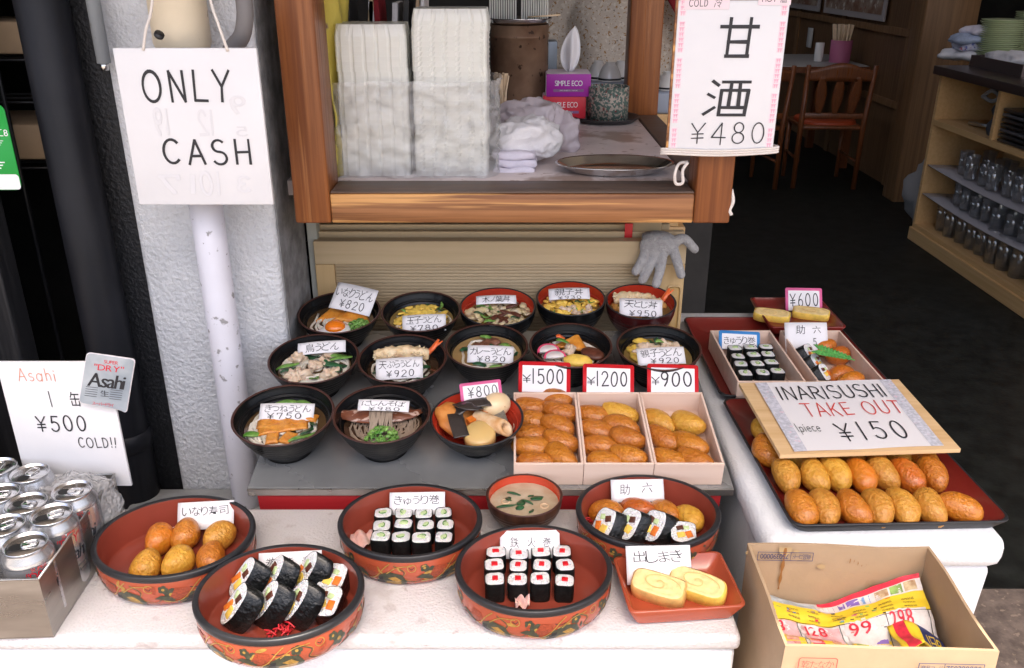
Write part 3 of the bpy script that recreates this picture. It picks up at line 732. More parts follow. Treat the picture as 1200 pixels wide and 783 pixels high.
# ------------------------------------------------------------------ soup bowls
def bowl_prof(r, h, fr, fh=.012, kind='udon'):
    """outside from foot to lip, inside back to centre"""
    o = [(fr * .86, 0), (fr, .001), (fr * .97, fh * .7), (fr * .98, fh)]
    k = 36
    e = .62 if kind == 'udon' else .5
    for i in range(1, k + 1):
        s = i / k; rr = fr * .98 + (r - fr * .98) * (s ** e if kind != 'don' else math.sin(s * math.pi / 2) ** .8)
        o.append((rr + (.0005 * math.sin(s * 50) if .15 < s < .8 else 0), fh + (h - fh) * s))
    if kind == 'don':
        o = o[:4]
        for i in range(1, k + 1):
            s = i / k; o.append((fr + (r - fr) * math.sin(s * math.pi / 2) ** .85 + (.0004 * math.sin(s * 50) if .15 < s < .8 else 0), fh + (h - fh) * (s ** 1.25)))
    inn = [(max(rr - .0035, 0), z + (.003 if i < len(o) - 12 else 0)) for i, (rr, z) in enumerate(o[3:])]
    return o, inn
def make_bowl(kind, w_, h, inner, outer, rim):
    r = w_ / 2; fr = r * (.5 if kind != 'oden' else .40)
    o, inn = bowl_prof(r, h, fr, .014 if kind == 'oden' else .01, kind)
    m_ = MB(); m_.add(lathe(o, 64), outer)
    top = [(o[-1][0], o[-1][1]), (o[-1][0] + .0008, o[-1][1] + .0014), (o[-1][0] - .001, o[-1][1] + .0026), (inn[-1][0], inn[-1][1] + .001)]
    m_.add(lathe(top, 64), rim)
    ii = [(top[-1][0], top[-1][1])] + [p for p in reversed(inn[1:-1])] + [(fr * .7, .018), (0.0005, .016)]
    m_.add(lathe(ii, 64), inner)
    return m_, r, ii
def rad_at(ii, z):
    for a, b in zip(ii, ii[1:]):
        if b[1] <= z <= a[1]:
            k = (z - b[1]) / max(1e-6, a[1] - b[1]); return b[0] + (a[0] - b[0]) * k
    return ii[0][0]
def curls(n, rmax, z, rad, r, turns=(.25, .7)):
    out = []
    for _ in range(n):
        a = r.uniform(0, 6.28); rr = rmax * r.uniform(.25, .95); c = Vector((r.uniform(-.25, .25) * rmax, r.uniform(-.25, .25) * rmax, 0))
        q = []; L_ = r.uniform(*turns) * 6.28; N = 12
        for i in range(N + 1):
            b = a + L_ * i / N; s = min(rmax * .97, rr * (1 + .1 * math.sin(i * .9 + a)))
            p = Vector((math.cos(b) * s, math.sin(b) * s, 0)) + c * .5
            if p.length > rmax * .97: p *= rmax * .97 / p.length
            q.append((p.x, p.y, z + rad * (.1 + .8 * math.sin(math.pi * i / N)) + r.uniform(-.3, .3) * rad))
        out.append(tube(q, rad, 8))
    return join(*out)
def scallions(cx, cy, z, R_, n, r, h=.012):
    out = []
    for _ in range(n):
        a = r.uniform(0, 6.28); d = R_ * math.sqrt(r.random()); k = 1 - (d / R_) ** 2
        rr = r.uniform(.0036, .0058); t_ = [(rr, -.002), (rr, .002), (rr * .74, .0022), (rr * .72, -.002), (rr, -.002)]
        M = T(cx + math.cos(a) * d, cy + math.sin(a) * d, z + k * h + r.uniform(0, .003)) @ Euler((r.uniform(-.9, .9), r.uniform(-.9, .9), 0)).to_matrix().to_4x4()
        out.append(xf(lathe(t_, 10), M))
    return join(*out)
def leaf(cx, cy, z, L_, W, a, r, curl=.004):
    def fn(u, v):
        x = (u - .5) * L_; y = (v - .5) * W * (math.sin(math.pi * min(.97, max(.05, u))) ** .5)
        return Vector((x, y, curl * math.sin(u * 4 + a) - 8 * y * y / max(W, .001) * .06 + .001))
    return xf(sheet(10, 4, fn, .0008), T(cx, cy, z) @ RZ(math.degrees(a)) @ Euler((r.uniform(-.25, .25), r.uniform(-.25, .25), 0)).to_matrix().to_4x4())
def fried_sheet(cx, cy, z, L_, W, a, seed, tri=False, lift=0):
    pts = [(-L_ / 2, -W / 2), (L_ / 2, -W / 2), (L_ / 2, W / 2), (-L_ / 2, W / 2)] if not tri else [(-L_ / 2, -W / 2), (L_ / 2, -W / 2), (L_ * .12, W / 2)]
    n = 16
    def fn(u, v):
        if tri:
            A, B, C = [Vector(p) for p in pts]; p = A.lerp(B, u).lerp(C, v)
        else: p = Vector(((u - .5) * L_, (v - .5) * W))
        e = min(u, 1 - u, v, 1 - v) * 6; e = min(1, e) ** .5
        h = e * (.0045 + .003 * noise.noise((p.x * 60, p.y * 60, seed)))
        return Vector((p.x, p.y, h))
    return xf(sheet(n, n, fn, .005), T(cx, cy, z) @ RZ(a) @ RX(lift))
def chunk(cx, cy, z, s, seed, k=(1, .8, .6)):
    return xf(blob(s * k[0], s * k[1], s * k[2], 26, 16, .8, 110, seed), T(cx, cy, z) @ RZ(seed * 67) @ RX(seed * 23 % 40 - 20))
def flakes(R_, z, n, r, sz=(.006, .013), amp=.006):
    out = []
    for i in range(n):
        a = r.uniform(0, 6.28); d = R_ * math.sqrt(r.random()); s = r.uniform(*sz)
        out.append(xf(blob(s, s * r.uniform(.5, .9), s * .35, 10, 7, .5, 90, i), T(math.cos(a) * d, math.sin(a) * d, z + r.uniform(0, amp)) @ RZ(r.uniform(0, 360)) @ RX(r.uniform(-25, 25))))
    return join(*out)
def shrimp(L_, rad, r, seed):
    n = 18; q = []; rr = []
    for i in range(n + 1):
        s = i / n; q.append(Vector((L_ * (s - .5), .004 * math.sin(s * 3), .004 * math.sin(s * math.pi)))); rr.append(rad * (.55 + .5 * math.sin(math.pi * min(1, .15 + s * .8)) ** .7))
    v, f = tube(q, rr, 18)
    v = [tuple(Vector(p) * 1 + Vector((0, noise.noise((p[0] * 85, p[1] * 85, p[2] * 85 + seed)), noise.noise((p[0] * 150 + 9, p[1] * 150, p[2] * 150 + seed)))) * .0065) for p in v]
    bits = [xf(blob(.0035, .002, .002, 7, 5, .5, 200, i), T(r.uniform(-.5, .45) * L_, r.uniform(-1, 1) * rad, r.uniform(.2, 1) * rad) @ RZ(r.uniform(0, 180))) for i in range(130)]
    return join((v, f), *bits)
def tail(L_=.03):
    return join(tube([(0, 0, 0), (L_ * .5, 0, .002), (L_, .003, .006)], [.006, .0062, .003], 10, flat=.6), tube([(L_ * .4, 0, .002), (L_ * 1.1, -.006, .004)], [.005, .0015], 8, flat=.5))

BOWLS = {}
def bowl(key, cx, cy, wpx, kind, h, cols, label, cat='noodle bowl', rot=0):
    p = ontab(cx, cy, h); wd = wpx / F * dep(TAB @ p)
    name = 'rice_bowl' if 'rice' in cat else ('stew_bowl' if 'stew' in cat else 'noodle_bowl')
    t = thing(name, label, cat, 'sample dishes in lacquer bowls on the steel shelf', TAB @ T(p.x, p.y, 0) @ RZ(rot))
    m_, r, ii = make_bowl(kind, wd, h, *cols); m_.build('bowl', t)
    BOWLS[key] = (t, r, h, ii); return t, r, h, ii
BK = (black_lacq, black_lacq, brown_rim); RD = (red_lacq, black_lacq, black_rim); RM = (red_lacq, maroon_lacq, black_rim)
def soup(t, ii, z, m, name='broth'):
    one(disc(rad_at(ii, z) - .0004, z, 48, rings=6, amp=.0006, fr=60), name, m, t); return rad_at(ii, z)
r = random.Random(3)
# inari udon
t, R0, h, ii = bowl('inari', 397.7, 366, 95.7, 'udon', .072, BK, 'black noodle bowl with an orange egg yolk and tofu triangles, below the tilted card')
z = .050; rs = soup(t, ii, z, br_clear)
one(curls(16, rs * .95, z - .001, .0026, r), 'noodles', noodle, t)
one(fried_sheet(-.022, .028, z + .004, .085, .052, 12, 1, True, 10), 'fried_tofu', tofu_p, t)
one(fried_sheet(.026, .018, z + .010, .088, .056, -8, 2, True, 14), 'fried_tofu', tofu_p, t)
one(blob(.034, .025, .007, 22, 10, .25, 50, 4), 'egg_white', eggwhite, t, T(-.004, -.034, z + .002))
one(blob(.021, .019, .013, 24, 14), 'egg_yolk', yolk, t, T(-.004, -.036, z + .008))
one(scallions(.043, -.026, z + .002, .020, 34, r), 'spring_onion', green_l, t)
# chicken udon
t, R0, h, ii = bowl('chicken', 367.4, 420, 104.5, 'udon', .072, BK, 'black noodle bowl with pale chicken lumps and leek, beside the pillar')
z = .050; rs = soup(t, ii, z, br_clear)
one(curls(26, rs * .95, z - .001, .0027, r), 'noodles', noodle, t)
for i, (x, y, s) in enumerate([(-.036, .022, .017), (-.026, -.036, .019), (.002, -.002, .014), (.018, .008, .012), (.036, -.030, .016), (.024, .04, .015)]):
    one(chunk(x, y, z + .007, s, i + 2), 'chicken_piece', chicken, t)
for i, (x, y, L_, a) in enumerate([(-.05, -.006, .045, .4), (-.01, .03, .04, 2.6), (.045, .02, .05, .2), (.04, .002, .045, 3.0), (.008, -.045, .03, 1.3), (-.045, -.018, .035, .7), (.042, .03, .04, .8), (.03, -.002, .05, -.3), (-.012, .05, .04, .1), (.05, -.02, .03, 1.5)]):
    one(leaf(x, y, z + .008, L_, .014, a, r), 'leek_slice', green_l if i % 2 == 0 else green_d, t)
# kitsune udon
t, R0, h, ii = bowl('kitsune', 332, 486, 118, 'udon', .075, BK, 'black noodle bowl with orange tofu strips and thick noodles, front left of the shelf')
z = .050; rs = soup(t, ii, z, br_clear)
one(curls(26, rs * .93, z - .001, .003, r), 'noodles', noodle, t)
for (x, y, L_, W, a) in [(-.004, .0, .088, .024, 6), (.0, -.014, .085, .022, 14), (-.012, -.042, .022, .03, 8), (.014, -.04, .022, .032, -20), (.03, .016, .05, .02, -8)]:
    one(fried_sheet(x, y, z + .006, L_, W, a, x * 90), 'fried_tofu', tofu_p, t)
for i, (x, y, L_, a) in enumerate([(.045, -.02, .05, 1.3), (.038, -.04, .05, .7), (-.005, .058, .05, .1), (.05, .0, .03, 2), (-.048, -.034, .03, .3), (.02, .056, .04, -.3)]):
    one(leaf(x, y, z + .008, L_, .013, a, r), 'leek_slice', green_l if i % 3 else green_d, t)
# egg udon
t, R0, h, ii = bowl('egg', 493.3, 364.8, 92.6, 'udon', .072, BK, 'black noodle bowl of yellow egg soup in the back row')
z = .050; rs = soup(t, ii, z, br_egg)
one(curls(10, rs * .95, z - .001, .0026, r), 'noodles', noodle, t)
one(flakes(rs * .78, z + .001, 120, r, (.006, .013), .006), 'egg_topping', egg_y, t)
for i in range(7): one(leaf(r.uniform(-.04, .05), r.uniform(-.01, .05), z + .008, .03, .009, r.uniform(0, 3), r), 'leek_slice', green_l if i % 2 else green_d, t)
# mushroom rice bowl
t, R0, h, ii = bowl('leafrice', 583.3, 359.5, 89, 'don', .072, RD, 'red lined bowl of egg and shiitake rice between two black bowls', 'rice bowl')
z = .048; rs = soup(t, ii, z, br_egg, 'rice_bed')
one(flakes(rs * .9, z, 95, r, (.007, .015), .010), 'egg_topping', mat('pale_egg', (.62, .50, .25), .4, col2=(.50, .42, .30), vs=60, coat=.2), t)
for i in range(8): one(xf(blob(.017, .006, .004, 14, 8, .2, 80, i), T(r.uniform(-.04, .045), r.uniform(-.035, .03), z + .012) @ RZ(r.uniform(-70, 80)) @ RY(r.uniform(-30, 30))), 'shiitake_slice', brownf, t)
for i in range(8): one(leaf(r.uniform(-.045, .045), r.uniform(-.045, .02), z + .013, .026, .009, r.uniform(0, 3), r), 'leek_slice', green_d if i % 2 else green_l, t)
# tempura udon
t, R0, h, ii = bowl('tempura', 471.6, 420, 103, 'udon', .072, BK, 'black noodle bowl with a battered prawn whose red tail sticks out')
z = .050; rs = soup(t, ii, z, br_dark)
one(curls(12, rs * .9, z - .001, .0026, r), 'noodles', noodle, t)
one(xf(shrimp(.105, .0135, r, 2), T(-.004, .024, z + .012) @ RZ(4)), 'prawn', batter, t)
one(xf(tail(.034), T(.046, .026, z + .016) @ RZ(28) @ RY(-32)), 'prawn_tail', shrimp_m, t)
one(leaf(-.012, .004, z + .012, .024, .012, .2, r), 'fish_cake', kama_p, t)
for i in range(5): one(leaf(r.choice((-1, 1)) * r.uniform(.03, .05), r.uniform(-.04, .0), z + .005, .03, .014, r.uniform(0, 3), r), 'leaf', green_d, t)
# curry udon
t, R0, h, ii = bowl('curry', 570.3, 405.5, 96.6, 'udon', .074, BK, 'black noodle bowl of thick brown curry soup in the middle row')
z = .055; rs = soup(t, ii, z, br_curry)
one(curls(9, rs * .86, z - .0022, .003, r), 'noodles', noodle, t)
one(flakes(.028, z + .001, 26, r, (.008, .014), .006), 'beef', beef_m, t, T(.008, .012, 0))
for i, (x, y, a) in enumerate([(-.04, .012, .7), (.0, .052, -.3), (.012, .03, 1.2), (.035, .024, -.6), (-.01, -.044, .1), (.02, -.05, .2), (.05, -.01, 1)]):
    one(leaf(x, y, z + .004, .032, .012, a, r), 'leek_slice', green_l if i % 2 else green_d, t)
# herring soba
t, R0, h, ii = bowl('herring', 447.5, 484.7, 113, 'udon', .076, BK, 'black noodle bowl with a herring fillet and a heap of spring onion')
z = .052; rs = soup(t, ii, z, br_dark)
one(curls(40, rs * .95, z - .001, .0016, r), 'noodles', soba, t)
def fish(L_, W):
    def fn(u, v):
        k = math.sin(math.pi * min(.985, max(.02, .12 + u * .86))) ** .6
        y = (v - .5) * W * k; x = (u - .5) * L_
        return Vector((x, y + .012 * (u - .5) ** 2 * 4 + (.012 if u > .9 else 0) * (u - .9) * 10, .013 * math.cos((v - .5) * math.pi) * k + .0012 * noise.noise((x * 90, y * 90, 2))))
    return sheet(36, 14, fn, .006)
vf = fish(.152, .044); m_ = MB(); m_.add(vf, fish_m)
for i, q in enumerate(m_.F):
    c = sum((Vector(m_.V[k]) for k in q), Vector()) / 4
    if c.y - .012 * (c.x / .152) ** 2 * 4 > .002: m_.I[i] = m_.mi(fish_d)
m_.build('herring', t, T(-.002, .012, z + .008) @ RZ(3) @ RX(-6))
mm = MB()
for i in range(26):
    x = -.020 + .036 * i / 25 + r.uniform(-.0015, .0015); mm.add(tube(spline([(x - .002, .045, z + .008), (x, .022, z + .025), (x + .001, -.005, z + .024), (x + r.uniform(-.006, .006), -.034, z + .008)], 5), .0014, 6), soba)
mm.build('noodle_fold', t)
one(scallions(.004, -.046, z + .004, .027, 62, r, .016), 'spring_onion', green_l, t)
# oden
t, R0, h, ii = bowl('oden', 558.8, 489.5, 109, 'oden', .066, RD, 'red lined bowl of simmered stew with egg and black kelp', 'stew bowl')
z = .024
one(xf(blob(.042, .037, .017, 26, 12, .2, 40, 3), T(-.032, .010, z + .028) @ RY(24) @ RX(10)), 'fried_tofu_patty', mat('patty', (.52, .17, .03), .45, col2=(.60, .25, .06), vs=60, bump=.7, bs=140), t)
one(xf(blob(.029, .0225, .0225, 26, 16), T(.032, .036, z + .042) @ RZ(35)), 'boiled_egg', boiled, t)
one(xf(lathe([(.0, .024), (.023, .024), (.027, .020), (.028, .004), (.025, 0), (0, 0)], 32), T(.006, -.032, z + .018) @ RX(14)), 'radish_slice', daikon, t)
one(xf(prism([(-.024, -.018), (.022, -.022), (.018, .028), (-.02, .026)], 0, .026), T(.038, .004, z + .014) @ RY(-18) @ RZ(8)), 'konjac_wedge', konnyaku, t, smooth=False)
tb = lathe([(.0125, -.045), (.0135, -.03), (.0135, .035), (.0125, .042), (.0075, .042), (.0075, -.045)], 22)
tb = ([(x, y, zz + .9 * x if zz > 0 else zz) for x, y, zz in tb[0]], tb[1])
one(xf(tb, T(.026, -.012, z + .040) @ RZ(-38) @ RY(84) @ SCL(1, 1, .78)), 'fish_cake_tube', mat('chikuwa', (.70, .52, .32), .4, col2=(.55, .28, .1), vs=40), t)
one(xf(prism([(-.01, -.006), (.03, -.008), (.034, .006), (-.008, .007)], 0, .01, True), T(-.008, -.004, z + .034) @ RZ(40)), 'carrot', carrot, t, smooth=False)
one(xf(prism([(-.02, -.008), (.02, -.008), (.02, .008), (-.02, .008)], 0, .012, True), T(-.002, .05, z + .034) @ RZ(-12)), 'carrot', carrot, t, smooth=False)
def strip(pts, W, th=.002):
    P = spline(pts, 8)
    def fn(u, v):
        k = u * (len(P) - 1); i = min(int(k), len(P) - 2); p = P[i].lerp(P[i + 1], k - i); d = (P[i + 1] - P[i]); s = Vector((-d.y, d.x, 0)).normalized()
        return p + s * (v - .5) * W + Vector((0, 0, .001 * noise.noise(p * 90)))
    return sheet(30, 4, fn, th)
mm = MB()
mm.add(strip([(-.046, .002, z + .046), (-.018, .016, z + .058), (.010, .020, z + .062), (.022, .024, z + .060)], .024), kombu)
mm.add(strip([(-.034, .030, z + .052), (-.022, .008, z + .064), (-.006, .004, z + .064), (.004, .014, z + .058)], .022), kombu)
mm.add(strip([(-.038, .002, z + .050), (-.033, -.022, z + .050), (-.024, -.050, z + .040)], .027), kombu)
mm.build('kelp_knot', t)
# chicken and egg rice bowl
t, R0, h, ii = bowl('oyakodon', 669, 349.8, 81, 'don', .078, RD, 'tall red lined bowl of yellow chicken and egg rice at the back', 'rice bowl')
z = .052; rs = soup(t, ii, z, br_egg, 'rice_bed')
one(flakes(rs * .88, z, 100, r, (.006, .013), .010), 'egg_topping', egg_y, t)
for i in range(9): one(chunk(r.uniform(-.04, .04), r.uniform(-.035, .03), z + .010, r.uniform(.007, .011), i + 5), 'chicken_piece', chicken, t)
for i in range(7): one(leaf(r.uniform(-.04, .045), r.uniform(-.04, .03), z + .014, .018, .006, r.uniform(0, 3), r), 'leek_slice', green_d if i % 2 else green_l, t)
# tempura rice bowl
t, R0, h, ii = bowl('tentoji', 751, 353.5, 82, 'don', .078, RM, 'maroon bowl with battered prawns and a raised red tail at the back right', 'rice bowl')
z = .054; rs = soup(t, ii, z, br_egg, 'rice_bed')
one(flakes(rs * .88, z - .002, 70, r, (.007, .013), .006), 'egg_topping', mat('saucy_egg', (.62, .30, .06), .35, col2=(.72, .48, .16), vs=50, coat=.3), t)
one(xf(shrimp(.088, .0125, r, 5), T(-.010, .026, z + .012) @ RZ(-6)), 'prawn', batter, t)
one(xf(shrimp(.070, .0125, r, 7), T(.012, .0, z + .012) @ RZ(8)), 'prawn', batter, t)
one(xf(tail(.036), T(.042, .008, z + .016) @ RZ(30) @ RY(-38)), 'prawn_tail', shrimp_m, t)
# mixed udon with fish cake
t, R0, h, ii = bowl('mixed', 668.8, 404.5, 96.5, 'udon', .074, BK, 'black noodle bowl with pink fish cake, omelette and mushroom')
z = .050; rs = soup(t, ii, z, br_dark)
one(curls(16, rs * .95, z - .001, .003, r), 'noodles', noodle, t)
one(fried_sheet(.004, .034, z + .010, .082, .042, -14, 3, True, 16), 'fried_tofu', tofu_p, t)
def kama(cx, cy, z_, a):
    o = arc(0, 0, .022, .017, -8, 188, 16); i_ = [(x * .80, y * .74 + .0008) for x, y in o]
    M = T(cx, cy, z_) @ RZ(a) @ RX(22)
    k = one(prism(i_, 0, .0072), 'fish_cake', kama_w, t, M); n = len(o)
    v = [(x, y, .0) for x, y in o] + [(x, y, .007) for x, y in o] + [(x, y, .007) for x, y in i_]
    one((v, [(j, j + 1, n + j + 1, n + j) for j in range(n - 1)] + [(n + j, n + j + 1, 2 * n + j + 1, 2 * n + j) for j in range(n - 1)]), 'pink_rind', kama_p, k)
kama(-.044, -.008, z + .012, 14); kama(-.032, -.030, z + .012, 10)
one(xf(blob(.030, .017, .010, 24, 12, .12, 50, 2), T(.012, -.034, z + .010) @ RZ(-6)), 'omelette', egg_y, t)
one(xf(blob(.026, .017, .008, 22, 10, .1, 50, 2), T(.042, -.012, z + .012) @ RZ(-35)), 'shiitake', brownf, t)
one(chunk(-.002, .002, z + .012, .017, 9, (1, .6, .5)), 'chicken_piece', chicken, t)
one(leaf(-.014, .020, z + .020, .028, .016, .1, r), 'spinach', green_l, t); one(leaf(-.018, .036, z + .020, .022, .012, .4, r), 'prawn_strip', shrimp_m, t)
# chicken and egg udon
t, R0, h, ii = bowl('oyakoudon', 772, 407, 98.5, 'udon', .074, BK, 'black noodle bowl of chicken and egg at the right end of the middle row')
z = .052; rs = soup(t, ii, z, br_egg)
one(curls(9, rs * .9, z - .002, .0026, r), 'noodles', noodle, t)
one(flakes(rs * .6, z, 34, r, (.009, .017), .005), 'egg_topping', egg_y, t, T(-.012, .012, 0))
for i, (x, y, s) in enumerate([(-.024, .022, .014), (-.006, .018, .012), (.02, .030, .013), (.034, .026, .011), (.010, .008, .012), (-.034, .004, .012)]): one(chunk(x, y, z + .008, s, i + 3), 'chicken_piece', chicken, t)
for i, (x, y, a) in enumerate([(.0, .036, 1.2), (.008, .030, .5), (-.004, .026, 2.2)]): one(leaf(x, y, z + .016, .028, .010, a, r), 'leek_slice', green_l if i % 2 else green_d, t)
# miso soup, on the foam box
h = .058; p = onz(614.5, 580.5, ZF + h); wd = 89 / F * dep(p)
t = thing('miso_soup_bowl', 'small red lined bowl of miso soup with seaweed between the tubs', 'soup bowl', None, T(p.x, p.y, ZF))
stripe = mat('striped_bowl_wood', (.075, .03, .016), .35, col2=(.03, .012, .008), vs=60, stretch=(1, 1, .05))
m_, R0, ii = make_bowl('don', wd, h, mat('red_orange_lacquer', (.50, .05, .016), .25, coat=.3), stripe, brown_rim); m_.build('bowl', t)
z = .046; rs = soup(t, ii, z, br_miso)
for i, (x, y, L_, W, a) in enumerate([(-.028, .006, .014, .012, 1.2), (-.018, .022, .024, .007, -.2), (.012, .015, .012, .005, .6), (.024, .008, .026, .011, .5), (-.032, -.016, .034, .010, .35), (-.006, -.006, .020, .014, 1.2), (-.008, -.022, .014, .010, .3), (.006, -.004, .020, .006, -.5), (.012, -.032, .014, .006, 1.1)]):
    one(leaf(x * .9, y * .9, z + .0015, L_, W, a, r, .0015), 'seaweed', green_d, t)
for (x, y) in ((-.030, .0), (.032, -.012)): one(lathe([(.0075, -.001), (.0075, .0012), (.0055, .0014), (.0055, -.001)], 18), 'wheat_ring', mat('wheat_gluten', (.62, .44, .27), .5), t, T(x, y, z))
# ------------------------------------------------------------------ lacquer sushi tubs
TW, TH, OV = .225, .060, .875
def tub(cx, cy, wpx, rot, label, nud=(0, 0)):
    p = onz(cx, cy, ZF + TH); w_ = wpx / F * dep(p); R_ = w_ / 2; sc = R_ / .1125
    t = thing('sushi_tub', label, 'sushi tub', 'lacquer sushi tubs on the foam box', T(p.x + nud[0], p.y + nud[1], ZF))
    prof = [(.0, .0005), (.0945 * sc, .0005), (.0990 * sc, .0035), (.1065 * sc, .013), (.1100 * sc, .026), (.1105 * sc, .044), (.110 * sc, .0455)]
    def rz(z):
        for a, b in zip(prof[1:], prof[2:]):
            if a[1] <= z <= b[1]: return a[0] + (b[0] - a[0]) * (z - a[1]) / (b[1] - a[1])
        return prof[-1][0]
    m_ = MB(); m_.add(lathe(prof, 96, 1, OV), orange_lacq)
    def wrap(a, z, o=.0005):
        rr = rz(z) + o; return (rr * math.cos(R(a)), rr * math.sin(R(a)) * OV, z)
    lev = [0]
    def poly(pts, m, o):                       # filled motif, fan from its centre, laid on the curved side
        lev[0] += 1; o = .00025 + (o - .0004) * .35 + lev[0] * .0000015
        ca = sum(p[0] for p in pts) / len(pts); cz = sum(p[1] for p in pts) / len(pts); dn = []
        for i in range(len(pts)):
            (a0, z0), (a1, z1) = pts[i], pts[(i + 1) % len(pts)]; k = max(1, int(max(abs(a1 - a0) / 2.5, abs(z1 - z0) / .005)))
            dn += [(a0 + (a1 - a0) * j / k, z0 + (z1 - z0) * j / k) for j in range(k)]
        n = len(dn); v = [wrap(ca, cz, o)]; f = [(0, 1 + i, 1 + (i + 1) % n) for i in range(n)]
        for q in range(1, 6): v += [wrap(ca + (a - ca) * q / 5, min(.0445, max(.002, cz + (z - cz) * q / 5)), o) for a, z in dn]
        for q in range(4): f += [(1 + q * n + i, 1 + q * n + n + i, 1 + q * n + n + (i + 1) % n, 1 + q * n + (i + 1) % n) for i in range(n)]
        m_.add((v, f), m, smooth=False)
    def line(pts, w_, m, o=.0006):
        lev[0] += 1; o = .00025 + (o - .0004) * .35 + lev[0] * .0000015
        P = [Vector((a, z, 0)) for a, z in pts]; P = spline(P, 5); v = []
        for i, q in enumerate(P):
            d = P[min(i + 1, len(P) - 1)] - P[max(i - 1, 0)]; d = Vector((d.x * .0019, d.y, 0)); n = Vector((-d.y, d.x, 0)); n.normalize()
            e = n * w_ / 2
            v += [wrap(q.x + e.x / .0019, min(.0448, max(.001, q.y + e.y)), o), wrap(q.x - e.x / .0019, min(.0448, max(.001, q.y - e.y)), o)]
        m_.add((v, [(2 * i + 1, 2 * i + 3, 2 * i + 2, 2 * i) for i in range(len(P) - 1)]), m, smooth=False)
    def ring(ca, cz, ra, n=14, f=lambda k: 1): return [(ca + ra / .0019 * math.cos(6.283 * k / n) * f(k), cz + ra * math.sin(6.283 * k / n) * f(k)) for k in range(n)]
    def flower(a, z, s):
        for k in range(5):
            b = 6.283 * k / 5; poly(ring(a + math.cos(b) * s * .55 / .0019, z + math.sin(b) * s * .55, s * .46, 8), olive, .0007)
        poly(ring(a, z, s * .3, 8), gold, .0009)
    rr = random.Random(int(cx))
    for base in (rot - 92, rot - 32, rot + 42, rot + 108, rot + 170):
        b = base
        line([(b - 26, .040), (b - 18, .030), (b - 20, .018), (b - 10, .010), (b - 3, .020), (b + 2, .026)], .0014, olive)
        line([(b - 26, .041), (b - 17, .031), (b - 19, .019), (b - 9, .011)], .0006, gold, .0009)
        flower(b + 3, .026, .011); flower(b - 2, .035, .007); flower(b + 32, .034, .008)
        poly(ring(b + 24, .020, .0115, 12, lambda k: 1 + .22 * math.cos(k * 2.6)), gold, .0007)
        line([(b + 16, .034), (b + 20, .031), (b + 24, .033)], .0012, ink)
        poly(ring(b + 12, .009, .0075, 10), olive, .0007); line([(b + 9, .009), (b + 12, .011), (b + 15, .008)], .001, gold, .001)
        line([(b + 12, .013), (b + 12, .005)], .001, gold, .001)
        # gourd loop
        line(ring(b - 12, .036, .006, 10) + ring(b - 12, .036, .006, 10)[:2], .0012, gold, .0008)
        line([(b - 14, .037), (b - 12, .034), (b - 10, .038)], .001, ink, .0008)
    for k in range(46):                        # sprinkled leaves and gold dabs
        a_ = rr.uniform(0, 360); z_ = rr.uniform(.006, .040); s_ = rr.uniform(.0018, .0042); q_ = rr.uniform(0, 3.14)
        poly([(a_ + math.cos(q_) * s_ * 1.9 * math.cos(j_) / .0019 - math.sin(q_) * s_ * .7 * math.sin(j_) / .0019, z_ + math.sin(q_) * s_ * 1.9 * math.cos(j_) + math.cos(q_) * s_ * .7 * math.sin(j_)) for j_ in [6.283 * i_ / 10 for i_ in range(10)]], (gold, olive, gold, rust)[k % 4], .0005)
    for b in (rot - 118, rot - 65, rot + 14, rot + 72, rot + 140):            # large leaf fans
        poly([(b - 18, .002), (b - 12, .022), (b - 4, .030), (b + 6, .026), (b + 10, .012), (b + 8, .002)], olive, .0009)
        poly([(b - 9, .004), (b - 5, .018), (b + 1, .022), (b + 6, .014), (b + 5, .003)], gold, .0011)
        poly([(b - 17, .004), (b - 13, .018), (b - 9, .020), (b - 10, .004)], ink, .0012)
        poly([(b - 26, .020), (b - 21, .036), (b - 13, .034), (b - 12, .024), (b - 19, .016)], rust, .0009)
        line([(b - 30, .016), (b - 22, .012), (b - 15, .018), (b - 8, .034), (b - 3, .043)], .0016, gold, .0013)
        line([(b - 6, .026), (b + 3, .038), (b + 14, .040)], .0014, gold, .0013)
        poly([(b - 36, .020), (b - 31, .026), (b - 24, .022), (b - 22, .013), (b - 28, .016)], olive, .0009)
    m_.build('tub_body', t, SCL(1, 1, 1.075))
    rim = [(.1095 * sc, .0455), (.1118 * sc, .0468), (.1125 * sc, .049), (.1125 * sc, .0535), (.1110 * sc, .0556), (.1055 * sc, .0556), (.1040 * sc, .0545)]
    one(lathe(rim, 96, 1, OV), 'tub_rim', black_rim, t, SCL(1, 1, 1.075))
    one(lathe([(.1042 * sc, .0547), (.1030 * sc, .050), (.1015 * sc, .012), (.098 * sc, .008), (.06 * sc, .0072), (.0, .007)], 96, 1, OV), 'tub_lining', mat('tub_lining_lacquer', (.24, .045, .027), .3, coat=.2, var=.06, vs=20), t, SCL(1, 1, 1.075))
    return p
tub(480.7, 607, 169, 20, 'lacquer sushi tub of cucumber rolls, behind the front pair of tubs')
tub(625.5, 662, 185, 0, 'large lacquer sushi tub of red tuna rolls at the front of the foam box')
tub(759.5, 595.5, 169, -30, 'lacquer sushi tub of mixed rolls and tofu pouches, furthest right of the tubs')
tub(208.6, 629, 186, 12, 'lacquer sushi tub of six tofu pouches beside the steel can tray', (-.008, .008))
tub(323.5, 686, 196.5, -8, 'lacquer sushi tub of thick sliced rolls overhanging the foam box', (.006, -.006))
ZT = ZF + .0075

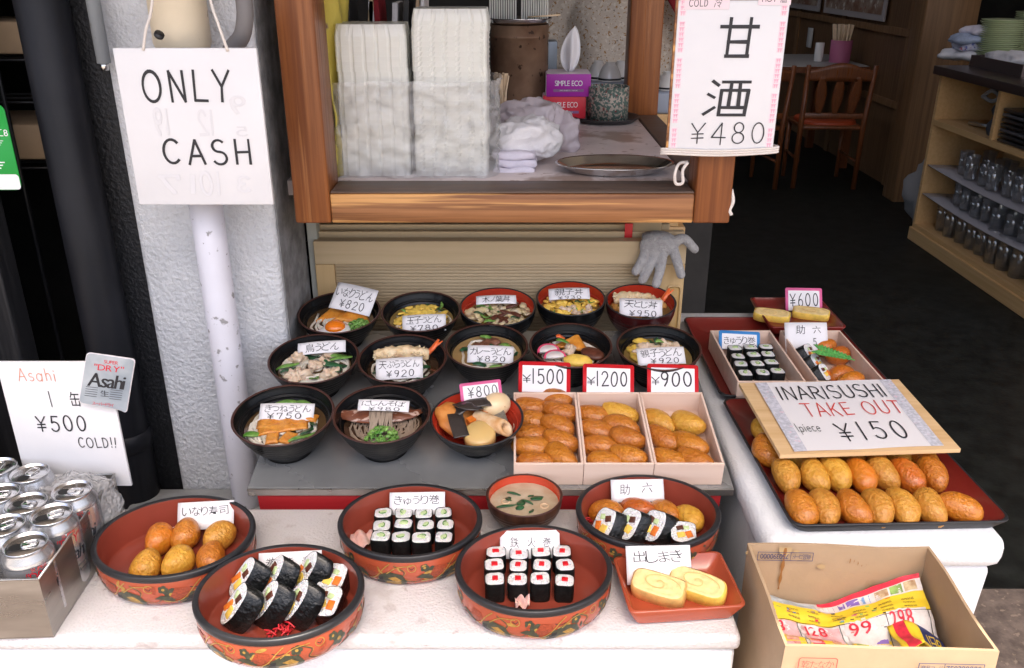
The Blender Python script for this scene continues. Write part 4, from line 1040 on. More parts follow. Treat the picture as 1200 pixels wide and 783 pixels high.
# ------------------------------------------------------------------ small rolls
def roll_proto(kind, seed, M, label, group):
    a, H = .0146, .0305
    t = E('tuna_roll' if kind == 'tuna' else 'cucumber_roll', label, 'sushi', M, group)
    o = squircle(a, a * .95, 32, .52, .05, seed); o2 = [(x * .965, y * .965) for x, y in o]; n = len(o)
    v = [(x * .97, y * .97, 0.0) for x, y in o] + [(x, y, .004) for x, y in o] + [(x, y, H - .001) for x, y in o] + [(x, y, H + .0006) for x, y in o2] + [(x * .95, y * .95, H - .003) for x, y in o2]
    f = [(k * n + i, k * n + (i + 1) % n, (k + 1) * n + (i + 1) % n, (k + 1) * n + i) for k in range(4) for i in range(n)] + [tuple(range(n - 1, -1, -1))]
    one((v, f), 'nori_wrap', nori_m, t)
    rings = 9; v = [(0, 0, H)]; f = []
    for k in range(1, rings + 1):
        for i, (x, y) in enumerate(o2):
            s = k / rings; q = Vector((x * s, y * s, 0)); z = H + .0012 * (1 - s ** 6) + .0013 * noise.noise(Vector((q.x * 420 + seed * 9, q.y * 420, seed))) * (1 if k < rings else .3)
            v.append((q.x, q.y, z - (.0012 if k == rings else 0)))
    for i in range(n): f.append((0, 1 + i, 1 + (i + 1) % n))
    for k in range(1, rings):
        for i in range(n): f.append((1 + (k - 1) * n + i, 1 + k * n + i, 1 + k * n + (i + 1) % n, 1 + (k - 1) * n + (i + 1) % n))
    one((v, f), 'rice', rice_m, t)
    if kind == 'tuna':
        g = rng.uniform(-8, 8); one(xf(box(rng.uniform(.0088, .0108), rng.uniform(.0080, .0098), .003, .0009), T(rng.uniform(-.0012, .0012), rng.uniform(-.001, .001), H + .0010) @ RZ(g)), 'tuna_filling', tuna_m, t)
    else:
        k = blob(.0072, .0046, .0022, 16, 8, .12, 200, seed)
        c = one(xf(k, T(rng.uniform(-.001, .001), rng.uniform(-.001, .001), H + .0008) @ RZ(rng.uniform(-35, 35))), 'cucumber_filling', cuc_m, t)
        q = [(math.cos(b) * .0066, math.sin(b) * .0042, H + .0021) for b in [R(x) for x in range(150, 320, 17)]]
        one(tube(q, .0009, 6), 'cucumber_skin', cuc_skin, c, RZ(rng.uniform(-30, 30)))
    return t
PROTO = {}
COLW = {4: ['far left', 'left of centre', 'right of centre', 'far right'], 3: ['left', 'centre', 'right']}
def rolls(kind, grid_px, z0, where, group, rowname, noisegrp, rot=0):
    for ri, row in enumerate(grid_px):
        for ci, (px, py) in enumerate(row):
            p = onz(px, py, z0 + .0315); M = T(p.x + rng.uniform(-.0007, .0007), p.y + rng.uniform(-.0007, .0007), z0) @ RZ(rng.uniform(-7, 7) + 90 * rng.randrange(4)) @ RX(rng.uniform(-2, 2)) @ SCL(rng.uniform(.95, 1.03), rng.uniform(.95, 1.03), rng.uniform(.95, 1.05))
            lab = f"{'red tuna' if kind == 'tuna' else 'pale cucumber'} roll in the {rowname[ri]} row, {COLW[len(row)][ci]}, {where}"
            k = (kind, (ri * 3 + ci) % 5)
            if k not in PROTO: PROTO[k] = roll_proto(kind, k[1] + 1, M, lab, group)
            else: dup(PROTO[k], M, lab, group)
def zm(pts, s, ox, oy): return [[(ox + x / s, oy + y / s) for x, y in row] for row in pts]
rolls('tuna', zm([[(243, 383), (375, 381), (505, 381), (640, 383)], [(243, 300), (380, 300), (515, 297), (648, 300)], [(250, 228), (380, 232), (507, 224), (632, 224)]], 4.895, 530, 600), ZT, 'front tub', 'tuna rolls in the front tub', ['front', 'middle', 'back'], 0)
rolls('cuc', zm([[(180, 284), (258, 282), (335, 285), (420, 288)], [(184, 239), (268, 236), (350, 238), (428, 240)], [(190, 195), (266, 193), (343, 194), (418, 195)]], 3.223, 390, 540), ZT, 'lacquer tub', 'cucumber rolls in the tub', ['front', 'middle', 'back'], 0)
# pickled ginger
def ginger_bit(px, py, s, label, m=ginger, z=ZT):
    p = onz(px, py, z + .008); t = E('pickled_ginger', label, 'garnish', T(p.x, p.y, z))
    def fn(u, v):
        return Vector(((u - .5) * s, (v - .5) * s * 1.2, .005 + .010 * abs(math.sin(u * 5 + v * 3)) + .003 * noise.noise((u * 4, v * 4, s * 100))))
    one(sheet(14, 14, fn, .001), 'ginger_fold', m, t); return t
ginger_bit(423, 633, .032, 'pale pink pickled ginger at the left of the cucumber rolls')
ginger_bit(612, 707, .020, 'pale pickled ginger in front of the tuna rolls')
def ginger_shreds(px, py, n, rad, label, z=ZT):
    p = onz(px, py, z + .004); t = E('pickled_ginger', label, 'garnish', T(p.x, p.y, z)); m_ = MB()
    for i in range(n):
        a = rng.uniform(0, 6.28); d = rad * math.sqrt(rng.random()); q = Vector((math.cos(a) * d, math.sin(a) * d, rng.uniform(.001, .010))); e = Vector((rng.uniform(-1, 1), rng.uniform(-1, 1), rng.uniform(-.3, .3))) * .009
        m_.add(tube(spline([q - e, q + Vector((0, 0, .003)), q + e], 4), .0013, 6), ginger_red)
    m_.build('ginger_shreds', t)
ginger_shreds(326, 738, 26, .018, 'red pickled ginger shreds in front of the thick rolls')
ginger_shreds(694, 606, 22, .014, 'red pickled ginger at the left of the mixed tub')

# ------------------------------------------------------------------ thick rolls with several fillings
def thick_roll(c, n, up, a_ext, w_, h_, L_, seed, label, group, e=.62):
    n = Vector(n).normalized(); ey = (Vector(up) - n * n.dot(Vector(up))).normalized(); ex = ey.cross(n).normalized()
    B = Matrix((ex, ey, n)).transposed(); A = B.inverted() @ (Vector(a_ext).normalized() * L_)
    t = E('thick_sushi_roll', label, 'sushi', T(c) @ B.to_4x4(), group)
    o = squircle(w_, h_, 36, e, .08, seed); k = len(o); v = []
    for s, q in ((-.06, .93), (-.005, .985), (.05, 1), (.5, 1.015), (.95, 1), (1, .93)):
        v += [(x * q + A.x * s, y * q + A.y * s, A.z * s) for x, y in o]
    f = [(j * k + (i + 1) % k, j * k + i, (j + 1) * k + i, (j + 1) * k + (i + 1) % k) for j in range(5) for i in range(k)] + [tuple(5 * k + i for i in range(k))]
    one((v[k:], [tuple(i - k for i in q) for q in f if min(q) >= k]), 'nori_wrap', nori_shiny, t)
    o2 = [(x * .965, y * .965) for x, y in o]; rings = 10; v = [(0, 0, .0012)]; f = []
    for j in range(1, rings + 1):
        for (x, y) in o2:
            s = j / rings; v.append((x * s, y * s, .0012 * (1 - s ** 8) + .0016 * noise.noise(Vector((x * s * 380 + seed * 7, y * s * 380, seed))) * (1 if j < rings else 0)))
    for i in range(k): f.append((0, 1 + i, 1 + (i + 1) % k))
    for j in range(1, rings):
        for i in range(k): f.append((1 + (j - 1) * k + i, 1 + j * k + i, 1 + j * k + (i + 1) % k, 1 + (j - 1) * k + (i + 1) % k))
    one((v, f), 'rice', rice_m, t)
    q = random.Random(seed); sy = h_ / .022
    parts = [('omelette_filling', egg_y, (-.0048, -.0065), (.0120, .0110)), ('carrot_filling', carrot, (.0078, -.0055), (.0100, .0135)), ('mushroom_filling', brownf, (-.0062, .0075), (.0105, .0085)), ('cucumber_filling', cuc_m, (.0045, .0072), (.0085, .0075))]
    fl = q.choice((-1, 1))
    for nm, m, (x, y), (a, b) in parts:
        g = join(xf(box(a * w_ / .019, b * sy, .0032, .0011), RZ(q.uniform(-25, 25))))
        one(g, nm, m, t, T((x * fl + q.uniform(-.001, .001)) * w_ / .019, (y + q.uniform(-.001, .001)) * sy, .0012))
    return t
g = 'thick rolls in the overhanging tub'
for ri, row in enumerate([[(200, 440), (362, 425), (520, 425)], [(240, 298), (395, 290), (572, 268)]]):
    for ci, (x, y) in enumerate(row):
        c = onz(230 + x / 4.525, 610 + y / 4.525, ZT + .036)
        thick_roll(c, (-.66, -.46, .58), (.72, .30, .62), (.80, -.22, -.42), .0155, .0345, .028, ri * 3 + ci + 1,
                   f"dark thick roll in the {['front', 'back'][ri]} row of the overhanging tub, {['left', 'second from left', 'third from left'][ci]}", g, .92)
for ri, (x, y) in enumerate([(690, 425), (722, 300)]):
    c = onz(230 + x / 4.525, 610 + y / 4.525, ZT + .034)
    thick_roll(c, (-.12, -.36, .92), (.2, .9, .3), (.10, .35, -.93), .0195, .0225, .030, 11 + ri, f"thick roll showing its rice face upward at the {['front', 'back'][ri]} right of the tub", g, .5)
g = 'thick rolls in the mixed tub'
for i, (x, y) in enumerate([(152, 236), (244, 238), (338, 244)]):
    c = onz(660 + x / 3.22, 540 + y / 3.22, ZT + .032)
    thick_roll(c, (-.55, -.42, .72), (.35, .5, .8), (.80, .10, -.45), .0185, .026, .026, 21 + i, f"thick roll leaning in the mixed tub, {['leftmost', 'second from left', 'third from left'][i]}", g)
c = onz(660 + 455 / 3.22, 540 + 268 / 3.22, ZT + .030)
thick_roll(c, (.0, -.35, .93), (.1, .9, .35), (.0, .35, -.93), .020, .019, .026, 25, 'thick roll lying face up at the right front of the mixed tub', g, .5)

# ------------------------------------------------------------------ tofu pouches
def inari_mesh(seed):
    # a plump, slightly bent pouch with creases
    a, b, h = .0345, .0200, .0180
    v, f = blob(a, b, h, 52, 34, 0, 30, seed, .96)
    out = []
    for p in v:
        q = Vector(p); s = q.x / a
        q.y *= 1 - .14 * s * (1 if seed % 2 else -1); q.y += .0045 * (s * s) * (1 if seed % 3 else -1)
        k = noise.noise(Vector((q.x * 40 + seed * 11, q.y * 40, q.z * 40))) * .0012
        w_ = Vector((q.x * 150 + seed * 5 + 2 * noise.noise(q * 60), q.y * 260, q.z * 260 + seed)); k += (1 - 2 * abs(noise.noise(w_))) * .00055
        if abs(s) > .8: k += .0009 * noise.noise(q * 190 + Vector((seed, 0, 0)))
        d = q.normalized(); q += d * k
        if q.z < -h * .8: q.z = -h * .8
        q.z += h * .8; out.append(tuple(q))
    return MB().add((out, f), inari_m).mesh('tofu_pouch')
INM = [inari_mesh(s) for s in range(1, 7)]
INR = [m.copy() for m in INM]; INP = [m.copy() for m in INM]
for m in INR: m.materials[0] = inari_red
for m in INP: m.materials[0] = inari_pale
def inari(M, k, label, group, var=0):
    o = bpy.data.objects.new('tofu_pouch_sushi', (INM, INR, INP)[var][k % 6]); COL.objects.link(o); o.matrix_world = M
    return tag(o, label, 'sushi', group)
# three thin wooden boxes on the shelf
HB = .046
b00 = ontab(600.6, 458.5, HB); b10 = ontab(821.3, 461, HB); b01 = ontab(602.6, 543, HB); b11 = ontab(852.5, 545, HB)
bx0 = (b00.x + b01.x) / 2; bx1 = (b10.x + b11.x) / 2; by0 = (b01.y + b11.y) / 2; by1 = (b00.y + b10.y) / 2; bw = (bx1 - bx0) / 3
def wood_box(t, x0, x1, y0, y1, h, wall=.004):
    one(bb(x0, x1, y0, y0 + wall, 0, h, .0008), 'side_panel', boxwood, t, smooth=False); one(bb(x0, x1, y1 - wall, y1, 0, h, .0008), 'side_panel', boxwood, t, smooth=False)
    one(bb(x0, x0 + wall, y0 + wall + .0003, y1 - wall - .0003, 0, h - .0004, .0008), 'side_panel', boxwood, t, smooth=False); one(bb(x1 - wall, x1, y0 + wall + .0003, y1 - wall - .0003, 0, h - .0004, .0008), 'side_panel', boxwood, t, smooth=False)
    one(bb(x0 + wall + .0003, x1 - wall - .0003, y0 + wall + .0003, y1 - wall - .0003, .001, .004), 'bottom_panel', boxwood, t, smooth=False)
for i, nm in enumerate(['¥1500', '¥1200', '¥900']):
    t = thing('wooden_box', f"thin wooden box of {['ten', 'eight', 'six'][i]} tofu pouches below the {nm} card", 'box', 'thin wooden boxes on the shelf', TAB @ T(bx0 + bw * (i + .5), (by0 + by1) / 2, .0005))
    wood_box(t, -bw / 2 + .0004, bw / 2 - .0004, -(by1 - by0) / 2, (by1 - by0) / 2, HB)
LAYOUT = [([(105, 505 - 275), (100, 292), (100, 372), (104, 440), (130, 520)], [(238, 178), (262, 248), (252, 318), (262, 405), (275, 490)]),
          ([(435, 270), (460, 350), (470, 430), (505, 520)], [(582, 258), (600, 320), (632, 392), (635, 488)]),
          ([(800, 298), (825, 392), (862, 508)], [(965, 312), (975, 422), (1003, 515)])]
for i, (Lc, Rc) in enumerate(LAYOUT):
    for side, colp in enumerate((Lc, Rc)):
        n = len(colp)
        for k, (x, y) in enumerate(colp):
            z = .024 + (.006 if side else 0)
            p = ontab(600 + x / 4.615, 420 + y / 4.615, z + .012)
            p.x = min(max(p.x, bx0 + bw * i + .030), bx0 + bw * (i + 1) - .030); p.y = max(p.y, by0 + (.034 if i == 2 else .028))
            ang = (rng.uniform(-14, 2) if side == 0 else rng.uniform(-36, -22)) if i < 2 else (-40 + rng.uniform(-8, 8))
            if i == 0 and k == 4 and side: ang = -52
            back = n - 1 - k
            inari(TAB @ T(p.x, p.y, z - .018) @ RZ(ang) @ RX(rng.uniform(14, 22)) @ RY(rng.uniform(-6, 10)) @ SCL(rng.uniform(.98, 1.07), rng.uniform(.96, 1.06), 1.08), rng.randrange(6),
                  f"brown tofu pouch, {['first', 'second', 'third', 'fourth', 'fifth'][back]} from the front in the {['left', 'right'][side]} column of the {['¥1500', '¥1200', '¥900'][i]} box",
                  'tofu pouches in the wooden boxes', 0 if not (i == 1 and side == 1 and k == 0) and not (i == 2 and k == 0) else 2)
# six in the left tub
for i, (x, y, a, var, w_) in enumerate([(257, 338, 80, 2, 'speckled pale tofu pouch at the front left of the left tub'), (388, 322, 70, 2, 'plain tan tofu pouch at the front centre of the left tub'), (515, 306, 100, 0, 'orange tofu pouch at the front right of the left tub'),
                                       (308, 236, 90, 1, 'small orange tofu pouch at the back left of the left tub'), (420, 214, 85, 0, 'orange brown tofu pouch at the back centre of the left tub'), (552, 226, 60, 2, 'speckled tofu pouch at the back right of the left tub')]):
    p = onz(100 + x / 3.512, 560 + y / 3.512, ZT + .026)
    inari(T(p.x, p.y, ZT + (.004 if i > 2 else .001)) @ RZ(a) @ RY(-12) @ SCL(.80, 1.02, 1.2), i, w_, 'tofu pouches in the left tub', var)
for i, (x, y, a, var, w_) in enumerate([(180, 166, 150, 0, 'tofu pouch at the left of the mixed tub behind the first roll'), (285, 162, 140, 1, 'shiny orange tofu pouch second from left in the mixed tub'), (395, 172, 130, 0, 'tofu pouch third from left in the mixed tub'), (487, 192, 118, 2, 'pale speckled tofu pouch at the right of the mixed tub')]):
    p = onz(660 + x / 3.22, 540 + y / 3.22, ZT + .034)
    inari(T(p.x, p.y, ZT + .004) @ RZ(a) @ RY(14) @ RX(-8) @ SCL(.92, .98, 1.15), i + 1, w_, 'tofu pouches in the mixed tub', var)

# ------------------------------------------------------------------ rectangular dishes and trays
def rr3(w_, d_, r_, z, n=5): return [(x, y, z) for x, y in rrect(-w_ / 2, w_ / 2, -d_ / 2, d_ / 2, r_, n)]
def tray(name, label, w_, d_, h, M, mi, mo_, flare=.012, cr=.02, cat='tray', group=None, rimw=.004, foot=None):
    t = thing(name, label, cat, group, M)
    L_ = [rr3(w_ - 2 * flare, d_ - 2 * flare, cr, 0), rr3(w_, d_, cr, h - .002), rr3(w_ - .001, d_ - .001, cr, h)]
    I_ = [rr3(w_ - 2 * rimw, d_ - 2 * rimw, cr, h), rr3(w_ - 2 * flare - 2 * rimw, d_ - 2 * flare - 2 * rimw, cr, .005), rr3(w_ * .5, d_ * .5, cr, .0046)]
    def loft(Ls):
        n = len(Ls[0]); v = sum(Ls, []); return v, [(k * n + i, k * n + (i + 1) % n, (k + 1) * n + (i + 1) % n, (k + 1) * n + i) for k in range(len(Ls) - 1) for i in range(n)]
    n = len(L_[0]); m_ = MB(); m_.add(loft(L_ + [I_[0]]), mo_); m_.add((L_[0], [tuple(range(n - 1, -1, -1))]), mo_); m_.build('tray_body', t)
    m_ = MB(); m_.add(loft(I_), mi); m_.add((I_[2], [tuple(range(n))]), mi); m_.build('tray_lining', t)
    return t
# front tray of pouches on the right foam box
A = onz(926.7, 621, ZR + .016); B_ = onz(1184, 612, ZR + .016); C_ = onz(857, 470, ZR + .016)
yaw = math.degrees(math.atan2(B_.y - A.y, B_.x - A.x)) * .6
tw = (B_ - A).length; td = (C_ - A).length
cT = Vector(((A.x + B_.x) / 2 - .004, (A.y + B_.y) / 2 + td / 2, ZR))
tray('serving_tray', 'red tray with a black rim holding rows of tofu pouches under the INARISUSHI board', tw, td, .020, T(cT) @ RZ(yaw), red_tray, black_rim, group='red trays on the right foam box')
tray('serving_tray', 'rear red tray with a black rim carrying two wooden boxes', .355, td * .99, .020, T(cT.x + .003, cT.y + td + .003, ZR), red_tray, black_rim, group='red trays on the right foam box')
ZI = ZR + .0055
OX, OY, OS = 800, 320, 2.4475
front = [(350, 668), (420, 668), (495, 668), (575, 668), (645, 663), (720, 665), (808, 670)]
second = [(305, 575), (380, 573), (447, 570), (520, 573), (577, 568), (652, 573), (728, 570)]
third = [(240, 500), (345, 517), (410, 517), (485, 515), (545, 510), (620, 512), (690, 520)]
ordn = ['leftmost', 'second', 'third', 'fourth', 'fifth', 'sixth', 'rightmost']
vary = {(0, 0): 0, (1, 3): 1, (1, 5): 1, (1, 2): 2, (0, 3): 2, (0, 4): 2, (1, 0): 2, (1, 4): 2, (0, 1): 2}
for ri, row in enumerate((front, second, third)):
    for ci, (x, y) in enumerate(row):
        p = onz(OX + x / OS, OY + y / OS, ZI + .030); p.y += .017 if ri == 0 else .012
        a = 102 + rng.uniform(-9, 9)
        if ri == 0 and ci == 6: a = 150
        inari(T(p.x, p.y, ZI + (.004 if ri else .001)) @ RZ(a) @ RY(-16 if a < 140 else -6) @ SCL(1.0, rng.uniform(1.02, 1.12), 1.2), ci + ri,
              f"tofu pouch, {ordn[ci]} {'from left ' if 0 < ci < 6 else ''}in the {['front row of the red tray', 'second row of the red tray', 'half hidden third row under the board'][ri]}",
              'tofu pouches on the red tray', vary.get((ri, ci), 2 if ci % 2 else 0))
for ci, (x, y) in enumerate([(228, 440)]):
    p = onz(OX + x / OS, OY + y / OS, ZI + .022); inari(T(p.x, p.y, ZI + .001) @ RZ(100) @ SCL(.9, .9, 1), 2, 'tofu pouch peeping out at the left edge of the INARISUSHI board', 'tofu pouches on the red tray', 2)
# sign board lying over the tray
ZB = ZR + .064
bl = onz(914.4, 533, ZB); br = onz(1126, 526, ZB); tl_ = onz(866, 449, ZB); tr_ = onz(1053, 444.6, ZB)
t = thing('sign_board', 'tan wooden board with the INARISUSHI TAKE OUT notice lying across the red tray', 'sign')
n4 = [(bl.x, bl.y), (br.x, br.y), (tr_.x, tr_.y), (tl_.x, tl_.y)]
one(prism(n4, ZB - .007, ZB), 'board', boardwood, t, smooth=False)
pc = [onz(*q, ZB) for q in ((931, 530.5), (1106, 523), (1043, 446), (884.5, 450.5))]
def bil(u, v): return pc[0].lerp(pc[1], u).lerp(pc[3].lerp(pc[2], u), v)
def psheet(u0, u1, v0, v1, dz, nx=10, ny=10): return grid(nx, ny, lambda u, v: bil(u0 + (u1 - u0) * u, v0 + (v1 - v0) * v) + Vector((0, 0, dz + .0012 * math.sin((u0 + (u1 - u0) * u) * 5 + 1) ** 2 + .001 * (v0 + (v1 - v0) * v) ** 2)))
one(psheet(0, 1, 0, 1, .001, 20, 14), 'paper_notice', paper, t)
lace = mat('lace_border', (.42, .43, .48), .6, col2=(.66, .66, .72), vs=160, spots=[(90, .62, (.70, .52, .58))])
one(psheet(0, .085, 0, 1, .0014, 3, 14), 'lace_border', lace, t); one(psheet(.915, 1, 0, 1, .0014, 3, 14), 'lace_border', lace, t)
def onpaper(vfw, u0, u1, v0, v1, m, dz=.0018):
    (v, f), w_ = vfw; xs = [p[0] for p in v]; ys = [p[1] for p in v]; a, b, c, d = min(xs), max(xs), min(ys), max(ys)
    q = []
    for p in v:
        u = u0 + (u1 - u0) * (p[0] - a) / (b - a); w2 = v0 + (v1 - v0) * (p[1] - c) / (d - c)
        q.append(bil(u, w2) + Vector((0, 0, dz + p[2] + .0012 * math.sin(u * 5 + 1) ** 2 + .001 * w2 * w2)))
    return (q, f), m
m_ = MB()
for a in (onpaper(hand('INARISUSHI', 1, .085, .16, seed=4), .12, .88, .70, .93, ink), onpaper(hand('TAKE OUT', 1, .075, .2, seed=5), .22, .92, .44, .66, ink_red),
          onpaper(hand('1piece', 1, .08, .2, seed=6), .10, .26, .20, .36, ink), onpaper(hand('¥150', 1, .075, .36, seed=7), .36, .82, .10, .36, ink)):
    m_.add(a[0], a[1], smooth=False)
m_.build('lettering', t)
# small wooden boxes on the rear tray
ZW = ZR + .0055; hb = .045
def boxat(px0, px1, py, y0, y1):
    a = onz(px0, py, ZW + hb); b = onz(px1, py, ZW + hb); return a.x, b.x, a.y
xa0, xa1, yb = boxat(832, 902.6, 387, 0, 0); xb0, xb1, _ = boxat(914, 984.4, 387, 0, 0); yf = yb - .255
t = thing('wooden_box', 'thin wooden box of cucumber rolls on the rear red tray', 'box', None, T((xa0 + xa1) / 2, (yb + yf) / 2, ZW)); wood_box(t, -(xa1 - xa0) / 2, (xa1 - xa0) / 2, -(yb - yf) / 2, (yb - yf) / 2, hb)
t = thing('wooden_box', 'thin wooden box of rolls and tofu pouches with a green leaf', 'box', None, T((xb0 + xb1) / 2, (yb + yf) / 2, ZW)); wood_box(t, -(xb1 - xb0) / 2, (xb1 - xb0) / 2, -(yb - yf) / 2, (yb - yf) / 2, hb)
rolls('cuc', zm([[(188, 650), (300, 645), (398, 640)], [(160, 594), (262, 592), (358, 582)], [(138, 540), (240, 536), (334, 530)], [(118, 484), (222, 482), (322, 478)]], 5.594, 840, 320), ZW + .0045, 'wooden box', 'cucumber rolls in the wooden box', ['front', 'second', 'third', 'back'], 0)
for i, (x, y) in enumerate([(545, 440), (612, 515), (660, 582), (712, 648)]):
    c = onz(840 + x / 5.594, 320 + y / 5.594, ZW + .032)
    thick_roll(c, (.52, -.46, .72), (-.2, .4, .9), (-.75, .1, -.5), .0155, .019, .026, 31 + i, f"small thick roll leaning in the wooden box with the green leaf, {['furthest back', 'second from the back', 'second from the front', 'frontmost'][i]}", 'thick rolls in the wooden box')
for i, (x, y, w_) in enumerate([(712, 455, 'furthest back'), (800, 505, 'behind the green leaf'), (812, 625, 'in front of the green leaf'), (885, 672, 'frontmost, against the board')]):
    p = onz(840 + x / 5.594, 320 + y / 5.594, ZW + .034); inari(T(p.x, p.y, ZW + .006) @ RZ(20) @ RX(8) @ SCL(.85, .95, 1.1), i, f"tofu pouch in the box with the leaf, {w_}", 'tofu pouches in the box with the leaf', 1)
p = onz(840 + 785 / 5.594, 320 + 540 / 5.594, ZW + .052)
t = thing('plastic_leaf', 'green fern shaped plastic leaf lying on the tofu pouches', 'garnish', None, T(p) @ RZ(-28) @ RX(12) @ RY(6))
m_ = MB(); m_.add(tube([(-.034, 0, 0), (0, 0, .003), (.036, 0, 0)], .0012, 6))
for k in range(11):
    x = .028 - k * .006; L_ = .010 + .018 * (k / 10) ** .7 * (1 if k < 9 else .7)
    for s in (-1, 1):
        m_.add(xf(blob(L_ * .5, .0030, .0010, 10, 6), T(x - L_ * .35, s * L_ * .34, .002) @ RZ(s * -42 + 180)))
        for j in (1, 2): m_.add(xf(blob(L_ * .2, .0022, .0009, 8, 5), T(x - L_ * .24 * j, s * L_ * (.26 * j + .06), .003) @ RZ(s * -80)))
m_.build('leaf_blade', t, m=green_f)
# small dish at the very back with two omelette slices
zd = ZR + .021
a = onz(883.5, 348.3, zd + .020); b = onz(965.7, 348.3, zd + .020); c = onz(987, 383.5, zd + .020); d = onz(899, 386, zd + .020)
tray('side_dish', 'small red dish with two omelette slices at the back of the trays', (b.x - a.x + c.x - d.x) / 2, a.y - c.y, .020, T((a.x + b.x + c.x + d.x) / 4, (a.y + c.y) / 2, zd), red_tray, red_tray, .010, .010, 'dish')
def omelette(px, py, z, L_, W, H, a, label, seed, group, tilt=14):
    p = onz(px, py, z + H * .9)
    t = E('omelette_slice', label, 'omelette', T(p.x, p.y, z) @ RZ(a) @ RX(tilt), group)
    o = squircle(L_ / 2, W / 2, 40, .5, .06, seed); n = len(o); v = []
    for s, q in ((0, .96), (.06, 1), (.5, 1.02), (.94, 1), (1, .95)): v += [(x * q + .0006 * noise.noise((x * 300, y * 300, s * 9)), y * q + .0006 * noise.noise((y * 300, x * 300, s * 7)), H * s) for x, y in o]
    f = [(k * n + i, k * n + (i + 1) % n, (k + 1) * n + (i + 1) % n, (k + 1) * n + i) for k in range(4) for i in range(n)] + [tuple(range(n - 1, -1, -1))]
    one((v, f), 'browned_skin', egg_brown if seed % 2 else egg_y, t)
    rings = 8; v = [(0, 0, H + .001)]; f = []
    for k in range(1, rings + 1):
        for x, y in o:
            s = k / rings * .95; v.append((x * s, y * s, H + .0009 * math.sin(k * 2.1) + .0008 * noise.noise((x * s * 160, y * s * 160, seed))))
    for i in range(n): f.append((0, 1 + i, 1 + (i + 1) % n))
    for k in range(1, rings):
        for i in range(n): f.append((1 + (k - 1) * n + i, 1 + k * n + i, 1 + k * n + (i + 1) % n, 1 + (k - 1) * n + (i + 1) % n))
    top = one((v, f), 'cut_face', egg_m, t)
    q = [(L_ * .42 * (1 - .12 * k / 6) * math.cos(k * .32) * (1 - k / 34), W * .40 * math.sin(k * .32) * (1 - k / 34), H + .0018) for k in range(0, 30)]
    one(tube(q, .0004, 5), 'roll_spiral', mat('omelette_layer', (.68, .43, .13), .5), top)
omelette(905, 366, zd + .004, .082, .036, .020, -20, 'pale omelette slice at the left in the small back dish', 2, 'omelette slices in the back dish', 10)
omelette(951, 364, zd + .004, .084, .036, .020, -20, 'pale omelette slice at the right in the small back dish', 4, 'omelette slices in the back dish', 10)
# square dish on the front foam box
a = onz(722, 650, ZF + .034); b = onz(848, 647, ZF + .034); c = onz(871.5, 709, ZF + .034); d = onz(733, 720, ZF + .034)
cc = (a + b + c + d) / 4; wq = ((b - a).length + (c - d).length) / 2; dq = ((a - d).length + (b - c).length) / 2
one_t = tray('square_dish', 'square vermilion dish with two thick omelette slices at the front right', wq, dq, .030, T(cc.x, cc.y, ZF + .004) @ RZ(5), orange_lacq, orange_lacq, .012, .010, 'dish')
one(bb(-wq * .34, wq * .34, -dq * .34, dq * .34, -.0038, .001, .001), 'dish_foot', orange_lacq, one_t, smooth=False)
omelette(660 + 365 / 3.22, 540 + 455 / 3.22, ZF + .010, .078, .040, .026, -26, 'browned omelette slice at the left of the vermilion dish', 1, 'omelette slices in the vermilion dish', 16)
omelette(660 + 510 / 3.22, 540 + 448 / 3.22, ZF + .010, .080, .040, .026, -30, 'bright yellow omelette slice at the right of the vermilion dish', 6, 'omelette slices in the vermilion dish', 16)
# ------------------------------------------------------------------ price cards
def card_mesh(t, w_, h_, m=paper, bend=.0, th=.0005, name='card'):
    fn = lambda u, v: Vector(((u - .5) * w_, (v - .5) * h_, bend * (1 - (2 * u - 1) ** 2) - bend * .5 * (v - .5) ** 2))
    return one(sheet(10, 4, fn, th), name, m, t)
def bend_of(x, y, w_, h_, bend): return bend * (1 - (2 * x / w_) ** 2) - bend * .5 * (y / h_) ** 2
def card(M, wd, hd, label, lines, group='handwritten cards on the sample dishes', frame=None, bend=.0028, fm=None):
    """lines: (text, centre x, centre y, width, height, style) in fractions of the card"""
    t = E('price_card', label, 'price card', M, group)
    fr = 0
    if frame:
        MB().add(prism(rrect(-wd / 2, wd / 2, -hd / 2, hd / 2, wd * .05), -.0016, -.0002), frame).build('plastic_frame', t)
        fr = wd * .075; bend = 0
        one(bb(-wd / 2 + fr, wd / 2 - fr, -hd / 2 + (fr if fm != 'open' else .0005), hd / 2 - fr, -.0001, .0003), 'card', paper, t, smooth=False)
    else: card_mesh(t, wd, hd, paper, bend)
    m_ = MB()
    for k, (s, cx, cy, lw, lh, st) in enumerate(lines):
        if st == 'pen': q = fit(hand, s, lw * wd, lh * hd, w=lh * hd * .105, gap=.25, seed=k + len(s))
        elif st == 'hand': q = fit(hand, s, lw * wd, lh * hd, w=lh * hd * .09, gap=.3, seed=k + len(s) + int(wd * 9999))
        else: q = fit(typed, s, lw * wd, lh * hd, jit=1.0, gap=.02, seed=k + len(s) + int(wd * 9999))
        v, f = place(q, cx * wd, cy * hd)
        v = [(x, y, z + .0004 + bend_of(x, y, wd, hd, bend)) for x, y, z in v]
        m_.add((v, f), ink, smooth=False)
    m_.build('lettering', t); return t
def tabcard(px, py, wpx, hpx, roll, label, lines, h=.066, e=50, frame=None, fm=None, group='handwritten cards on the sample dishes', yaw=0):
    p = TAB @ ontab(px, py, h); s = dep(p) / F
    q = 1 / max(.35, math.cos(R(abs(e - math.degrees(math.atan2(CAMH - p.z, p.y))))))
    return card(T(p) @ RZ(yaw) @ RX(90 - e) @ RZ(roll), wpx * s, hpx * s * q, label, lines, group, frame, fm=fm)
J = 'typed'; H_ = 'hand'
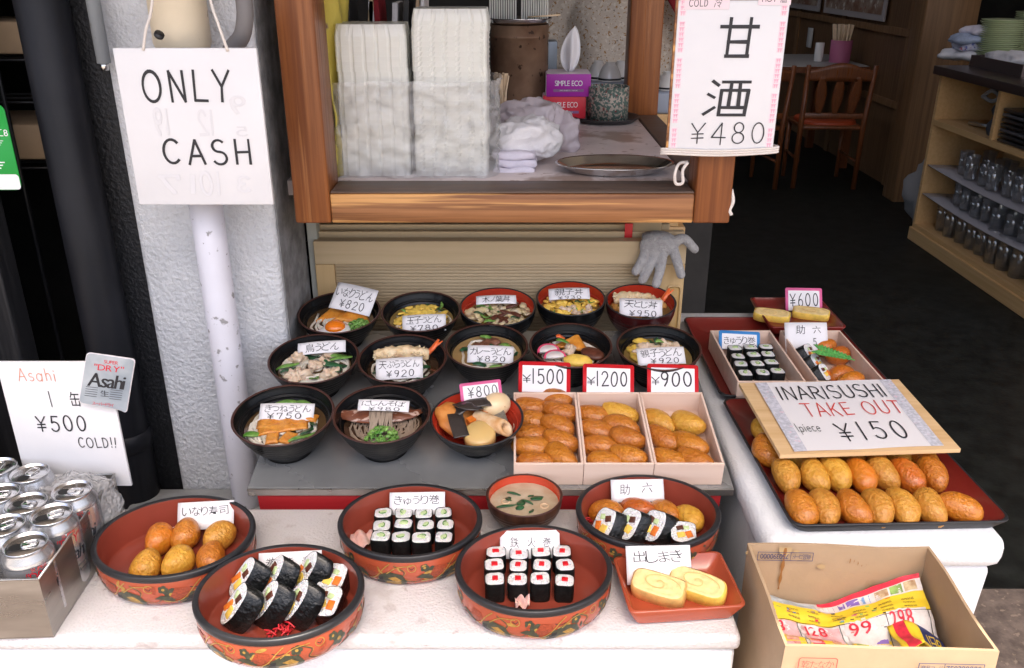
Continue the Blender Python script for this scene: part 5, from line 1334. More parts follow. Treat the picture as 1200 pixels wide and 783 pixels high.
def two(a, b, aw=.86, bw=.6): return [(a, 0, .18, aw, .44, J), (b, .02, -.26, bw, .30, H_)]
tabcard(414.5, 350.5, 50, 31, -14, 'white card tilted down to the right reading いなりうどん ¥820', two('いなりうどん', '¥820', .92, .58), h=.085)
tabcard(497, 378.5, 51, 19, 3, 'white card reading 玉子うどん ¥780', [('玉子うどん', 0, .15, .8, .52, J), ('¥780', 0, -.34, .62, .3, H_)], h=.070)
tabcard(581.5, 351.5, 47, 10, 2, 'narrow white card reading 木ノ葉丼', [('木ノ葉丼', 0, 0, .7, .8, J)], h=.074, e=60)
tabcard(667, 344.5, 48, 13, 2, 'narrow white card reading 親子丼 ¥930', [('親子丼', 0, .12, .7, .66, J), ('¥930', 0, -.38, .55, .26, H_)], h=.080, e=55)
tabcard(751, 361, 50, 21, -3, 'white card reading 天とじ丼 ¥950', [('天とじ丼', 0, .16, .78, .5, J), ('¥950', .04, -.34, .62, .32, H_)], h=.079)
tabcard(377, 407.5, 56, 14, 5, 'white strip card reading 鳥うどん', [('鳥うどん', .02, -.02, .72, .8, J)], h=.071)
tabcard(468, 432, 55, 25, 4, 'white card reading 天ぷらうどん ¥920', two('天ぷらうどん', '¥920', .86, .58), h=.068)
tabcard(574.8, 415.5, 54, 20, -2, 'white card reading カレーうどん ¥820', [('カレーうどん', 0, .15, .88, .5, J), ('¥820', .02, -.30, .6, .3, H_)], h=.070)
tabcard(336, 483, 64, 20, 0, 'white card reading きつねうどん ¥750', [('きつねうどん', .02, .17, .84, .52, J), ('¥750', -.03, -.26, .62, .32, H_)], h=.066)
tabcard(449.5, 475.5, 60, 13, -2, 'white card reading にしんそば ¥980', [('にしんそば', 0, .14, .84, .56, J), ('¥980', .02, -.34, .6, .3, H_)], h=.088)
tabcard(774.7, 417.5, 56, 20, 3, 'white card reading 親子うどん ¥920', [('親子うどん', 0, .15, .86, .54, J), ('¥920', .06, -.30, .58, .3, H_)], h=.074)
tabcard(563.5, 457.5, 49, 21, 7, 'pink framed card reading ¥800 behind the stew bowl', [('¥800', .04, -.06, .70, .56, H_)], h=.088, e=40, frame=pink_plastic, fm='open', group='plastic framed price cards')
for (px, py, w_, s, rl) in ((638, 442, 61, '¥1500', -1.5), (713, 445, 60, '¥1200', -2), (788.5, 445, 60, '¥900', -2)):
    tabcard(px, py, w_, 36, rl, f'red framed card reading {s} at the back of its wooden box', [('¥', -.34, -.06, .15, .26, H_), (s[1:], .06, .02, .60, .46, 'pen')], h=.060, e=36, frame=red_plastic, fm='open', group='plastic framed price cards')
def zcard(px, py, wpx, hpx, roll, z, label, lines, e=36, frame=None, fm=None, yaw=0, group='handwritten cards on the sample dishes'):
    p = onz(px, py, z); s = dep(p) / F; q = 1 / max(.35, math.cos(R(abs(e - math.degrees(math.atan2(CAMH - p.z, p.y))))))
    return card(T(p) @ RZ(yaw) @ RX(90 - e) @ RZ(roll), wpx * s, hpx * s * q, label, lines, group, frame, fm=fm)
zcard(241, 604, 66, 32, 3, ZF + .043, 'white card reading いなり寿司 behind the six tofu pouches', [('いなり寿司', .0, .16, .82, .40, J)])
zcard(340, 663, 74, 32, 3, ZF + .043, 'white card reading 巻き寿 behind the thick rolls', [('巻', -.30, .14, .15, .40, J), ('き', -.0, .14, .13, .38, J), ('寿', .27, .14, .15, .40, J)])
zcard(489, 590, 65, 26, 1, ZF + .043, 'white card reading きゅうり巻 behind the cucumber rolls in the tub', [('きゅうり巻', 0, .14, .84, .50, J)])
zcard(621, 638, 70, 32, 1, ZF + .041, 'white card reading 鉄火巻 behind the tuna rolls', [('鉄', -.26, .08, .16, .42, J), ('火', .03, .08, .15, .40, J), ('巻', .28, .08, .15, .40, J)])
zcard(747, 575, 62, 26, 1, ZF + .050, 'white card reading 助六 in the mixed tub', [('助', -.24, .06, .2, .54, J), ('六', .18, .12, .2, .50, J)])
zcard(772, 662, 76, 44, 1, ZF + .040, 'white card reading 出しまき in the vermilion dish', [('出しまき', -.02, .22, .76, .36, J)])
zcard(942, 351, 43, 27, -1, ZR + .052, 'pink framed card reading ¥600 behind the back omelette slices', [('¥600', .0, -.02, .76, .54, H_)], e=30, frame=pink_plastic, fm='open', group='plastic framed price cards')
zcard(866.5, 399, 48, 22, -3, ZW + .038, 'blue edged card reading きゅうり巻 in the wooden box', [('きゅうり巻', .0, .0, .78, .50, J)], e=34, frame=blue_plastic, fm='open')
zcard(945, 396, 50, 36, 0, ZW + .046, 'white card reading 助六 in the box with the green leaf', [('助', -.14, .26, .2, .32, J), ('六', .24, .26, .2, .30, J), ('5', .18, -.14, .08, .24, H_)], e=32)

# ------------------------------------------------------------------ large handwritten signs
def rect(vfw, x0, x1, y0, y1, z=.0012):
    (v, f), w_ = vfw; xs = [p[0] for p in v]; ys = [p[1] for p in v]; a, b, c, d = min(xs), max(xs), min(ys), max(ys)
    return [(x0 + (x1 - x0) * (p[0] - a) / (b - a), y0 + (y1 - y0) * (p[1] - c) / (d - c), z + p[2]) for p in v], f
class Sign:                                     # sign in an upright plane; .uv gives sign coordinates of a sight line
    def __init__(s, name, label, cat, px4, Y, m, th=.006, rim=None):
        P = [ony(*q, Y) for q in px4]           # TL TR BR BL
        s.c = sum(P, Vector()) / 4; s.Y = Y
        s.w = ((P[1] - P[0]).length + (P[2] - P[3]).length) / 2; s.h = ((P[3] - P[0]).length + (P[2] - P[1]).length) / 2
        s.t = E(name, label, cat, T(s.c))
        a, b = s.w / 2, s.h / 2
        s.board = one(bb(-a, a, -b, b, -th, 0, .0012), 'board', m, s.t, UP)
        s.m = MB()
    def p(s, px, py):
        q = ony(px, py, s.Y) - s.c; return q.x, q.z
    def write(s, vfw, x0, y0, x1, y1, m, z=.0008):     # box given by two sight lines: upper left, lower right
        a = s.p(x0, y0); b = s.p(x1, y1); s.m.add(rect(vfw, a[0], b[0], b[1], a[1], z), m, smooth=False)
    def done(s): s.m.build('lettering', s.t, UP)
YS = 1.438
sg = Sign('hanging_sign', 'white ONLY CASH board hung by cords on the cream pipe', 'sign', ((135, 56), (303, 57), (318, 239), (160, 241)), YS, paper_w, .008)
sg.write(hand('ONLY', 1, .10, .3, .02, 3), 163, 80.5, 274, 121, ink); sg.write(hand('CASH', 1, .10, .32, .02, 8), 188, 162, 296, 194, ink)
for gi, (s, x0, y0, x1, y1) in enumerate((('17', 184, 205, 232, 228), ('10', 232, 200, 260, 230), ('3', 276, 206, 296, 226), ('12', 230, 128, 252, 160), ('9', 268, 112, 290, 134), ('5', 276, 148, 292, 160), ('19', 178, 126, 200, 160))):
    v, f = rect(hand(s, 1, .14, .2, .02, 2), 0, 1, 0, 1); a = sg.p(x0, y0); b = sg.p(x1, y1)
    sg.m.add(([(b[0] + (a[0] - b[0]) * q[0], b[1] + (a[1] - b[1]) * q[1], .0003 + q[2] * .4 + gi * .00004) for q in v], [tuple(reversed(k)) for k in f]), ink_ghost, smooth=False)
sg.done()
m_ = MB()
for (x0, y0, x1, y1, dx) in ((167.5, 56, 177, 13, .012), (267, 57, 246, -2, -.012)):
    a = ony(x0, y0, YS); b = ony(x1, y1, 1.452); m_.add(tube(spline([a + Vector((0, -.001, -.004)), a.lerp(b, .5) + Vector((0, -.004, 0)), b, b + Vector((dx, .02, .07))], 6), .0024, 8), rope_m)
m_.build('hanging_cord', sg.t, T(-sg.c))
# amazake sign
YA = 1.575
sg = Sign('hanging_sign', 'tall white sign with pink borders reading 甘酒 ¥480 on the right window post', 'sign', ((797, 2), (929.5, 0), (902, 180), (781, 181)), YA, paper_w, .007)
# the board runs on upward above the frame
one(bb(-sg.w / 2, sg.w / 2, sg.h / 2 + .0006, sg.h / 2 + .09, -.007, 0, .001), 'board_top', paper_w, sg.t, UP)
sg.write(hand('甘', 1, .095, jit=0), 845, 20, 886.5, 68, ink); sg.write(hand('酒', 1, .085, jit=0), 825, 93, 876.5, 136.5, ink)
sg.write(hand('¥480', 1, .055, .3, .015, 12), 810, 143, 894, 170, ink)
pinkp = mat('pink_paper', (.80, .36, .48), .6); pinkl = mat('pale_pink_paper', (.80, .66, .70), .6)
for side in (0, 1):
    for k in range(30):
        y = -sg.h / 2 + .004 + k * .0086
        x = -sg.w / 2 + .004 if side == 0 else sg.w / 2 - .013
        if k % 7 == 5: continue
        if k == 0 or k % 7 == 6 or True:
            sg.m.add(bb(x - .001, x + .010, y, y + .0086, .0, .0002), pinkl, smooth=False)
        for q in ((x + .0005, x + .009, y + .0058, y + .0068), (x + .0012, x + .008, y + .0038, y + .0046), (x + .002, x + .003, y + .0005, y + .0058), (x + .006, x + .007, y + .0005, y + .0058)):
            sg.m.add(bb(q[0], q[1], q[2], q[3], .0003, .0006), pinkp, smooth=False)
a = sg.p(800, 11); b = sg.p(855, 2)
sg.m.add(bb(a[0] + .002, b[0], a[1], a[1] + .035, .0008, .0013), pinkl, smooth=False); c = sg.p(888, 6); sg.m.add(bb(c[0], sg.w / 2 + .001, c[1], c[1] + .035, .0008, .0013), pinkl, smooth=False)
sg.m.add(rect(hand('COLD', 1, .1, .2), a[0] + .010, a[0] + .042, a[1] + .004, a[1] + .016, .0016), ink, smooth=False); sg.m.add(rect(typed('冷', 1, jit=.6), a[0] + .052, a[0] + .066, a[1] + .003, a[1] + .020, .0016), ink, smooth=False)
sg.m.add(rect(typed('HOT 温', 1, jit=.4), c[0] + .006, sg.w / 2 - .006, c[1] + .004, c[1] + .018, .0016), ink, smooth=False)
sg.done()
one(bb(-sg.w / 2 - .004, -sg.w / 2 + .0, -sg.h / 2, sg.h / 2 + .09, -.0075, -.0005, .0005), 'board_edge', oak, sg.t, UP)
m_ = MB(); zb = -sg.h / 2 + .006
for k in range(3):
    z = zb - .004 + k * .0042; m_.add(tube(spline([(-sg.w / 2 - .006, .02, z - .006), (-sg.w / 2 - .004, -.001, z - .001), (0, -.003, z - .004), (sg.w / 2 + .003, -.001, z + .001), (sg.w / 2 + .006, .02, z + .002)], 8), .0022, 8), rope_m)
m_.build('binding_cord', sg.t)
t = thing('knotted_rope', 'knotted white cord tied at the foot of the 甘酒 sign', 'rope'); m_ = MB()
a = ony(796, 192, 1.598); a2 = ony(792, 215, 1.592)
m_.add(tube(spline([ony(806, 190, 1.592), a, ony(791, 203, 1.59), a2, ony(800, 214, 1.59), ony(800, 200, 1.588), ony(806, 190, 1.588)], 8), .003, 8), rope_m)
m_.add(tube(spline([ony(857, 222, 1.61), ony(859, 236, 1.605), ony(855, 246, 1.603), ony(857, 252, 1.602)], 6), .0036, 8), rope_m); m_.build('cord', t)

# ------------------------------------------------------------------ cans in a steel tray with their price sign
t = thing('steel_tray', 'open stainless steel tray of beer cans at the left front', 'tray', None, T(-.622, .92, ZF) @ RZ(3))
P0 = [(-.52, 0), (0, 0), (.006, .255), (-.52, .255)]; hz = .098
m_ = MB()
for (a, b, dz0, dz1) in ((0, 1, hz, hz), (1, 2, hz, hz), (2, 3, hz, hz), (3, 0, hz, hz)):
    (x0, y0), (x1, y1) = P0[a], P0[b]; d = Vector((x1 - x0, y1 - y0, 0)).normalized(); n = Vector((-d.y, d.x, 0)) * .0018
    q = [(x0, y0, 0), (x1, y1, 0), (x1, y1, dz1), (x0, y0, dz0)]
    v = q + [(x + n.x, y + n.y, z) for x, y, z in q]
    m_.add((v, [(0, 1, 2, 3), (7, 6, 5, 4), (3, 2, 6, 7), (0, 4, 5, 1), (1, 5, 6, 2), (0, 3, 7, 4)]), smooth=False)
m_.build('tray_wall', t, m=mat('brushed_steel', (.42, .40, .37), .34, .9, var=.14, vs=5, rvar=.08, stretch=(1, 1, 6)))
one(prism([(x, y) for x, y in P0], .0008, .002), 'tray_floor', steel, t, smooth=False)
m_ = MB()
for (x0, y0), (x1, y1) in ((P0[0], P0[1]), (P0[1], P0[2]), (P0[2], P0[3])): m_.add(tube([(x0, y0, hz), (x1, y1, hz)], .0016, 8))
m_.build('rolled_rim', t, m=steel)
def can(M, label, seed, turn):
    t = E('drink_can', label, 'drink can', M, 'drink cans in the steel tray')
    pr = [(.022, .003), (.026, .0), (.0295, .004), (.0331, .014), (.0331, .100), (.0318, .107), (.0275, .1145), (.0272, .117), (.0284, .1195)]
    one(lathe(pr, 56), 'can_body', alu, t)
    l = one(lathe([(.0284, .1195), (.0280, .1207), (.0270, .1203), (.0262, .1165), (.0245, .1160), (.0238, .1172), (.0, .1172)], 48), 'can_lid', mat('lid_metal', (.72, .72, .73), .22, 1., bump=.05, bs=250), t)
    hole = [(math.cos(x) * .0075, .0115 + math.sin(x) * .0095) for x in [6.283 * k / 20 for k in range(20)]]
    one(([(x, y, .1175) for x, y in hole], [tuple(range(20))]), 'opening', mat('can_opening', (.012, .012, .012), .6), l, RZ(turn + 90))
    tb = [(0, -.016, .1185), (.0055, -.014, .1195), (.0062, -.006, .1195), (.0055, .003, .1188), (0, .005, .1186), (-.0055, .003, .1188), (-.0062, -.006, .1195), (-.0055, -.014, .1195), (0, -.016, .1195)]
    one(join(tube(spline(tb, 4), .0013, 8), xf(box(.009, .010, .0012, .0005), T(0, .0, .1190))), 'ring_pull', steel_bright, l, RZ(turn + 90))
    m_ = MB()
    def wrapc(vf, a0, z0, o=.0002, m=None):
        v = [((.0331 + o + p[2]) * math.cos(R(a0) + p[0] / .0331), (.0331 + o + p[2]) * math.sin(R(a0) + p[0] / .0331), z0 + p[1]) for p in vf[0]]
        m_.add((v, vf[1]), m, smooth=False)
    for a in (0, 180):
        wrapc(place(typed('SUPER', .0085, gap=.04, slant=.2), 0, 0, 0), a, .0972, m=ink_red)
        wrapc(place(fit(typed, '"DRY"', .036, .020, gap=.05, slant=.15), 0, 0, 0), a, .0865, m=mat('can_red', (.62, .012, .03), .35))
        wrapc(place(fit(typed, 'Asahi', .046, .030, gap=.0, slant=.25), 0, 0, 0), a, .0625, .0003, m=ink)
        wrapc(place(typed('生', .014), 0, 0, 0), a, .037, m=ink)
        for k in range(3): wrapc(grid(12, 1, lambda u, v: ((u - .5) * .044, v * .0007, 0)), a, .041 - k * .004, m=ink) if k != 1 else None
    for a in (92, 272):
        for k in range(16): wrapc(grid(6, 1, lambda u, v: ((u - .5) * (.030 - .004 * ((k * 7) % 3)), v * .0008, 0)), a, .034 + k * .0034, m=mat('small_print', (.10, .10, .12), .5))
    wrapc(grid(60, 1, lambda u, v: ((u - .5) * .0331 * 6.283, v * .0012, 0)), 0, .0995, m=mat('can_band', (.32, .33, .36), .3, .8))
    m_.build('printed_label', t); return t
cans = [(30, 636, -40, 'drink can with its ring pull up nearest the front corner of the tray'), (70, 601, -30, 'drink can with a dark open mouth in the front row'), (94, 573.5, -62, 'drink can at the right against the tray wall, DRY in red on its side'),
        (30, 588, -70, 'drink can in the middle of the tray with its ring pull raised'), (34, 553, 10, 'drink can at the back beside the white sign'), (3, 614, -20, 'half cut off drink can at the left edge, in front'),
        (-2, 577, -50, 'half cut off drink can at the left edge, second row'), (-4, 546, 30, 'half cut off drink can at the left edge, at the back')]
first = None
for i, (px, py, rt, lb) in enumerate(cans):
    p = onz(px, py, ZF + .124); M = T(min(p.x, -.657 + (p.y - .92) * .02), max(p.y, .956), ZF + .0022) @ RZ(rt)
    if first is None: first = can(M, lb, i, 60)
    else: dup(first, M, lb)
p = onz(128, 575, ZF + .09)
t = thing('bubble_wrap', 'crumpled clear bubble wrap behind the cans', 'packing', None, T(-.675, 1.135, ZF + .003)); one(crumple(.056, .030, .056, 60, 40, .012, 22, 3), 'wrap', bubble, t, T(0, 0, .052))
# price sign
YC = 1.185
sg = Sign('price_sign', 'white textured sign reading 1缶 ¥500 COLD standing behind the cans', 'sign', ((10.8, 426), (133, 424), (146, 566), (18, 572)), YC, paper_w, .005)
sg.write(hand('Asahi', 1, .07, .25, .03, 5), 18.5, 431, 66, 447, ink_rust)
sg.write(hand('1', 1, .09), 57.5, 458, 60.5, 477, ink); sg.write(typed('缶', 1), 80, 459, 96, 476, ink); sg.write(hand('¥500', 1, .09, .3, .02, 4), 40, 486, 103, 506, ink); sg.write(hand('COLD!!', 1, .1, .25, .04, 9), 90.5, 512, 138, 525, ink)
sg.done(); CS = sg
YD = 1.174
sg = Sign('can_cutout', 'silver can shaped cut-out clipped to the corner of the price sign', 'sign', ((101, 414), (157.5, 422), (147, 483), (93, 471)), YD, mat('cutout_silver', (.26, .31, .36), .35, .3, col2=(.50, .55, .59), vs=9), .002)
bpy.data.objects.remove(sg.board); KIDS[sg.t.name] = []
cr = [sg.p(*q) for q in ((102, 414), (157.5, 422), (147.5, 484), (140, 480), (93, 471.5))]
o = []
for i, q in enumerate(cr):
    a = Vector(cr[i - 1]); b = Vector(q); c = Vector(cr[(i + 1) % 5]); r0 = .006 if i != 3 else .004
    p0 = b + (a - b).normalized() * r0; p1 = b + (c - b).normalized() * r0
    for k in range(5): s = k / 4; o.append(tuple(p0.lerp(b, s).lerp(b.lerp(p1, s), s)))
o = o[::-1]
MB().add(prism([(x * 1.03, y * 1.025) for x, y in o], -.0025, -.0005), mat('cutout_edge', (.74, .70, .72), .5), smooth=False).add(prism(o, -.0004, .0003), MATS['cutout_silver'], smooth=False).build('board', sg.t, UP)
ang = -7.5
def tilted(vfw, cx, cy, w_, h_, m, z=.0008):
    v, f = rect(vfw, -w_ / 2, w_ / 2, -h_ / 2, h_ / 2, z); q = sg.p(cx, cy); sg.m.add(xf((v, f), T(q[0], q[1], 0) @ RZ(ang)), m, smooth=False)
k = dep(Vector((-.55, YD, .9))) / F
tilted(typed('SUPER', 1, gap=.05, slant=.2), 130, 424.5, 16 * k, 4.5 * k, MATS['can_red']); tilted(typed('"DRY"', 1, gap=.06, slant=.15), 128.5, 431.5, 34 * k, 8 * k, MATS['can_red'])
v_, w_ = typed('Asahi', 1, gap=.0, slant=.25); v2, _ = typed('Asahi', 1, gap=.0, slant=.25)
for d in (-.5, 0, .5): tilted(((v_), w_), 125 + d, 446.5, 45 * k, 18 * k, ink, .0008 + d * .0002)
tilted(typed('生', 1), 123, 461, 10 * k, 8 * k, ink); tilted(typed('スーパードライ', 1, gap=.02), 121, 473.5, 25 * k, 4.5 * k, MATS['can_red'])
for i in range(5):
    for (cx, w2) in ((108, 14), (137, 14)): tilted((([(0, 0, 0), (1, 0, 0), (1, 1, 0), (0, 1, 0)], [(0, 1, 2, 3)]), 1), cx - i * .4, 455.5 + i * 2.6 + (cx - 123) * .13, w2 * k, .6 * k, ink)
sg.done()

# ------------------------------------------------------------------ cardboard box with flyers
ZQ = .728
a = onz(883, 636.5, ZQ); b = onz(1094.5, 640.5, ZQ); c = onz(1165, 763, ZQ); d = onz(912, 757.5, ZQ)
cx = (a.x + b.x + c.x + d.x) / 4; cy = (a.y + b.y + c.y + d.y) / 4
bwid = ((b - a).length + (c - d).length) / 2; bdep = ((a - d).length + (b - c).length) / 2; yw = math.degrees(math.atan2(b.y - a.y + c.y - d.y, b.x - a.x + c.x - d.x))
HBX = .30; MBX = T(cx, min(cy, 1.06 - bdep / 2 - .008), ZQ - HBX) @ RZ(yw)
tag(one(bb(cx - .17, cx + .17, cy - .12, 1.05, 0, ZQ - HBX - .001, .012), 'foam_box', foam2), 'white foam box underneath the cardboard box', 'foam box')
t = thing('cardboard_box', 'open brown cardboard box lined with supermarket flyers', 'box', None, MBX)
a, b = bwid / 2, bdep / 2; th = .004
for (nm, q) in (('box_wall', (-a, a, b - th, b)), ('box_wall', (-a, a, -b, -b + th)), ('box_wall', (-a, -a + th, -b + th + .0003, b - th - .0003)), ('box_wall', (a - th, a, -b + th + .0003, b - th - .0003))):
    def wob(vf):
        return [(x + .003 * noise.noise((x * 9, y * 9, z * 7)), y + .004 * noise.noise((x * 8 + 3, y * 9, z * 7)) , z + (.002 * noise.noise((x * 14, y * 14, 2)) if z > HBX - .01 else 0)) for x, y, z in vf[0]], vf[1]
    m_ = MB(); x0, x1, y0, y1 = q
    nx, ny = max(1, int((x1 - x0) / .02)), max(1, int((y1 - y0) / .02)); nz = 8
    bm = bmesh.new(); bmesh.ops.create_cube(bm, size=1); bmesh.ops.scale(bm, vec=(x1 - x0, y1 - y0, HBX), verts=bm.verts); bmesh.ops.translate(bm, vec=((x0 + x1) / 2, (y0 + y1) / 2, HBX / 2), verts=bm.verts)
    bmesh.ops.subdivide_edges(bm, edges=bm.edges[:], cuts=6, use_grid_fill=True); bm.verts.index_update()
    vf = ([tuple(p.co) for p in bm.verts], [tuple(k.index for k in f.verts) for f in bm.faces]); bm.free()
    one(wob(vf), nm, carton, t, smooth=False)
one(bb(-a + th, a - th, -b + th, b - th, 0, .004), 'box_floor', carton_in, t, smooth=False)
# printing on the back inner wall (upside down) and on the front
FR = lambda y: T(0, y, 0) @ UP
def framed(x0, x1, y0, y1, parts, mk, lw=.0008):
    m_ = MB()
    for q in ((x0, x1, y0, y0 + lw), (x0, x1, y1 - lw, y1), (x0, x0 + lw, y0 + lw, y1 - lw), (x1 - lw, x1, y0 + lw, y1 - lw)): m_.add(bb(*q, 0, .0003), mk, smooth=False)
    for (s, u0, u1, flip) in parts:
        v, f = rect(typed(s, 1, gap=.03), x0 + (x1 - x0) * u0, x0 + (x1 - x0) * u1, y0 + (y1 - y0) * .2, y0 + (y1 - y0) * .8, .0004)
        if flip:
            mx, my = x0 + x1 , y0 + y1; v = [(mx - x_, my - y_, z_) for x_, y_, z_ in v]
        m_.add((v, f), mk, smooth=False)
    return m_
x0 = -a + .013; 
m_ = framed(x0 + .001, x0 + .081, HBX - .0245, HBX - .0095, [('商品コード', .04, .37, True), ('750390000', .44, .95, True)], navy_print)
m_.add(bb(x0 + .0485, x0 + .0491, HBX - .0245, HBX - .0095, 0, .0003), navy_print, smooth=False)
m_.build('printing', t, FR(b - th - .0035))
m_ = framed(.035, .115, HBX - .034, HBX - .018, [('商品コード', .04, .37, False), ('750390000', .42, .96, False)], navy_print); m_.add(bb(.0665, .0671, HBX - .034, HBX - .018, 0, .0003), navy_print, smooth=False)
m_.add(rect(typed('乾たなか', 1, jit=1), -a + .022, -a + .062, HBX - .030, HBX - .017, .0004), ink_red, smooth=False)
o = rrect(-a + .018, -a + .066, HBX - .044, HBX - .013, .004); i_ = rrect(-a + .0192, -a + .0648, HBX - .0428, HBX - .0142, .003); n = len(o)
m_.add(([(x, y, .0003) for x, y in o] + [(x, y, .0003) for x, y in i_], [(i, (i + 1) % n, n + (i + 1) % n, n + i) for i in range(n)]), ink_red, smooth=False)
m_.build('printing', t, FR(-b - .0035))
sx = x0 + .040
one(grid(3, 14, lambda u, v: (sx + (u - .5) * (.0030 + .004 * max(0, .35 - abs(v - .45)) + .002 * math.sin(v * 19)) - .002 * v, HBX - .002 - v * .074, .0004)), 'drip_stain', stain, t, FR(b - th - .0034), False)
one(grid(4, 3, lambda u, v: (sx + (u - .5) * .018, HBX - .001 - v * .016 * (1 - (2 * u - 1) ** 2 * .5), .0002)), 'pale_stain', stain2, t, FR(b - th - .0034), False)
for (x, y, s) in ((.055, -.034, .006), (.016, -.008, .004), (-.052, -.012, .005)): one(([(sx + x + s * math.cos(k * .785), HBX + y + s * .7 * math.sin(k * .785), .0002) for k in range(8)], [tuple(range(8))]), 'pale_stain', stain2, t, FR(b - th - .0034), False)
for k in range(5): one(([(sx + .095 + .006 * k + .0008 * math.cos(j * 1.05), HBX - .022 - k * .0018 + rng.uniform(-.006, .004) + .0008 * math.sin(j * 1.05), .0003) for j in range(6)], [tuple(range(6))]), 'stain_speck', stain, t, FR(b - th - .0034), False)
# flyer
newsw = mat('newsprint', (.66, .62, .60), .55, var=.12, vs=50); ny_ = mat('flyer_yellow', (.76, .55, .03), .5, var=.06, vs=40)
fred = mat('flyer_red', (.66, .03, .06), .5, var=.2, vs=90); fpink = mat('flyer_pink', (.72, .42, .44), .5, var=.2, vs=60); fblue = mat('flyer_blue', (.16, .30, .55), .5, var=.3, vs=80); fpurp = mat('flyer_purple', (.20, .12, .42), .5, var=.3, vs=60); fmeat = mat('flyer_meat', (.50, .10, .09), .5, col2=(.70, .42, .36), vs=90); fgreen = mat('flyer_green', (.24, .38, .10), .5, var=.4, vs=60); fbrown = mat('flyer_brown', (.36, .20, .10), .5, col2=(.62, .5, .3), vs=80)
t = thing('paper_flyer', 'crumpled yellow supermarket flyer with red prices inside the cardboard box', 'flyer', None, MBX)
zf = HBX - .070
def flyer(u, v):                                # u across, v from front to back
    x = -a + .008 + (2 * a - .020) * u; y = -b + .088 + (2 * b - .098) * v
    z = zf - .026 + .085 * max(0, u - .45) * max(0, v) + .014 * max(0, .5 - u) + .012 * math.sin(u * 7 + v * 2) * (.4 + .6 * v) * .6 + .004 * math.sin(v * 9 + u * 4) + .005 * abs(math.sin(u * 4.2 - v * 3)) + .003 * noise.noise((u * 9, v * 9, 1))
    return Vector((x, y + .004 * noise.noise((u * 5, v * 5, 4)), z))
one(sheet(60, 50, lambda u, v: flyer(u, v * 1.7 - .7), .0004), 'flyer_sheet', newsw, t)
m_ = MB(); lv = [0]
def patch(u0, u1, v0, v1, m, nx=14, nyy=6):
    lv[0] += 1; o = .0004 + lv[0] * .00001; m_.add(grid(nx, nyy, lambda u, v: flyer(u0 + (u1 - u0) * u, v0 + (v1 - v0) * v) + Vector((0, 0, o))), m)
def pat_text(s, u0, u1, v0, v1, m, bold=0):
    lv[0] += 1; o = .0005 + lv[0] * .00001
    v, f = rect(typed(s, 1, gap=.14 if bold else .02), 0, 1, 0, 1, 0)
    for d in ([0] if not bold else [-bold, 0, bold]):
        m_.add(([flyer(u0 + (u1 - u0) * (p[0] + d), v0 + (v1 - v0) * p[1]) + Vector((0, 0, o + abs(d) * .001 + d * .0002)) for p in v], f), m, smooth=False)
patch(0, 1, .52, .80, ny_, 40, 10); patch(0, .40, .80, .98, mat('flyer_bluegrey', (.42, .47, .50), .5, var=.35, vs=60), 20); patch(.0, .08, .82, .96, fred)
patch(.42, 1, .94, 1, fred, 20); patch(.42, 1, .80, .94, newsw, 20)
for k, m in enumerate((fbrown, fpurp, fpurp, fblue, fbrown, fgreen, fbrown)): patch(.42 + k * .08, .49 + k * .08, .82, .93, m)
for k in range(70):
    u_, v_ = rng.uniform(.0, .97), rng.choice((rng.uniform(.53, .78), rng.uniform(.0, .5))); patch(u_, u_ + rng.uniform(.012, .03), v_, v_ + rng.uniform(.012, .035), (fred, fblue, fgreen, fmeat, fbrown, ink, newsw, ny_)[k % 8], 2, 2)
for k in range(7):
    for j in range(3):
        u = .05 + k * .135 + .01 * (k % 2); pat_text('特売日の品', u, u + .07, .58 + j * .06, .61 + j * .06, ink)
for (s, u0, v0, bg_, ims) in (('298', .0, .20, fpink, [(fmeat, .13, .24), (fbrown, .02, .10)]), ('128', .25, .18, fpink, [(fmeat, .14, .24), (fred, .02, .10)]), ('99', .51, .22, newsw, [(fpurp, .15, .2), (fgreen, .03, .10)]), ('298', .74, .24, newsw, [(fgreen, .14, .22), (fpurp, .03, .10)])):
    patch(u0 + .01, u0 + .23, v0 - .18, v0 + .31, bg_); patch(u0 + .01, u0 + .235, v0 - .2, v0 + .02, ny_)
    st = [(u0 + .085 + .085 * (1 + .16 * (k % 2)) * math.cos(6.283 * k / 28), v0 + .20 + .115 * (1 + .16 * (k % 2)) * math.sin(6.283 * k / 28)) for k in range(28)]
    lv[0] += 1; m_.add(([flyer(u0 + .085, v0 + .2) + Vector((0, 0, .0016))] + [flyer(*q) + Vector((0, 0, .0016)) for q in st], [(0, 1 + i, 1 + (i + 1) % 28) for i in range(28)]), mat('flyer_white', (.74, .66, .67), .5))
    lv[0] += 160; pat_text(s, u0 + .025, u0 + .145, v0 + .11, v0 + .29, fred, .009); lv[0] -= 160
    for (m, du, w2) in ims:
        for j in range(3): patch(u0 + du, u0 + du + .07, v0 - .16 + j * .075, v0 - .10 + j * .075, m, 6, 3)
    patch(u0 + .236, u0 + .240, .0, .52, ink, 2, 20)
patch(0, 1, .515, .522, ink, 40, 1); patch(0, 1, .0, .04, fblue, 20, 3)
m_.build('printed_blocks', t)
t = thing('paper_flyer', 'smaller folded flyer with yellow and navy print at the right end of the box', 'flyer', None, MBX)
def fl2(u, v): return Vector((a * .42 + u * a * .52, -b + .070 + v * .06, zf - .012 + .028 * (1 - abs(2 * u - .7)) * (1 - v * .6) + .004 * math.sin(v * 6 + u * 5)))
one(sheet(20, 12, fl2, .0005), 'flyer_sheet', ny_, t)
mm = MB()
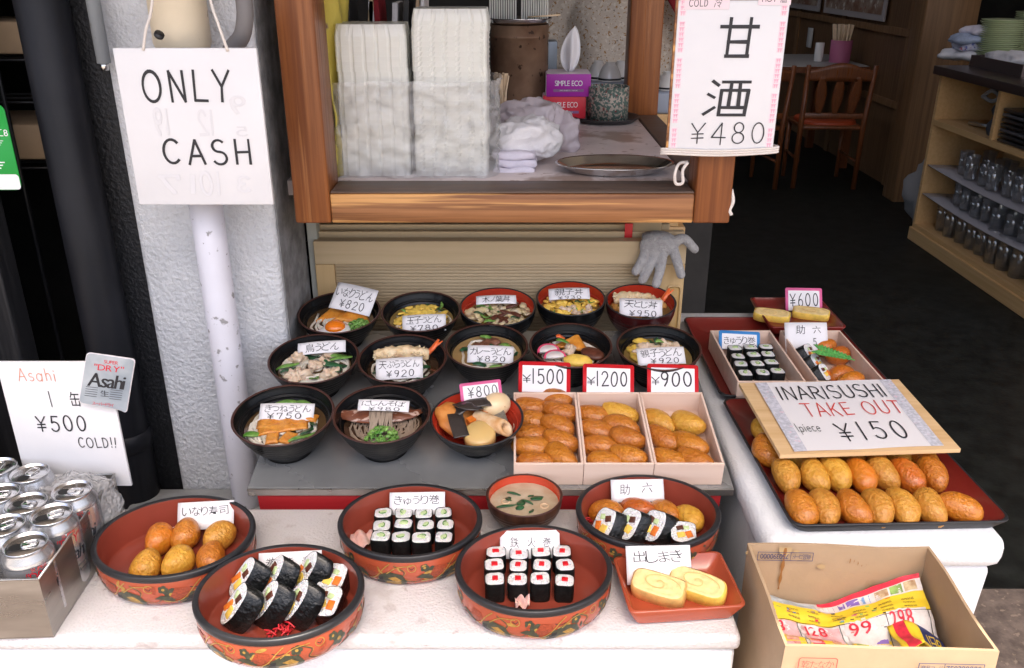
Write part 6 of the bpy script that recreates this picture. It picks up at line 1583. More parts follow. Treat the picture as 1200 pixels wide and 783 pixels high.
mm.add(grid(8, 8, lambda u, v: fl2(.55 + .45 * u, v) + Vector((0, 0, .0006))), mat('flyer_navy', (.03, .04, .16), .5, var=.3, vs=60)); mm.add(grid(8, 8, lambda u, v: fl2(.1 + .2 * u, v) + Vector((0, 0, .0006))), fred); v, f = rect(typed('旧B', 1), 0, 1, 0, 1, 0); mm.add(([fl2(.62 + .3 * p[0], .2 + .4 * p[1]) + Vector((0, 0, .001)) for p in v], f), ny_, smooth=False); mm.build('printed_blocks', t)

# ------------------------------------------------------------------ knitted glove over the panel
t = thing('work_glove', 'grey knitted work glove hung over the top of the pine panel', 'glove')
def gp(x, y, dy=0): return ony(x, y, YP - .012 + dy)
S_ = []
def chain(pts, r0, r1): 
    P = spline(pts, 6); S_.append(tube(P, [r0 + (r1 - r0) * i / (len(P) - 1) for i in range(len(P))], 12)); S_.append(xf(blob(r1, r1, r1, 12, 8), T(P[-1])))
chain([gp(757, 293), gp(752, 306, -.010), gp(745, 318, -.014)], .0115, .0100)
chain([gp(766, 295), gp(761, 312, -.010), gp(753, 328, -.014)], .0115, .0100)
chain([gp(777, 295), gp(774, 314, -.012), gp(769, 333, -.018)], .0115, .0100)
chain([gp(789, 292), gp(794, 308, -.010), gp(798, 322, -.012)], .0115, .0098)
chain([gp(786, 286, .004), gp(801, 280, .006), gp(814, 292, -.002)], .013, .0095)
pal = blob(.040, .0110, .022, 26, 16, 0, 1, 1, .7); S_.append(xf(pal, T(gp(771, 288)))); S_.append(xf(blob(.036, .018, .012, 20, 12), T(gp(771, 278, .010)))); S_.append(xf(blob(.034, .024, .009, 20, 12), T(gp(770, 276, .026))))
remesh(join(*S_), .0022, 'knitted_hand', glove_m, t, it=3)
# ------------------------------------------------------------------ things on the serving counter
def onc(px, py, h=0): return onz(px, py, zC + h)
# stacks of clear food containers
def container_mesh(w_, d_):
    def ring(k, z, rib):
        o = rrect(-w_ * k / 2, w_ * k / 2, -d_ * k / 2, d_ * k / 2, .014, 3); q = []
        for i in range(len(o)):
            p, r_ = Vector(o[i]), Vector(o[(i + 1) % len(o)]); m = max(1, int((r_ - p).length / .0030 + .5))
            q += [p.lerp(r_, j / m) for j in range(m)]
        v = []
        for i, p in enumerate(q):
            e = (1.2 if (i // 2) % 4 == 0 else 0) + (.7 if (i // 8) % 3 == 1 else 0)
            n_ = Vector((0, 1 if p.y > 0 else -1)) if abs(p.y) / d_ > abs(p.x) / w_ else Vector((1 if p.x > 0 else -1, 0))
            p = p - n_ * e * .0017 * rib; v.append((p.x, p.y, z))
        return v
    Ls = [ring(.996, -.0010, 1), ring(.996, .0002, 1), ring(.993, .0004, 1), ring(.988, .0084, 1), ring(.93, .030, 1)]
    n = min(len(l) for l in Ls); base = ring(1, 0, 0); n = len(base); Ls2 = []
    for l in Ls:
        if len(l) != n: l = [l[int(i * len(l) / n)] for i in range(n)]
        Ls2.append(l)
    v = sum(Ls2, []); f = [(k * n + i, k * n + (i + 1) % n, (k + 1) * n + (i + 1) % n, (k + 1) * n + i) for k in range(4) for i in range(n)] + [tuple(4 * n + i for i in range(n))]
    return MB().add((v, f), clear_pl, smooth=False).mesh('food_container')
def cstack(px0, px1, pyb, pyt, label, Yc, zt=None, group='clear food containers stacked on the counter'):
    a = ony(px0, pyb, Yc); b = ony(px1, pyb, Yc); w_ = b.x - a.x; me = container_mesh(w_, w_ * .78); z0 = zC + .001; top = ony((px0 + px1) / 2, pyt, Yc + w_ * .2).z
    n = int((top - z0 - .03) / .0092); cx = (a.x + b.x) / 2
    for k in range(n):
        o = bpy.data.objects.new('food_container', me); COL.objects.link(o)
        o.matrix_world = T(cx + .003 * k / n + (.0016 if k % 11 > 7 else 0), Yc + w_ * .39, z0 + k * .0092 + .0016)
        tag(o, label if k < n - 1 else label.replace('clear food container', 'topmost clear food container'), 'food container', group)
    return cx, w_, z0, n * .0092
YK = 1.735
st1 = cstack(401, 482, 214, 17, 'clear food container in the left stack behind the sill', YK, group='clear food containers in the left stack')
st2 = cstack(486, 573, 214, 4, 'clear food container in the right stack behind the sill', YK, group='clear food containers in the right stack')
t = thing('plastic_bag', 'crinkled clear plastic bag round the lower half of the container stacks', 'bag')
x0 = st1[0] - st1[1] / 2 - .008; x1 = st2[0] + st2[1] / 2 + .008; y0 = YK - .008; y1 = YK + st2[1] * .78 + .016
ol = rrect(x0, x1, y0, y1, .02, 8); ol2 = []
for i in range(len(ol)):
    p, q = Vector(ol[i]), Vector(ol[(i + 1) % len(ol)]); m = max(1, int((q - p).length / .0035))
    ol2 += [tuple(p.lerp(q, k / m)) for k in range(m)]
nz = 54; n = len(ol2); hB = .185; v = []
for k in range(nz + 1):
    z = zC + .002 + hB * k / nz
    for (x, y) in ol2:
        qq = Vector((x * 16 + z * 9, y * 16, z * 20 - x * 8)); nn = .004 + .006 * (1 - 2.2 * abs(noise.noise(qq))) + .004 * (1 - 2 * abs(noise.noise(qq * 2.3))) + .003 * (1 - 2 * abs(noise.noise(qq * 5)))
        nn = max(nn, -.004)
        nn *= (1.25 if k > nz - 3 else 1)
        cxm = Vector((x - (x0 + x1) / 2, y - (y0 + y1) / 2)); cxm = Vector((cxm.x / (x1 - x0), cxm.y / (y1 - y0))); 
        d = Vector((1 if abs(cxm.x) > abs(cxm.y) else 0, 0 if abs(cxm.x) > abs(cxm.y) else 1)); d = Vector((math.copysign(d.x, cxm.x), math.copysign(d.y, cxm.y)))
        v.append((x + d.x * nn, y + d.y * nn, z + .006 * noise.noise((x * 18, y * 18, 3)) * (k / nz)))
f = [(k * n + i, k * n + (i + 1) % n, (k + 1) * n + (i + 1) % n, (k + 1) * n + i) for k in range(nz) for i in range(n)]
one((v, f), 'bag_film', bag_pl, t)
t = thing('yellow_bag', 'yellow printed plastic bag squeezed between the left post and the stacks', 'bag')
a = ony(389, 100, 1.78)
def yb_(u, v): return Vector((-.352 + .016 * math.sin(u * 9 + v * 5) * .5 + .026 * u, 1.72 + .12 * u, zC + .002 + .42 * v + 0 * u)) + Vector((.006 * noise.noise((u * 5, v * 9, 1)), 0, 0))
one(sheet(16, 40, yb_, .004), 'bag_film', yellow_bag, t)
# clutter above the stacks at the back left
t = thing('paper_pile', 'pile of magazines and dark packets behind the container stacks', 'papers', None, T(-.30, 2.15, zC + .001))
for k in range(7): one(xf(bb(-.11, .11, -.08, .08, 0, .012, .002), T(rng.uniform(-.01, .01), rng.uniform(-.01, .01), .0125 * k) @ RZ(rng.uniform(-5, 5))), 'magazine', (newsw, fbrown, carton, fblue, newsw, tray_dark, newsw)[k], t, smooth=False)
for k in range(9):
    one(xf(bb(-.006, .006, -.06, .06, 0, .22 + .02 * rng.random(), .001), T(-.09 + k * .022, 0, .09) @ RY(rng.uniform(-9, 9))), 'standing_packet', (newsw, tray_dark, fbrown, newsw, red_cloth, newsw, tray_dark, carton, newsw)[k], t, smooth=False)
# pail with tray lid and more containers
p = onc(610, 122, 0); Yp = 2.42; c = ony(609, 80, Yp); rP = 34.5 / F * dep(c)
t = thing('metal_pail', 'tall rust stained metal pail at the back of the counter', 'pail', None, T(c.x, Yp + rP, zC + .001))
zt = ony(609, 31, Yp).z - zC
one(lathe([(0, 0), (rP * .96, 0), (rP, .01), (rP * 1.0, zt * .86), (rP * 1.02, zt * .865), (rP * 1.02, zt * .89), (rP, zt * .895), (rP * 1.01, zt), (rP * .96, zt), (rP * .95, .02), (0, .015)], 48), 'pail_body', rusty, t)
t = thing('round_tray', 'shallow steel tray lying on top of the rusty pail', 'tray', None, T(c.x, Yp + rP, zC + zt + .002))
one(lathe([(0, 0), (rP * .98, 0), (rP * 1.12, .014), (rP * 1.13, .016), (rP * 1.1, .016), (rP * .97, .003), (0, .003)], 48), 'tray', steel_bright, t)
tag(one(tube([(c.x + .02, Yp + rP * .3, zC + zt + .022), (c.x + rP * 1.35, Yp + rP * .1, zC + zt + .028)], .0022, 6), 'chopstick', stick_m), 'single chopstick across the tray on the pail', 'chopstick')
t = thing('container_stack', 'ribbed clear containers standing on the pail tray', 'food containers', None, T(c.x, Yp + rP, zC + zt + .006))
for dx in (-.045, .04):
    m_ = MB()
    for k in range(12):
        x = dx - .036 + k * .0062; m_.add(bb(x, x + .004, -.04, .04, 0, .13, .001), clear_pl, smooth=False)
    m_.build('ribbed_container', t)
# chopsticks in a pink sleeve
Yq = 2.12; a = ony(579, 126, Yq); b = ony(596, 126, Yq)
t = thing('chopstick_holder', 'pink holder of wooden chopsticks between the stacks and the pail', 'holder', None, T((a.x + b.x) / 2, Yq + .02, zC + .001))
one(lathe([(.019, 0), (.020, .07), (.018, .07), (.017, .003), (0, .003)], 24), 'pink_sleeve', pink_plastic, t)
for k in range(12): one(tube([(rng.uniform(-.008, .008), rng.uniform(-.008, .008), .006), ((k - 5.5) * .0031, rng.uniform(-.012, .012), .15 + rng.uniform(0, .012))], .0026, 6), 'chopstick', stick_m, t)
# towels and the thin bag
Yt = 1.80
def towel(px0, px1, py0, py1, Y, label, m, lay=3, seed=1):
    a = ony(px0, py1, Y); b = ony(px1, py0, Y); w_, h = b.x - a.x, b.z - a.z
    t = thing('folded_towel', label, 'towel', 'folded towels on the counter', T((a.x + b.x) / 2, Y + .05, a.z))
    for k in range(lay):
        v, f = box(w_, .10, h / lay * 1.05, h / lay * .45, seg=5)
        bm = bmesh.new(); me = bpy.data.meshes.new('x'); me.from_pydata(v, [], f); bm.from_mesh(me); bmesh.ops.subdivide_edges(bm, edges=[e for e in bm.edges if e.calc_length() > .02], cuts=7, use_grid_fill=True)
        v = [tuple(Vector(p.co) + Vector((.003 * noise.noise(p.co * 40 + Vector((k, seed, 0))), .005 * noise.noise(p.co * 30 + Vector((seed, k, 0))), .005 * noise.noise(p.co * 26 + Vector((seed, 0, k)))))) for p in bm.verts]; bm.verts.index_update(); f = [tuple(i.index for i in q.verts) for q in bm.faces]; bm.free(); bpy.data.meshes.remove(me)
        fold = one((v, f), 'towel_fold', m, t, T(rng.uniform(-.003, .003), rng.uniform(-.004, .004), h / lay * (k + .5)) @ RZ(rng.uniform(-4, 4)))
    return t
towel(579, 629, 179, 216, 1.775, 'lilac striped folded towels at the front of the counter', towel_s, 4, 2)
t = thing('crumpled_towel', 'crumpled white towel heaped on the striped towels', 'towel', None, T(ony(614, 165, 1.86)))
one(xf(crumple(.066, .050, .036, 80, 50, .016, 15, 5), RY(-10)), 'towel_heap', towel_w, t)
t = thing('thin_bag', 'thin pale pink plastic bag crumpled behind the white towel', 'bag', None, T(ony(622, 142, 2.02)))
v, f = crumple(.076, .048, .038, 110, 70, .017, 14, 9); one((v, f), 'bag_film', thin_bag, t)
v, f = crumple(.032, .026, .042, 60, 40, .014, 22, 4); one(xf((v, f), T(.075, -.01, -.03)), 'bag_handle', thin_bag, t)
# tissue boxes
Yb = 2.40
def tissue(px0, px1, py0, py1, Y, m, label, s1, tissue_=False, skew=0):
    a = ony(px0, py1, Y); b = ony(px1, py0, Y); w_, h = b.x - a.x, b.z - a.z; d_ = .115
    t = thing('tissue_box', label, 'tissue box', 'tissue boxes', T((a.x + b.x) / 2, Y, a.z) @ RZ(skew))
    MB().add(bb(-w_ / 2, w_ / 2, 0, d_, 0, h, .0015), m).build('carton', t)
    one(bb(-w_ / 2 + .001, w_ / 2 - .001, .001, d_ - .001, h + .0002, h + .0008), 'top_panel', pink_c, t, smooth=False)
    one(bb(-w_ / 2 - .0006, -w_ / 2 - .0001, .001, d_ - .001, .001, h - .001), 'side_panel', pink_c, t, smooth=False)
    mm = MB(); mm.add(place(fit(typed, s1, w_ * .62, h * .34, gap=.02), 0, h * .60, .0006), white_print, smooth=False); mm.add(bb(-w_ * .34, w_ * .34, h * .22, h * .34, .0003, .0005), grey_print, smooth=False); mm.add(place(fit(typed, '200 SHEETS TISSUE', w_ * .4, h * .06), 0, h * .28, .0008), white_print, smooth=False)
    mm.build('lettering', t, T(0, -.0003, 0) @ UP)
    if tissue_:
        def fn(u, v):
            s = math.sin(math.pi * min(1, v * 1.02)) ** .55 * (1 - .35 * v); x = (u - .5) * .062 * max(.05, s) + .012 * v * v
            return Vector((x + .004, .05 + .012 * math.sin(u * 9) * (1 - v) + .006 * math.sin(u * 5 + v * 4), h + v * .118))
        one(sheet(24, 24, fn, .0008), 'tissue', paper, t)
    return t, h
tR, hR = tissue(636, 687, 112, 139, Yb, red_c, 'red tissue box underneath the purple one', 'SIMPLE ECO')
a = ony(638, 112, Yb)
tissue(640, 693, 87, 113.5, Yb - .004, purple_c, 'purple tissue box with a white tissue pulled up', 'SIMPLE ECO', True)
tag(one(bb(ony(636, 70, 2.56).x, ony(653, 70, 2.56).x, 2.56, 2.62, zC + .001, ony(640, 48, 2.56).z, .004), 'metal_canister', mat('grey_canister', (.22, .25, .28), .35, .4)), 'grey metal canister behind the tissue boxes', 'canister')
# woven band tin on a dark tray
Yw = 2.36; c = ony(714, 138, Yw); rW = 24.5 / F * dep(c)
t = thing('round_tray', 'dark round tray under the woven tin', 'tray', None, T(c.x - .002, Yw + rW * .9, zC + .001)); one(lathe([(0, 0), (rW * 1.35, 0), (rW * 1.62, .012), (rW * 1.6, .014), (rW * 1.3, .003), (0, .003)], 48), 'tray', tray_dark, t)
t = thing('woven_tin', 'round tin wrapped in a woven checked band', 'tin', None, T(c.x, Yw + rW * .9, zC + .0045)); hT = ony(714, 103, Yw).z - zC - .006
one(lathe([(0, 0), (rW, 0), (rW, hT), (rW * .95, hT), (rW * .94, .01), (0, .008)], 48), 'tin_body', woven, t)
def upbowl(px, py, wpx, Y, label, z):
    c = ony(px, py, Y); r_ = wpx / 2 / F * dep(c); t = thing('rice_cup', label, 'bowl', 'upturned white bowls', T(c.x, Y + r_, z)); one(lathe([(r_, 0), (r_ * 1.0, .004), (r_ * .86, .024), (r_ * .6, .042), (r_ * .42, .047), (r_ * .42, .053), (r_ * .36, .053), (r_ * .34, .046), (0, .045)], 36), 'bowl', china, t)
    one(lathe([(r_ * 1.004, .0035), (r_ * 1.012, .006), (r_ * .985, .009)], 36), 'dark_rim', black_rim, t)
tb2 = bb(ony(690, 100, 2.64).x, ony(735, 100, 2.64).x, 2.62, 2.71, zC + .0, ony(700, 96, 2.64).z)
tag(one(tb2, 'bowl_crate', grey_pl, smooth=False), 'low blue grey crate under the upturned bowls', 'crate'); zB2 = max(p[2] for p in tb2[0]) + .001
upbowl(716, 92, 28, 2.625, 'upturned white bowl in front of its twin behind the woven tin', zB2); upbowl(702, 88, 26, 2.665, 'upturned white bowl half hidden at the left behind the woven tin', zB2); upbowl(728, 84, 24, 2.665, 'upturned white bowl half hidden beside the window post', zB2)
# oval steel tray
c = onc(720, 201.5); wT = 140 / F * dep(c)
t = thing('oval_tray', 'shiny oval steel tray lying at the front right of the counter', 'tray', None, T(c.x + .0, c.y + .004, zC + .001))
r_ = wT / 2; one(lathe([(0, .001), (r_ * .72, .0), (r_ * .80, .004), (r_ * .97, .016), (r_, .018), (r_ * .985, .0195), (r_ * .955, .0175), (r_ * .80, .006), (r_ * .72, .0025), (0, .003)], 72, 1, .62), 'tray', steel_bright, t)
# tub and bowl behind the post
t = thing('plastic_tub', 'blue grey plastic tub seen right of the rear window post', 'tub', None, T(ony(777, 134, 2.78).x, 2.82, .70))
one(bb(-.075, .075, -.04, .16, 0, ony(777, 134, 2.78).z - .70, .004), 'tub_stand', cabwood, t, smooth=False); z0 = ony(777, 134, 2.78).z - .70
one(bb(-.065, .065, -.04, .12, z0 + .0005, z0 + .068, .008), 'tub_body', grey_pl, t)
tag(one(bb(ony(777, 134, 2.78).x - .1, ony(777, 134, 2.78).x + .1, 2.78, 2.98, 0, .699, .004), 'low_cupboard', cabwood, smooth=False), 'low wooden cupboard behind the rear window post', 'cupboard')
upbowl(786, 106, 34, 2.80, 'upturned white bowl on the blue grey tub', .70 + z0 + .069)

# ------------------------------------------------------------------ person in a floral smock behind the counter
t = thing('person', 'person in a pale floral smock and red cloth standing behind the counter', 'person', None, T(.33, 3.02, 0))
def cap(p0, p1, r0, r1, k=5):
    P = [Vector(p0).lerp(Vector(p1), i / k) for i in range(k + 1)]; return join(tube(P, [r0 + (r1 - r0) * i / k for i in range(k + 1)], 14), xf(blob(r0, r0, r0, 12, 8), T(P[0])), xf(blob(r1, r1, r1, 12, 8), T(P[-1])))
body = join(xf(blob(.17, .11, .30, 24, 16), T(0, 0, 1.18)), xf(blob(.175, .12, .16, 24, 14), T(0, 0, .92)), cap((0, 0, 1.40), (0, -.02, 1.54), .055, .05), xf(blob(.075, .095, .115, 20, 14), T(0, -.03, 1.63)),
            cap((-.09, 0, .9), (-.10, -.01, .48), .085, .06), cap((-.10, -.01, .48), (-.10, .02, .07), .058, .04), cap((.09, 0, .9), (.10, -.01, .48), .085, .06), cap((.10, -.01, .48), (.10, .02, .07), .058, .04),
            xf(blob(.045, .12, .035, 14, 8), T(-.10, -.05, .037)), xf(blob(.045, .12, .035, 14, 8), T(.10, -.05, .037)),
            cap((-.17, 0, 1.40), (-.25, -.03, 1.14), .05, .042), cap((-.25, -.03, 1.14), (-.13, -.20, 1.16), .04, .03), cap((.17, 0, 1.40), (.25, -.02, 1.14), .05, .042), cap((.25, -.02, 1.14), (.12, -.20, 1.10), .04, .03),
            *[cap((sx * .12, -.20, zz), (sx * (.05 + .012 * k), -.235 - .010 * (1.5 - abs(k - 1.5)), zz - .015 * k), .012, .008, 3) for sx, zz in ((-1, 1.17), (1, 1.11)) for k in range(4)], cap((-.12, -.19, 1.17), (-.10, -.23, 1.20), .012, .009, 3), cap((.12, -.19, 1.11), (.10, -.23, 1.14), .012, .009, 3),
            xf(blob(.012, .02, .02, 10, 8), T(0, -.125, 1.62)), xf(blob(.012, .018, .03, 10, 8), T(-.076, -.02, 1.62)), xf(blob(.012, .018, .03, 10, 8), T(.076, -.02, 1.62)))
remesh(body, .012, 'person_body', skin_m, t, it=4)
one(xf(blob(.082, .10, .10, 24, 16, .1, 20, 2), T(0, -.005, 1.665)), 'hair', hair_m, t)
sm = join(xf(blob(.205, .145, .36, 28, 18), T(0, 0, 1.16)), xf(blob(.22, .155, .30, 28, 16), T(0, 0, .88)), cap((-.17, 0, 1.40), (-.265, -.035, 1.12), .075, .072), cap((-.265, -.035, 1.12), (-.16, -.17, 1.15), .068, .055), cap((.17, 0, 1.40), (.265, -.03, 1.12), .075, .072), cap((.265, -.03, 1.12), (.16, -.17, 1.10), .068, .055))
remesh(sm, .012, 'smock', smock, t, it=3, post=lambda c, n: c + n * (.010 * noise.noise((c.x * 13, c.y * 13, c.z * 5)) + .005 * math.sin(c.x * 40 + c.z * 9)))
rc = grid(10, 20, lambda u, v: (.13 + .10 * u + .05 * (1 - v) * u, -.155 - .035 * math.sin(u * 3.1) - .012 * math.sin(u * 9 + v * 4), 1.5 - .34 * v - .02 * u))
one(sheet(10, 20, lambda u, v: Vector((.10 + .15 * u, -.165 - .03 * math.sin(u * 3.1) - .010 * math.sin(u * 9 + v * 4), 1.62 - .40 * v * (.35 + .65 * u))), .008), 'red_cloth', red_cloth, t)

# ------------------------------------------------------------------ restaurant interior
WX = 2.75
t = thing('wainscot_wall', 'dark wood wainscot wall beside the dining table', 'wall')
one(bb(WX, WX + .08, 6.0, 9.99, .004, 3.595), 'boarding', darkwood, t, smooth=False)
for z in (1.04, .55): one(bb(WX - .02, WX - .001, 6.02, 9.99, z, z + .05, .004), 'rail', midwood, t, smooth=False)
for y in (6.25, 7.55, 8.75): one(bb(WX - .015, WX - .001, y, y + .09, .004, 1.039), 'batten', midwood, t, smooth=False); one(bb(WX - .0145, WX - .001, y, y + .09, 1.091, 2.755), 'batten', midwood, t, smooth=False)
one(bb(WX - .03, WX - .016, 8.30, 8.42, .80, .97, .004), 'wall_plate', china, t)
fp = mat('poster_print', (.20, .09, .05), .4, col2=(.42, .34, .26), vs=9, spots=[(13, .58, (.62, .58, .5)), (16, .66, (.30, .05, .03))])
for (y0, y1, lb) in ((6.72, 8.05, 'framed food poster nearer the brown post'), (8.18, 9.4, 'framed food poster partly behind the 甘酒 sign')):
    t = thing('framed_poster', lb, 'poster', 'framed posters on the wainscot wall'); z0, z1 = 1.115, 1.75
    one(bb(WX - .036, WX - .0215, y0, y1, z0, z1, .003), 'poster_frame', mat('poster_frame_paint', (.42, .38, .36), .5), t, smooth=False); one(bb(WX - .040, WX - .0365, y0 + .05, y1 - .05, z0 + .045, z1 - .045), 'print', fp, t, smooth=False)
t = thing('wooden_post', 'thick brown wooden post between the dining table and the kitchen', 'post')
one(bb(2.60, 2.94, 5.8, 5.99, .004, 3.595, .01), 'post', midwood, t)
t = thing('dining_table', 'pale topped dining table against the wainscot wall', 'table', None, T(2.0, 7.33, .004) @ SCL(1, 1, 1.125))
one(bb(-.75, .72, -.48, .48, .66, .70, .008), 'table_top', mat('table_laminate', (.36, .36, .35), .4), t); one(bb(-.75, .72, -.485, -.4805, .655, .695), 'table_edge', chairwood, t, smooth=False)
for sx in (-.68, .64):
    for sy in (-.42, .42): one(bb(sx - .03, sx + .03, sy - .03, sy + .03, 0, .659), 'leg', chairwood, t, smooth=False)
c = ony(985, 68, 7.1)
t = thing('chopstick_holder', 'pink cylinder of chopsticks on the dining table', 'holder', None, T(c.x, 7.12, .7925))
one(lathe([(.078, 0), (.082, .165), (.072, .165), (.068, .004), (0, .004)], 28), 'pink_sleeve', mat('dusty_pink', (.46, .13, .24), .5), t)
for k in range(20): a_ = rng.uniform(0, 6.28); d = .05 * math.sqrt(rng.random()); one(tube([(d * math.cos(a_), d * math.sin(a_), .01), (d * 1.9 * math.cos(a_), d * 1.9 * math.sin(a_), .28)], .008, 6), 'chopstick', stick_m, t)
tag(one(xf(lathe([(.035, 0), (.035, .14), (0, .14)], 18), T(c.x - .14, 7.2, .7925)), 'white_pot', china), 'small white pot beside the pink chopstick holder', 'pot')
tag(one(xf(join(bb(-.14, .14, -.1, .1, 0, .09, .01), blob(.09, .05, .10, 14, 10)), T(1.95, 7.5, .7925)), 'condiment_caddy', tray_dark), 'dark condiment caddy at the far left of the dining table', 'caddy')
def chair(M, label):
    t = E('dining_chair', label, 'chair', M, 'dining chairs')
    one(bb(-.22, .22, -.21, .21, .42, .45, .012), 'seat_frame', chairwood, t); one(xf(blob(.205, .195, .035, 24, 12, 0, 1, 1, .6), T(0, 0, .455)), 'seat_pad', seat_m, t)
    for s in (-1, 1):
        one(tube([(s * .215, -.20, 0), (s * .215, -.205, .45), (s * .225, -.26, .865)], [.018, .020, .016], 10), 'rear_leg', chairwood, t)
        one(tube([(s * .20, .20, 0), (s * .20, .195, .43)], [.015, .02], 10), 'front_leg', chairwood, t)
    one(sheet(20, 4, lambda u, v: Vector(((u - .5) * .46, -.25 - .01 * v - .02 * math.sin(u * 3.14), .76 + .07 * v + .05 * math.sin(u * 3.14) ** 2 * v)), .02), 'top_rail', chairwood, t)
    one(bb(-.21, .21, -.222, -.200, .50, .54, .006), 'lower_rail', chairwood, t)
    for x in (-.11, 0, .11): one(sheet(4, 16, lambda u, v, x=x: Vector((x * (1 + .10 * v) + (u - .5) * (.03 + .045 * math.sin(v * 3.14)), -.212 - .045 * v - .012, .535 + .255 * v)), .010), 'back_slat', chairwood, t)
    one(tube([(-.2, -.2, .2), (-.2, .2, .2)], .010, 8), 'stretcher', chairwood, t); one(tube([(.2, -.2, .2), (.2, .2, .2)], .010, 8), 'stretcher', chairwood, t)
    return t
c1 = chair(T(2.27, 6.4, .004) @ RZ(-4), 'wooden dining chair with an orange seat in front of the wainscot')
dup(c1, T(1.66, 6.35, .004) @ RZ(8), 'wooden dining chair half hidden behind the 甘酒 sign')
# cabinet of glasses
CX = 2.36; cy0, cy1 = 3.05, 4.95; cz = .985
t = thing('glass_cabinet', 'open pale wood cabinet with shelves of glasses at the right', 'cabinet', None, T(CX, 0, .004))
one(bb(-.03, .48, cy0, cy1 + .03, cz - .045, cz, .004), 'cabinet_top', mat('cabinet_top_laminate', (.055, .038, .034), .35), t)
one(bb(0, .45, cy1 - .025, cy1, 0, cz - .046), 'side_panel', cabwood, t, smooth=False); one(bb(.43, .45, cy0, cy1 - .026, 0.0, cz - .046), 'back_panel', cabwood, t, smooth=False)
one(bb(-.012, .429, cy0, cy1 + .01, 0, .075, .004), 'plinth', cabwood, t, smooth=False)
one(bb(0, .429, cy0, cy1 - .026, .076, .10), 'base_shelf', cabwood, t, smooth=False)
one(bb(0, .429, cy0, cy1 - .026, .67, .70), 'shelf', cabwood, t, smooth=False)
one(bb(0, .429, 4.30, 4.325, .701, cz - .046), 'divider', cabwood, t, smooth=False); one(bb(0, .429, 3.52, 3.56, .1005, .669), 'divider', cabwood, t, smooth=False)
for z in (.255, .42, .56):
    if z < .5: one(sheet(12, 2, lambda u, v, z=z: Vector((.005 + .36 * v, cy1 - .04 - 1.30 * u, z + .02 - .018 * math.sin(u * 3.14) + .01 * (1 - v))), .004), 'sheet_shelf', mat('grey_shelf_sheet', (.40, .38, .40), .4), t)
def glass_thing(M, h, r0, r1, label, mesh=[None]):
    pr = [(0, .001), (r0, 0), (r1, h), (r1 - .003, h), (r0 - .003, .010), (0, .008)]
    key = (h, r0, r1)
    if key not in GLM: GLM[key] = MB().add(lathe(pr, 20), glass_m).mesh('drinking_glass')
    o = bpy.data.objects.new('drinking_glass', GLM[key]); COL.objects.link(o); o.matrix_world = M; tag(o, label, 'glass', 'glasses in the open cabinet')
GLM = {}
def sheet_z(y, z): u = min(1, max(0, (cy1 - .04 - y) / 1.30)); return .004 + z + .02 - .018 * math.sin(u * 3.14) + .007
for si, (zb, h, r0, r1, nm) in enumerate([(.101, .17, .038, .048, 'bottom shelf'), (.255, .12, .032, .040, 'middle shelf'), (.42, .125, .030, .038, 'upper shelf')]):
    for k in range(8):
        y = 4.80 - k * .115 - (.12 if si else 0); z = .1045 if si == 0 else sheet_z(y, zb) + .006
        if y < 3.62: continue
        for row in range(2):
            glass_thing(T(CX + .09 + row * .13 + rng.uniform(-.01, .01), y + rng.uniform(-.02, .02), z + (.0 if si == 0 else .004)), h * rng.choice((1, 1, .9)), r0, r1, f"clear glass on the {nm} of the cabinet, {['front', 'back'][row]} line")
t = thing('utensil_pile', 'grey cloth, scoop and dark tools piled in the upper left compartment', 'utensils', None, T(CX + .1, 4.45, .706))
one(blob(.07, .08, .11, 26, 18, .5, 14, 2), 'dark_cloth', mat('slate_cloth', (.06, .065, .08), .9), t, T(.02, -.05, .075)); one(blob(.06, .07, .07, 26, 18, .5, 16, 6), 'grey_cloth', mat('grey_cloth', (.28, .26, .28), .9), t, T(.05, -.02, .17)); one(tube(spline([(0, .2, .16), (0, .12, .20), (0, .04, .18), (0, .10, .15), (0, .2, .16)], 6), .010, 8), 'handle_loop', mat('grey_strap', (.42, .40, .40), .7), t); one(tube([(0, .28, .01), (0, .02, .03)], .010, 8), 'spoon', steel, t); one(tube([(.03, .3, .012), (.03, .02, .012)], .008, 8), 'spoon', stick_m, t)
for k in range(7):
    tag(one(bb(CX + .01, CX + .40, 3.60, 4.27, .706 + k * .024, .722 + k * .024, .006), 'stacked_tray', (tray_dark, mat('grey_tray', (.10, .095, .10), .35))[k in (2, 5)]), f"dark tray in the cabinet stack, {['bottom', 'second', 'third', 'fourth', 'fifth', 'sixth', 'topmost'][k]} one", 'tray', 'dark trays stacked in the cabinet')
# on top of the cabinet
c = ony(1165, 62, 4.35)
PM = MB().add(lathe([(0, .001), (.055, 0), (.10, .010), (.115, .018), (.112, .019), (.055, .004), (0, .004)], 32), green_china).mesh('green_plate')
def pstack(x, y, n, tagname):
    for k in range(n):
        o = bpy.data.objects.new('green_plate', PM); COL.objects.link(o); o.matrix_world = T(x + rng.uniform(-.003, .003), y + rng.uniform(-.003, .003), .004 + cz + .001 + k * .0102) @ SCL(1, 1, 1)
        tag(o, f"pale green plate in the {tagname} stack on the cabinet", 'plate', f'plates in the {tagname} stack')
q1 = onz(1166, 74, cz + .005); q2 = onz(1204, 66, cz + .005); pstack(q1.x, q1.y, 22, 'nearer'); pstack(q2.x, q2.y, 24, 'farther')
t = thing('cloth_heap', 'heap of folded checked and white dishcloths at the end of the cabinet', 'cloths', None, T(onz(1128, 71, cz + .005)))
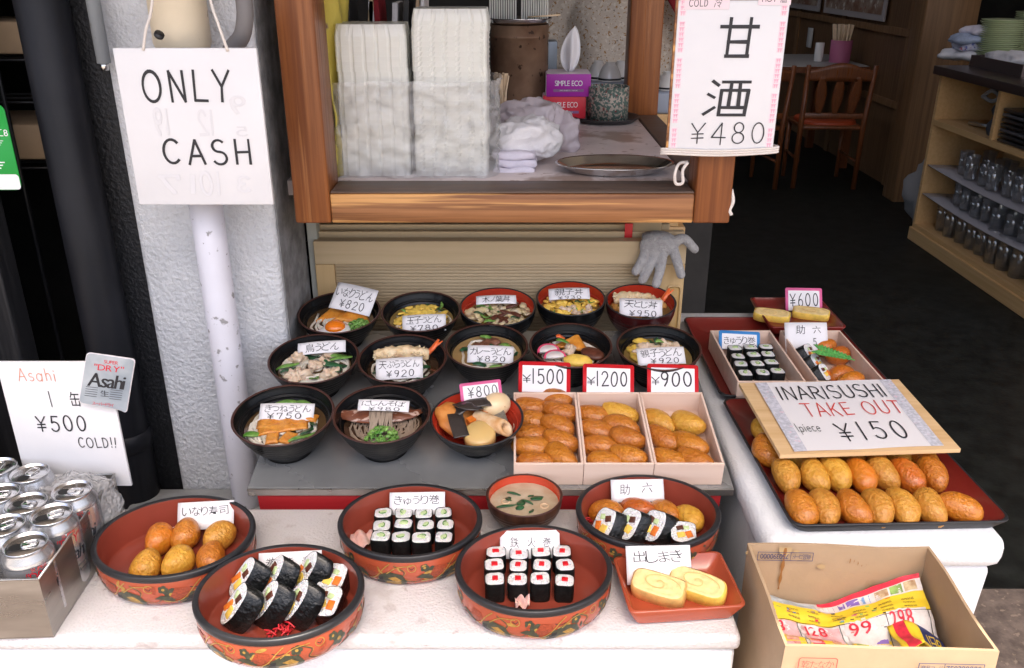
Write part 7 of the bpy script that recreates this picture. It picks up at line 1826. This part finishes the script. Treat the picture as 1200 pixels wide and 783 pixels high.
for k, (m, dx) in enumerate(((towel_w, 0), (mat('checked_cloth', (.50, .50, .58), .9, spots=[(40, .58, (.08, .10, .30)), (46, .62, (.35, .06, .08))], var=.1), .01), (mat('blue_cloth', (.36, .42, .55), .9, var=.2, vs=30), -.01), (towel_s, .02))):
    one(blob(.11 - .012 * k, .13 - .014 * k, .034, 30, 16, .4, 14, k + 3), 'dishcloth', m, t, T(dx, -.02 * k, .03 + .046 * k) @ RZ(k * 20))
t = thing('steel_pan', 'brown rectangular pan with white cloths at the right edge of the cabinet top', 'pan', None, T(onz(1196, 84, cz + .005)))
m_ = MB()
for q in ((-.14, .14, -.26, -.256, 0, .06), (-.14, .14, .256, .26, 0, .06), (-.14, -.136, -.2555, .2555, 0, .06), (.136, .14, -.2555, .2555, 0, .06), (-.1355, .1355, -.2555, .2555, 0, .004)): m_.add(bb(*q), mat('bronze_pan', (.16, .12, .11), .35, .6), smooth=False)
m_.build('pan', t); one(blob(.11, .20, .045, 30, 16, .5, 12, 8), 'white_cloth', towel_w, t, T(0, 0, .048))
# kitchen beyond
t = thing('kitchen_sink', 'steel kitchen sink unit in the shadows behind the brown post', 'sink', None, T(3.45, 6.3, .004))
one(bb(-.6, 1.4, -.3, .4, .80, .84, .006), 'worktop', steel, t); one(bb(-.58, 1.38, -.28, .38, .25, .799), 'basin', steel_dark, t, smooth=False)
one(tube(spline([(-.35, .2, .841), (-.35, .2, 1.08), (-.35, .08, 1.14), (-.35, -.02, 1.08)], 6), .014, 10), 'tap', steel_bright, t)
for x in (-.55, 1.35): one(bb(x - .02, x + .02, -.27, -.23, 0, .249), 'leg', steel, t, smooth=False)
tag(one(xf(lathe([(0, 0), (.16, .0), (.19, .05), (.19, .20), (.18, .20), (.18, .05), (0, .01)], 32), T(3.25, 6.15, .845)), 'cooking_pot', steel), 'steel cooking pot on the sink unit', 'pot')
tag(one(tube(spline([(3.05, 6.0, .06), (2.97, 5.7, .35), (3.06, 5.6, .62)], 6), .02, 10), 'floor_hose', mat('tan_hose', (.22, .17, .12), .6)), 'tan hose curving up from the kitchen floor by the post', 'hose')
tag(one(tube([(3.10, 5.95, 1.05), (3.85, 5.85, 1.52)], .022, 10), 'handrail', mat('dull_rail', (.26, .23, .21), .5)), 'slanting grey rail above the sink unit', 'rail')
tag(one(bb(3.6, 4.3, 5.2, 5.6, 1.05, 1.5, .01), 'wall_cupboard', darkwood, smooth=False), 'dark wooden cupboard above the plates at the right edge', 'cupboard')
tag(one(blob(.16, .2, .24, 26, 18, .3, 8, 3), 'rubbish_sack', mat('grey_sack', (.30, .29, .29), .6), None, T(2.58, 5.18, .23)), 'pale plastic sack behind the far end of the cabinet', 'sack')
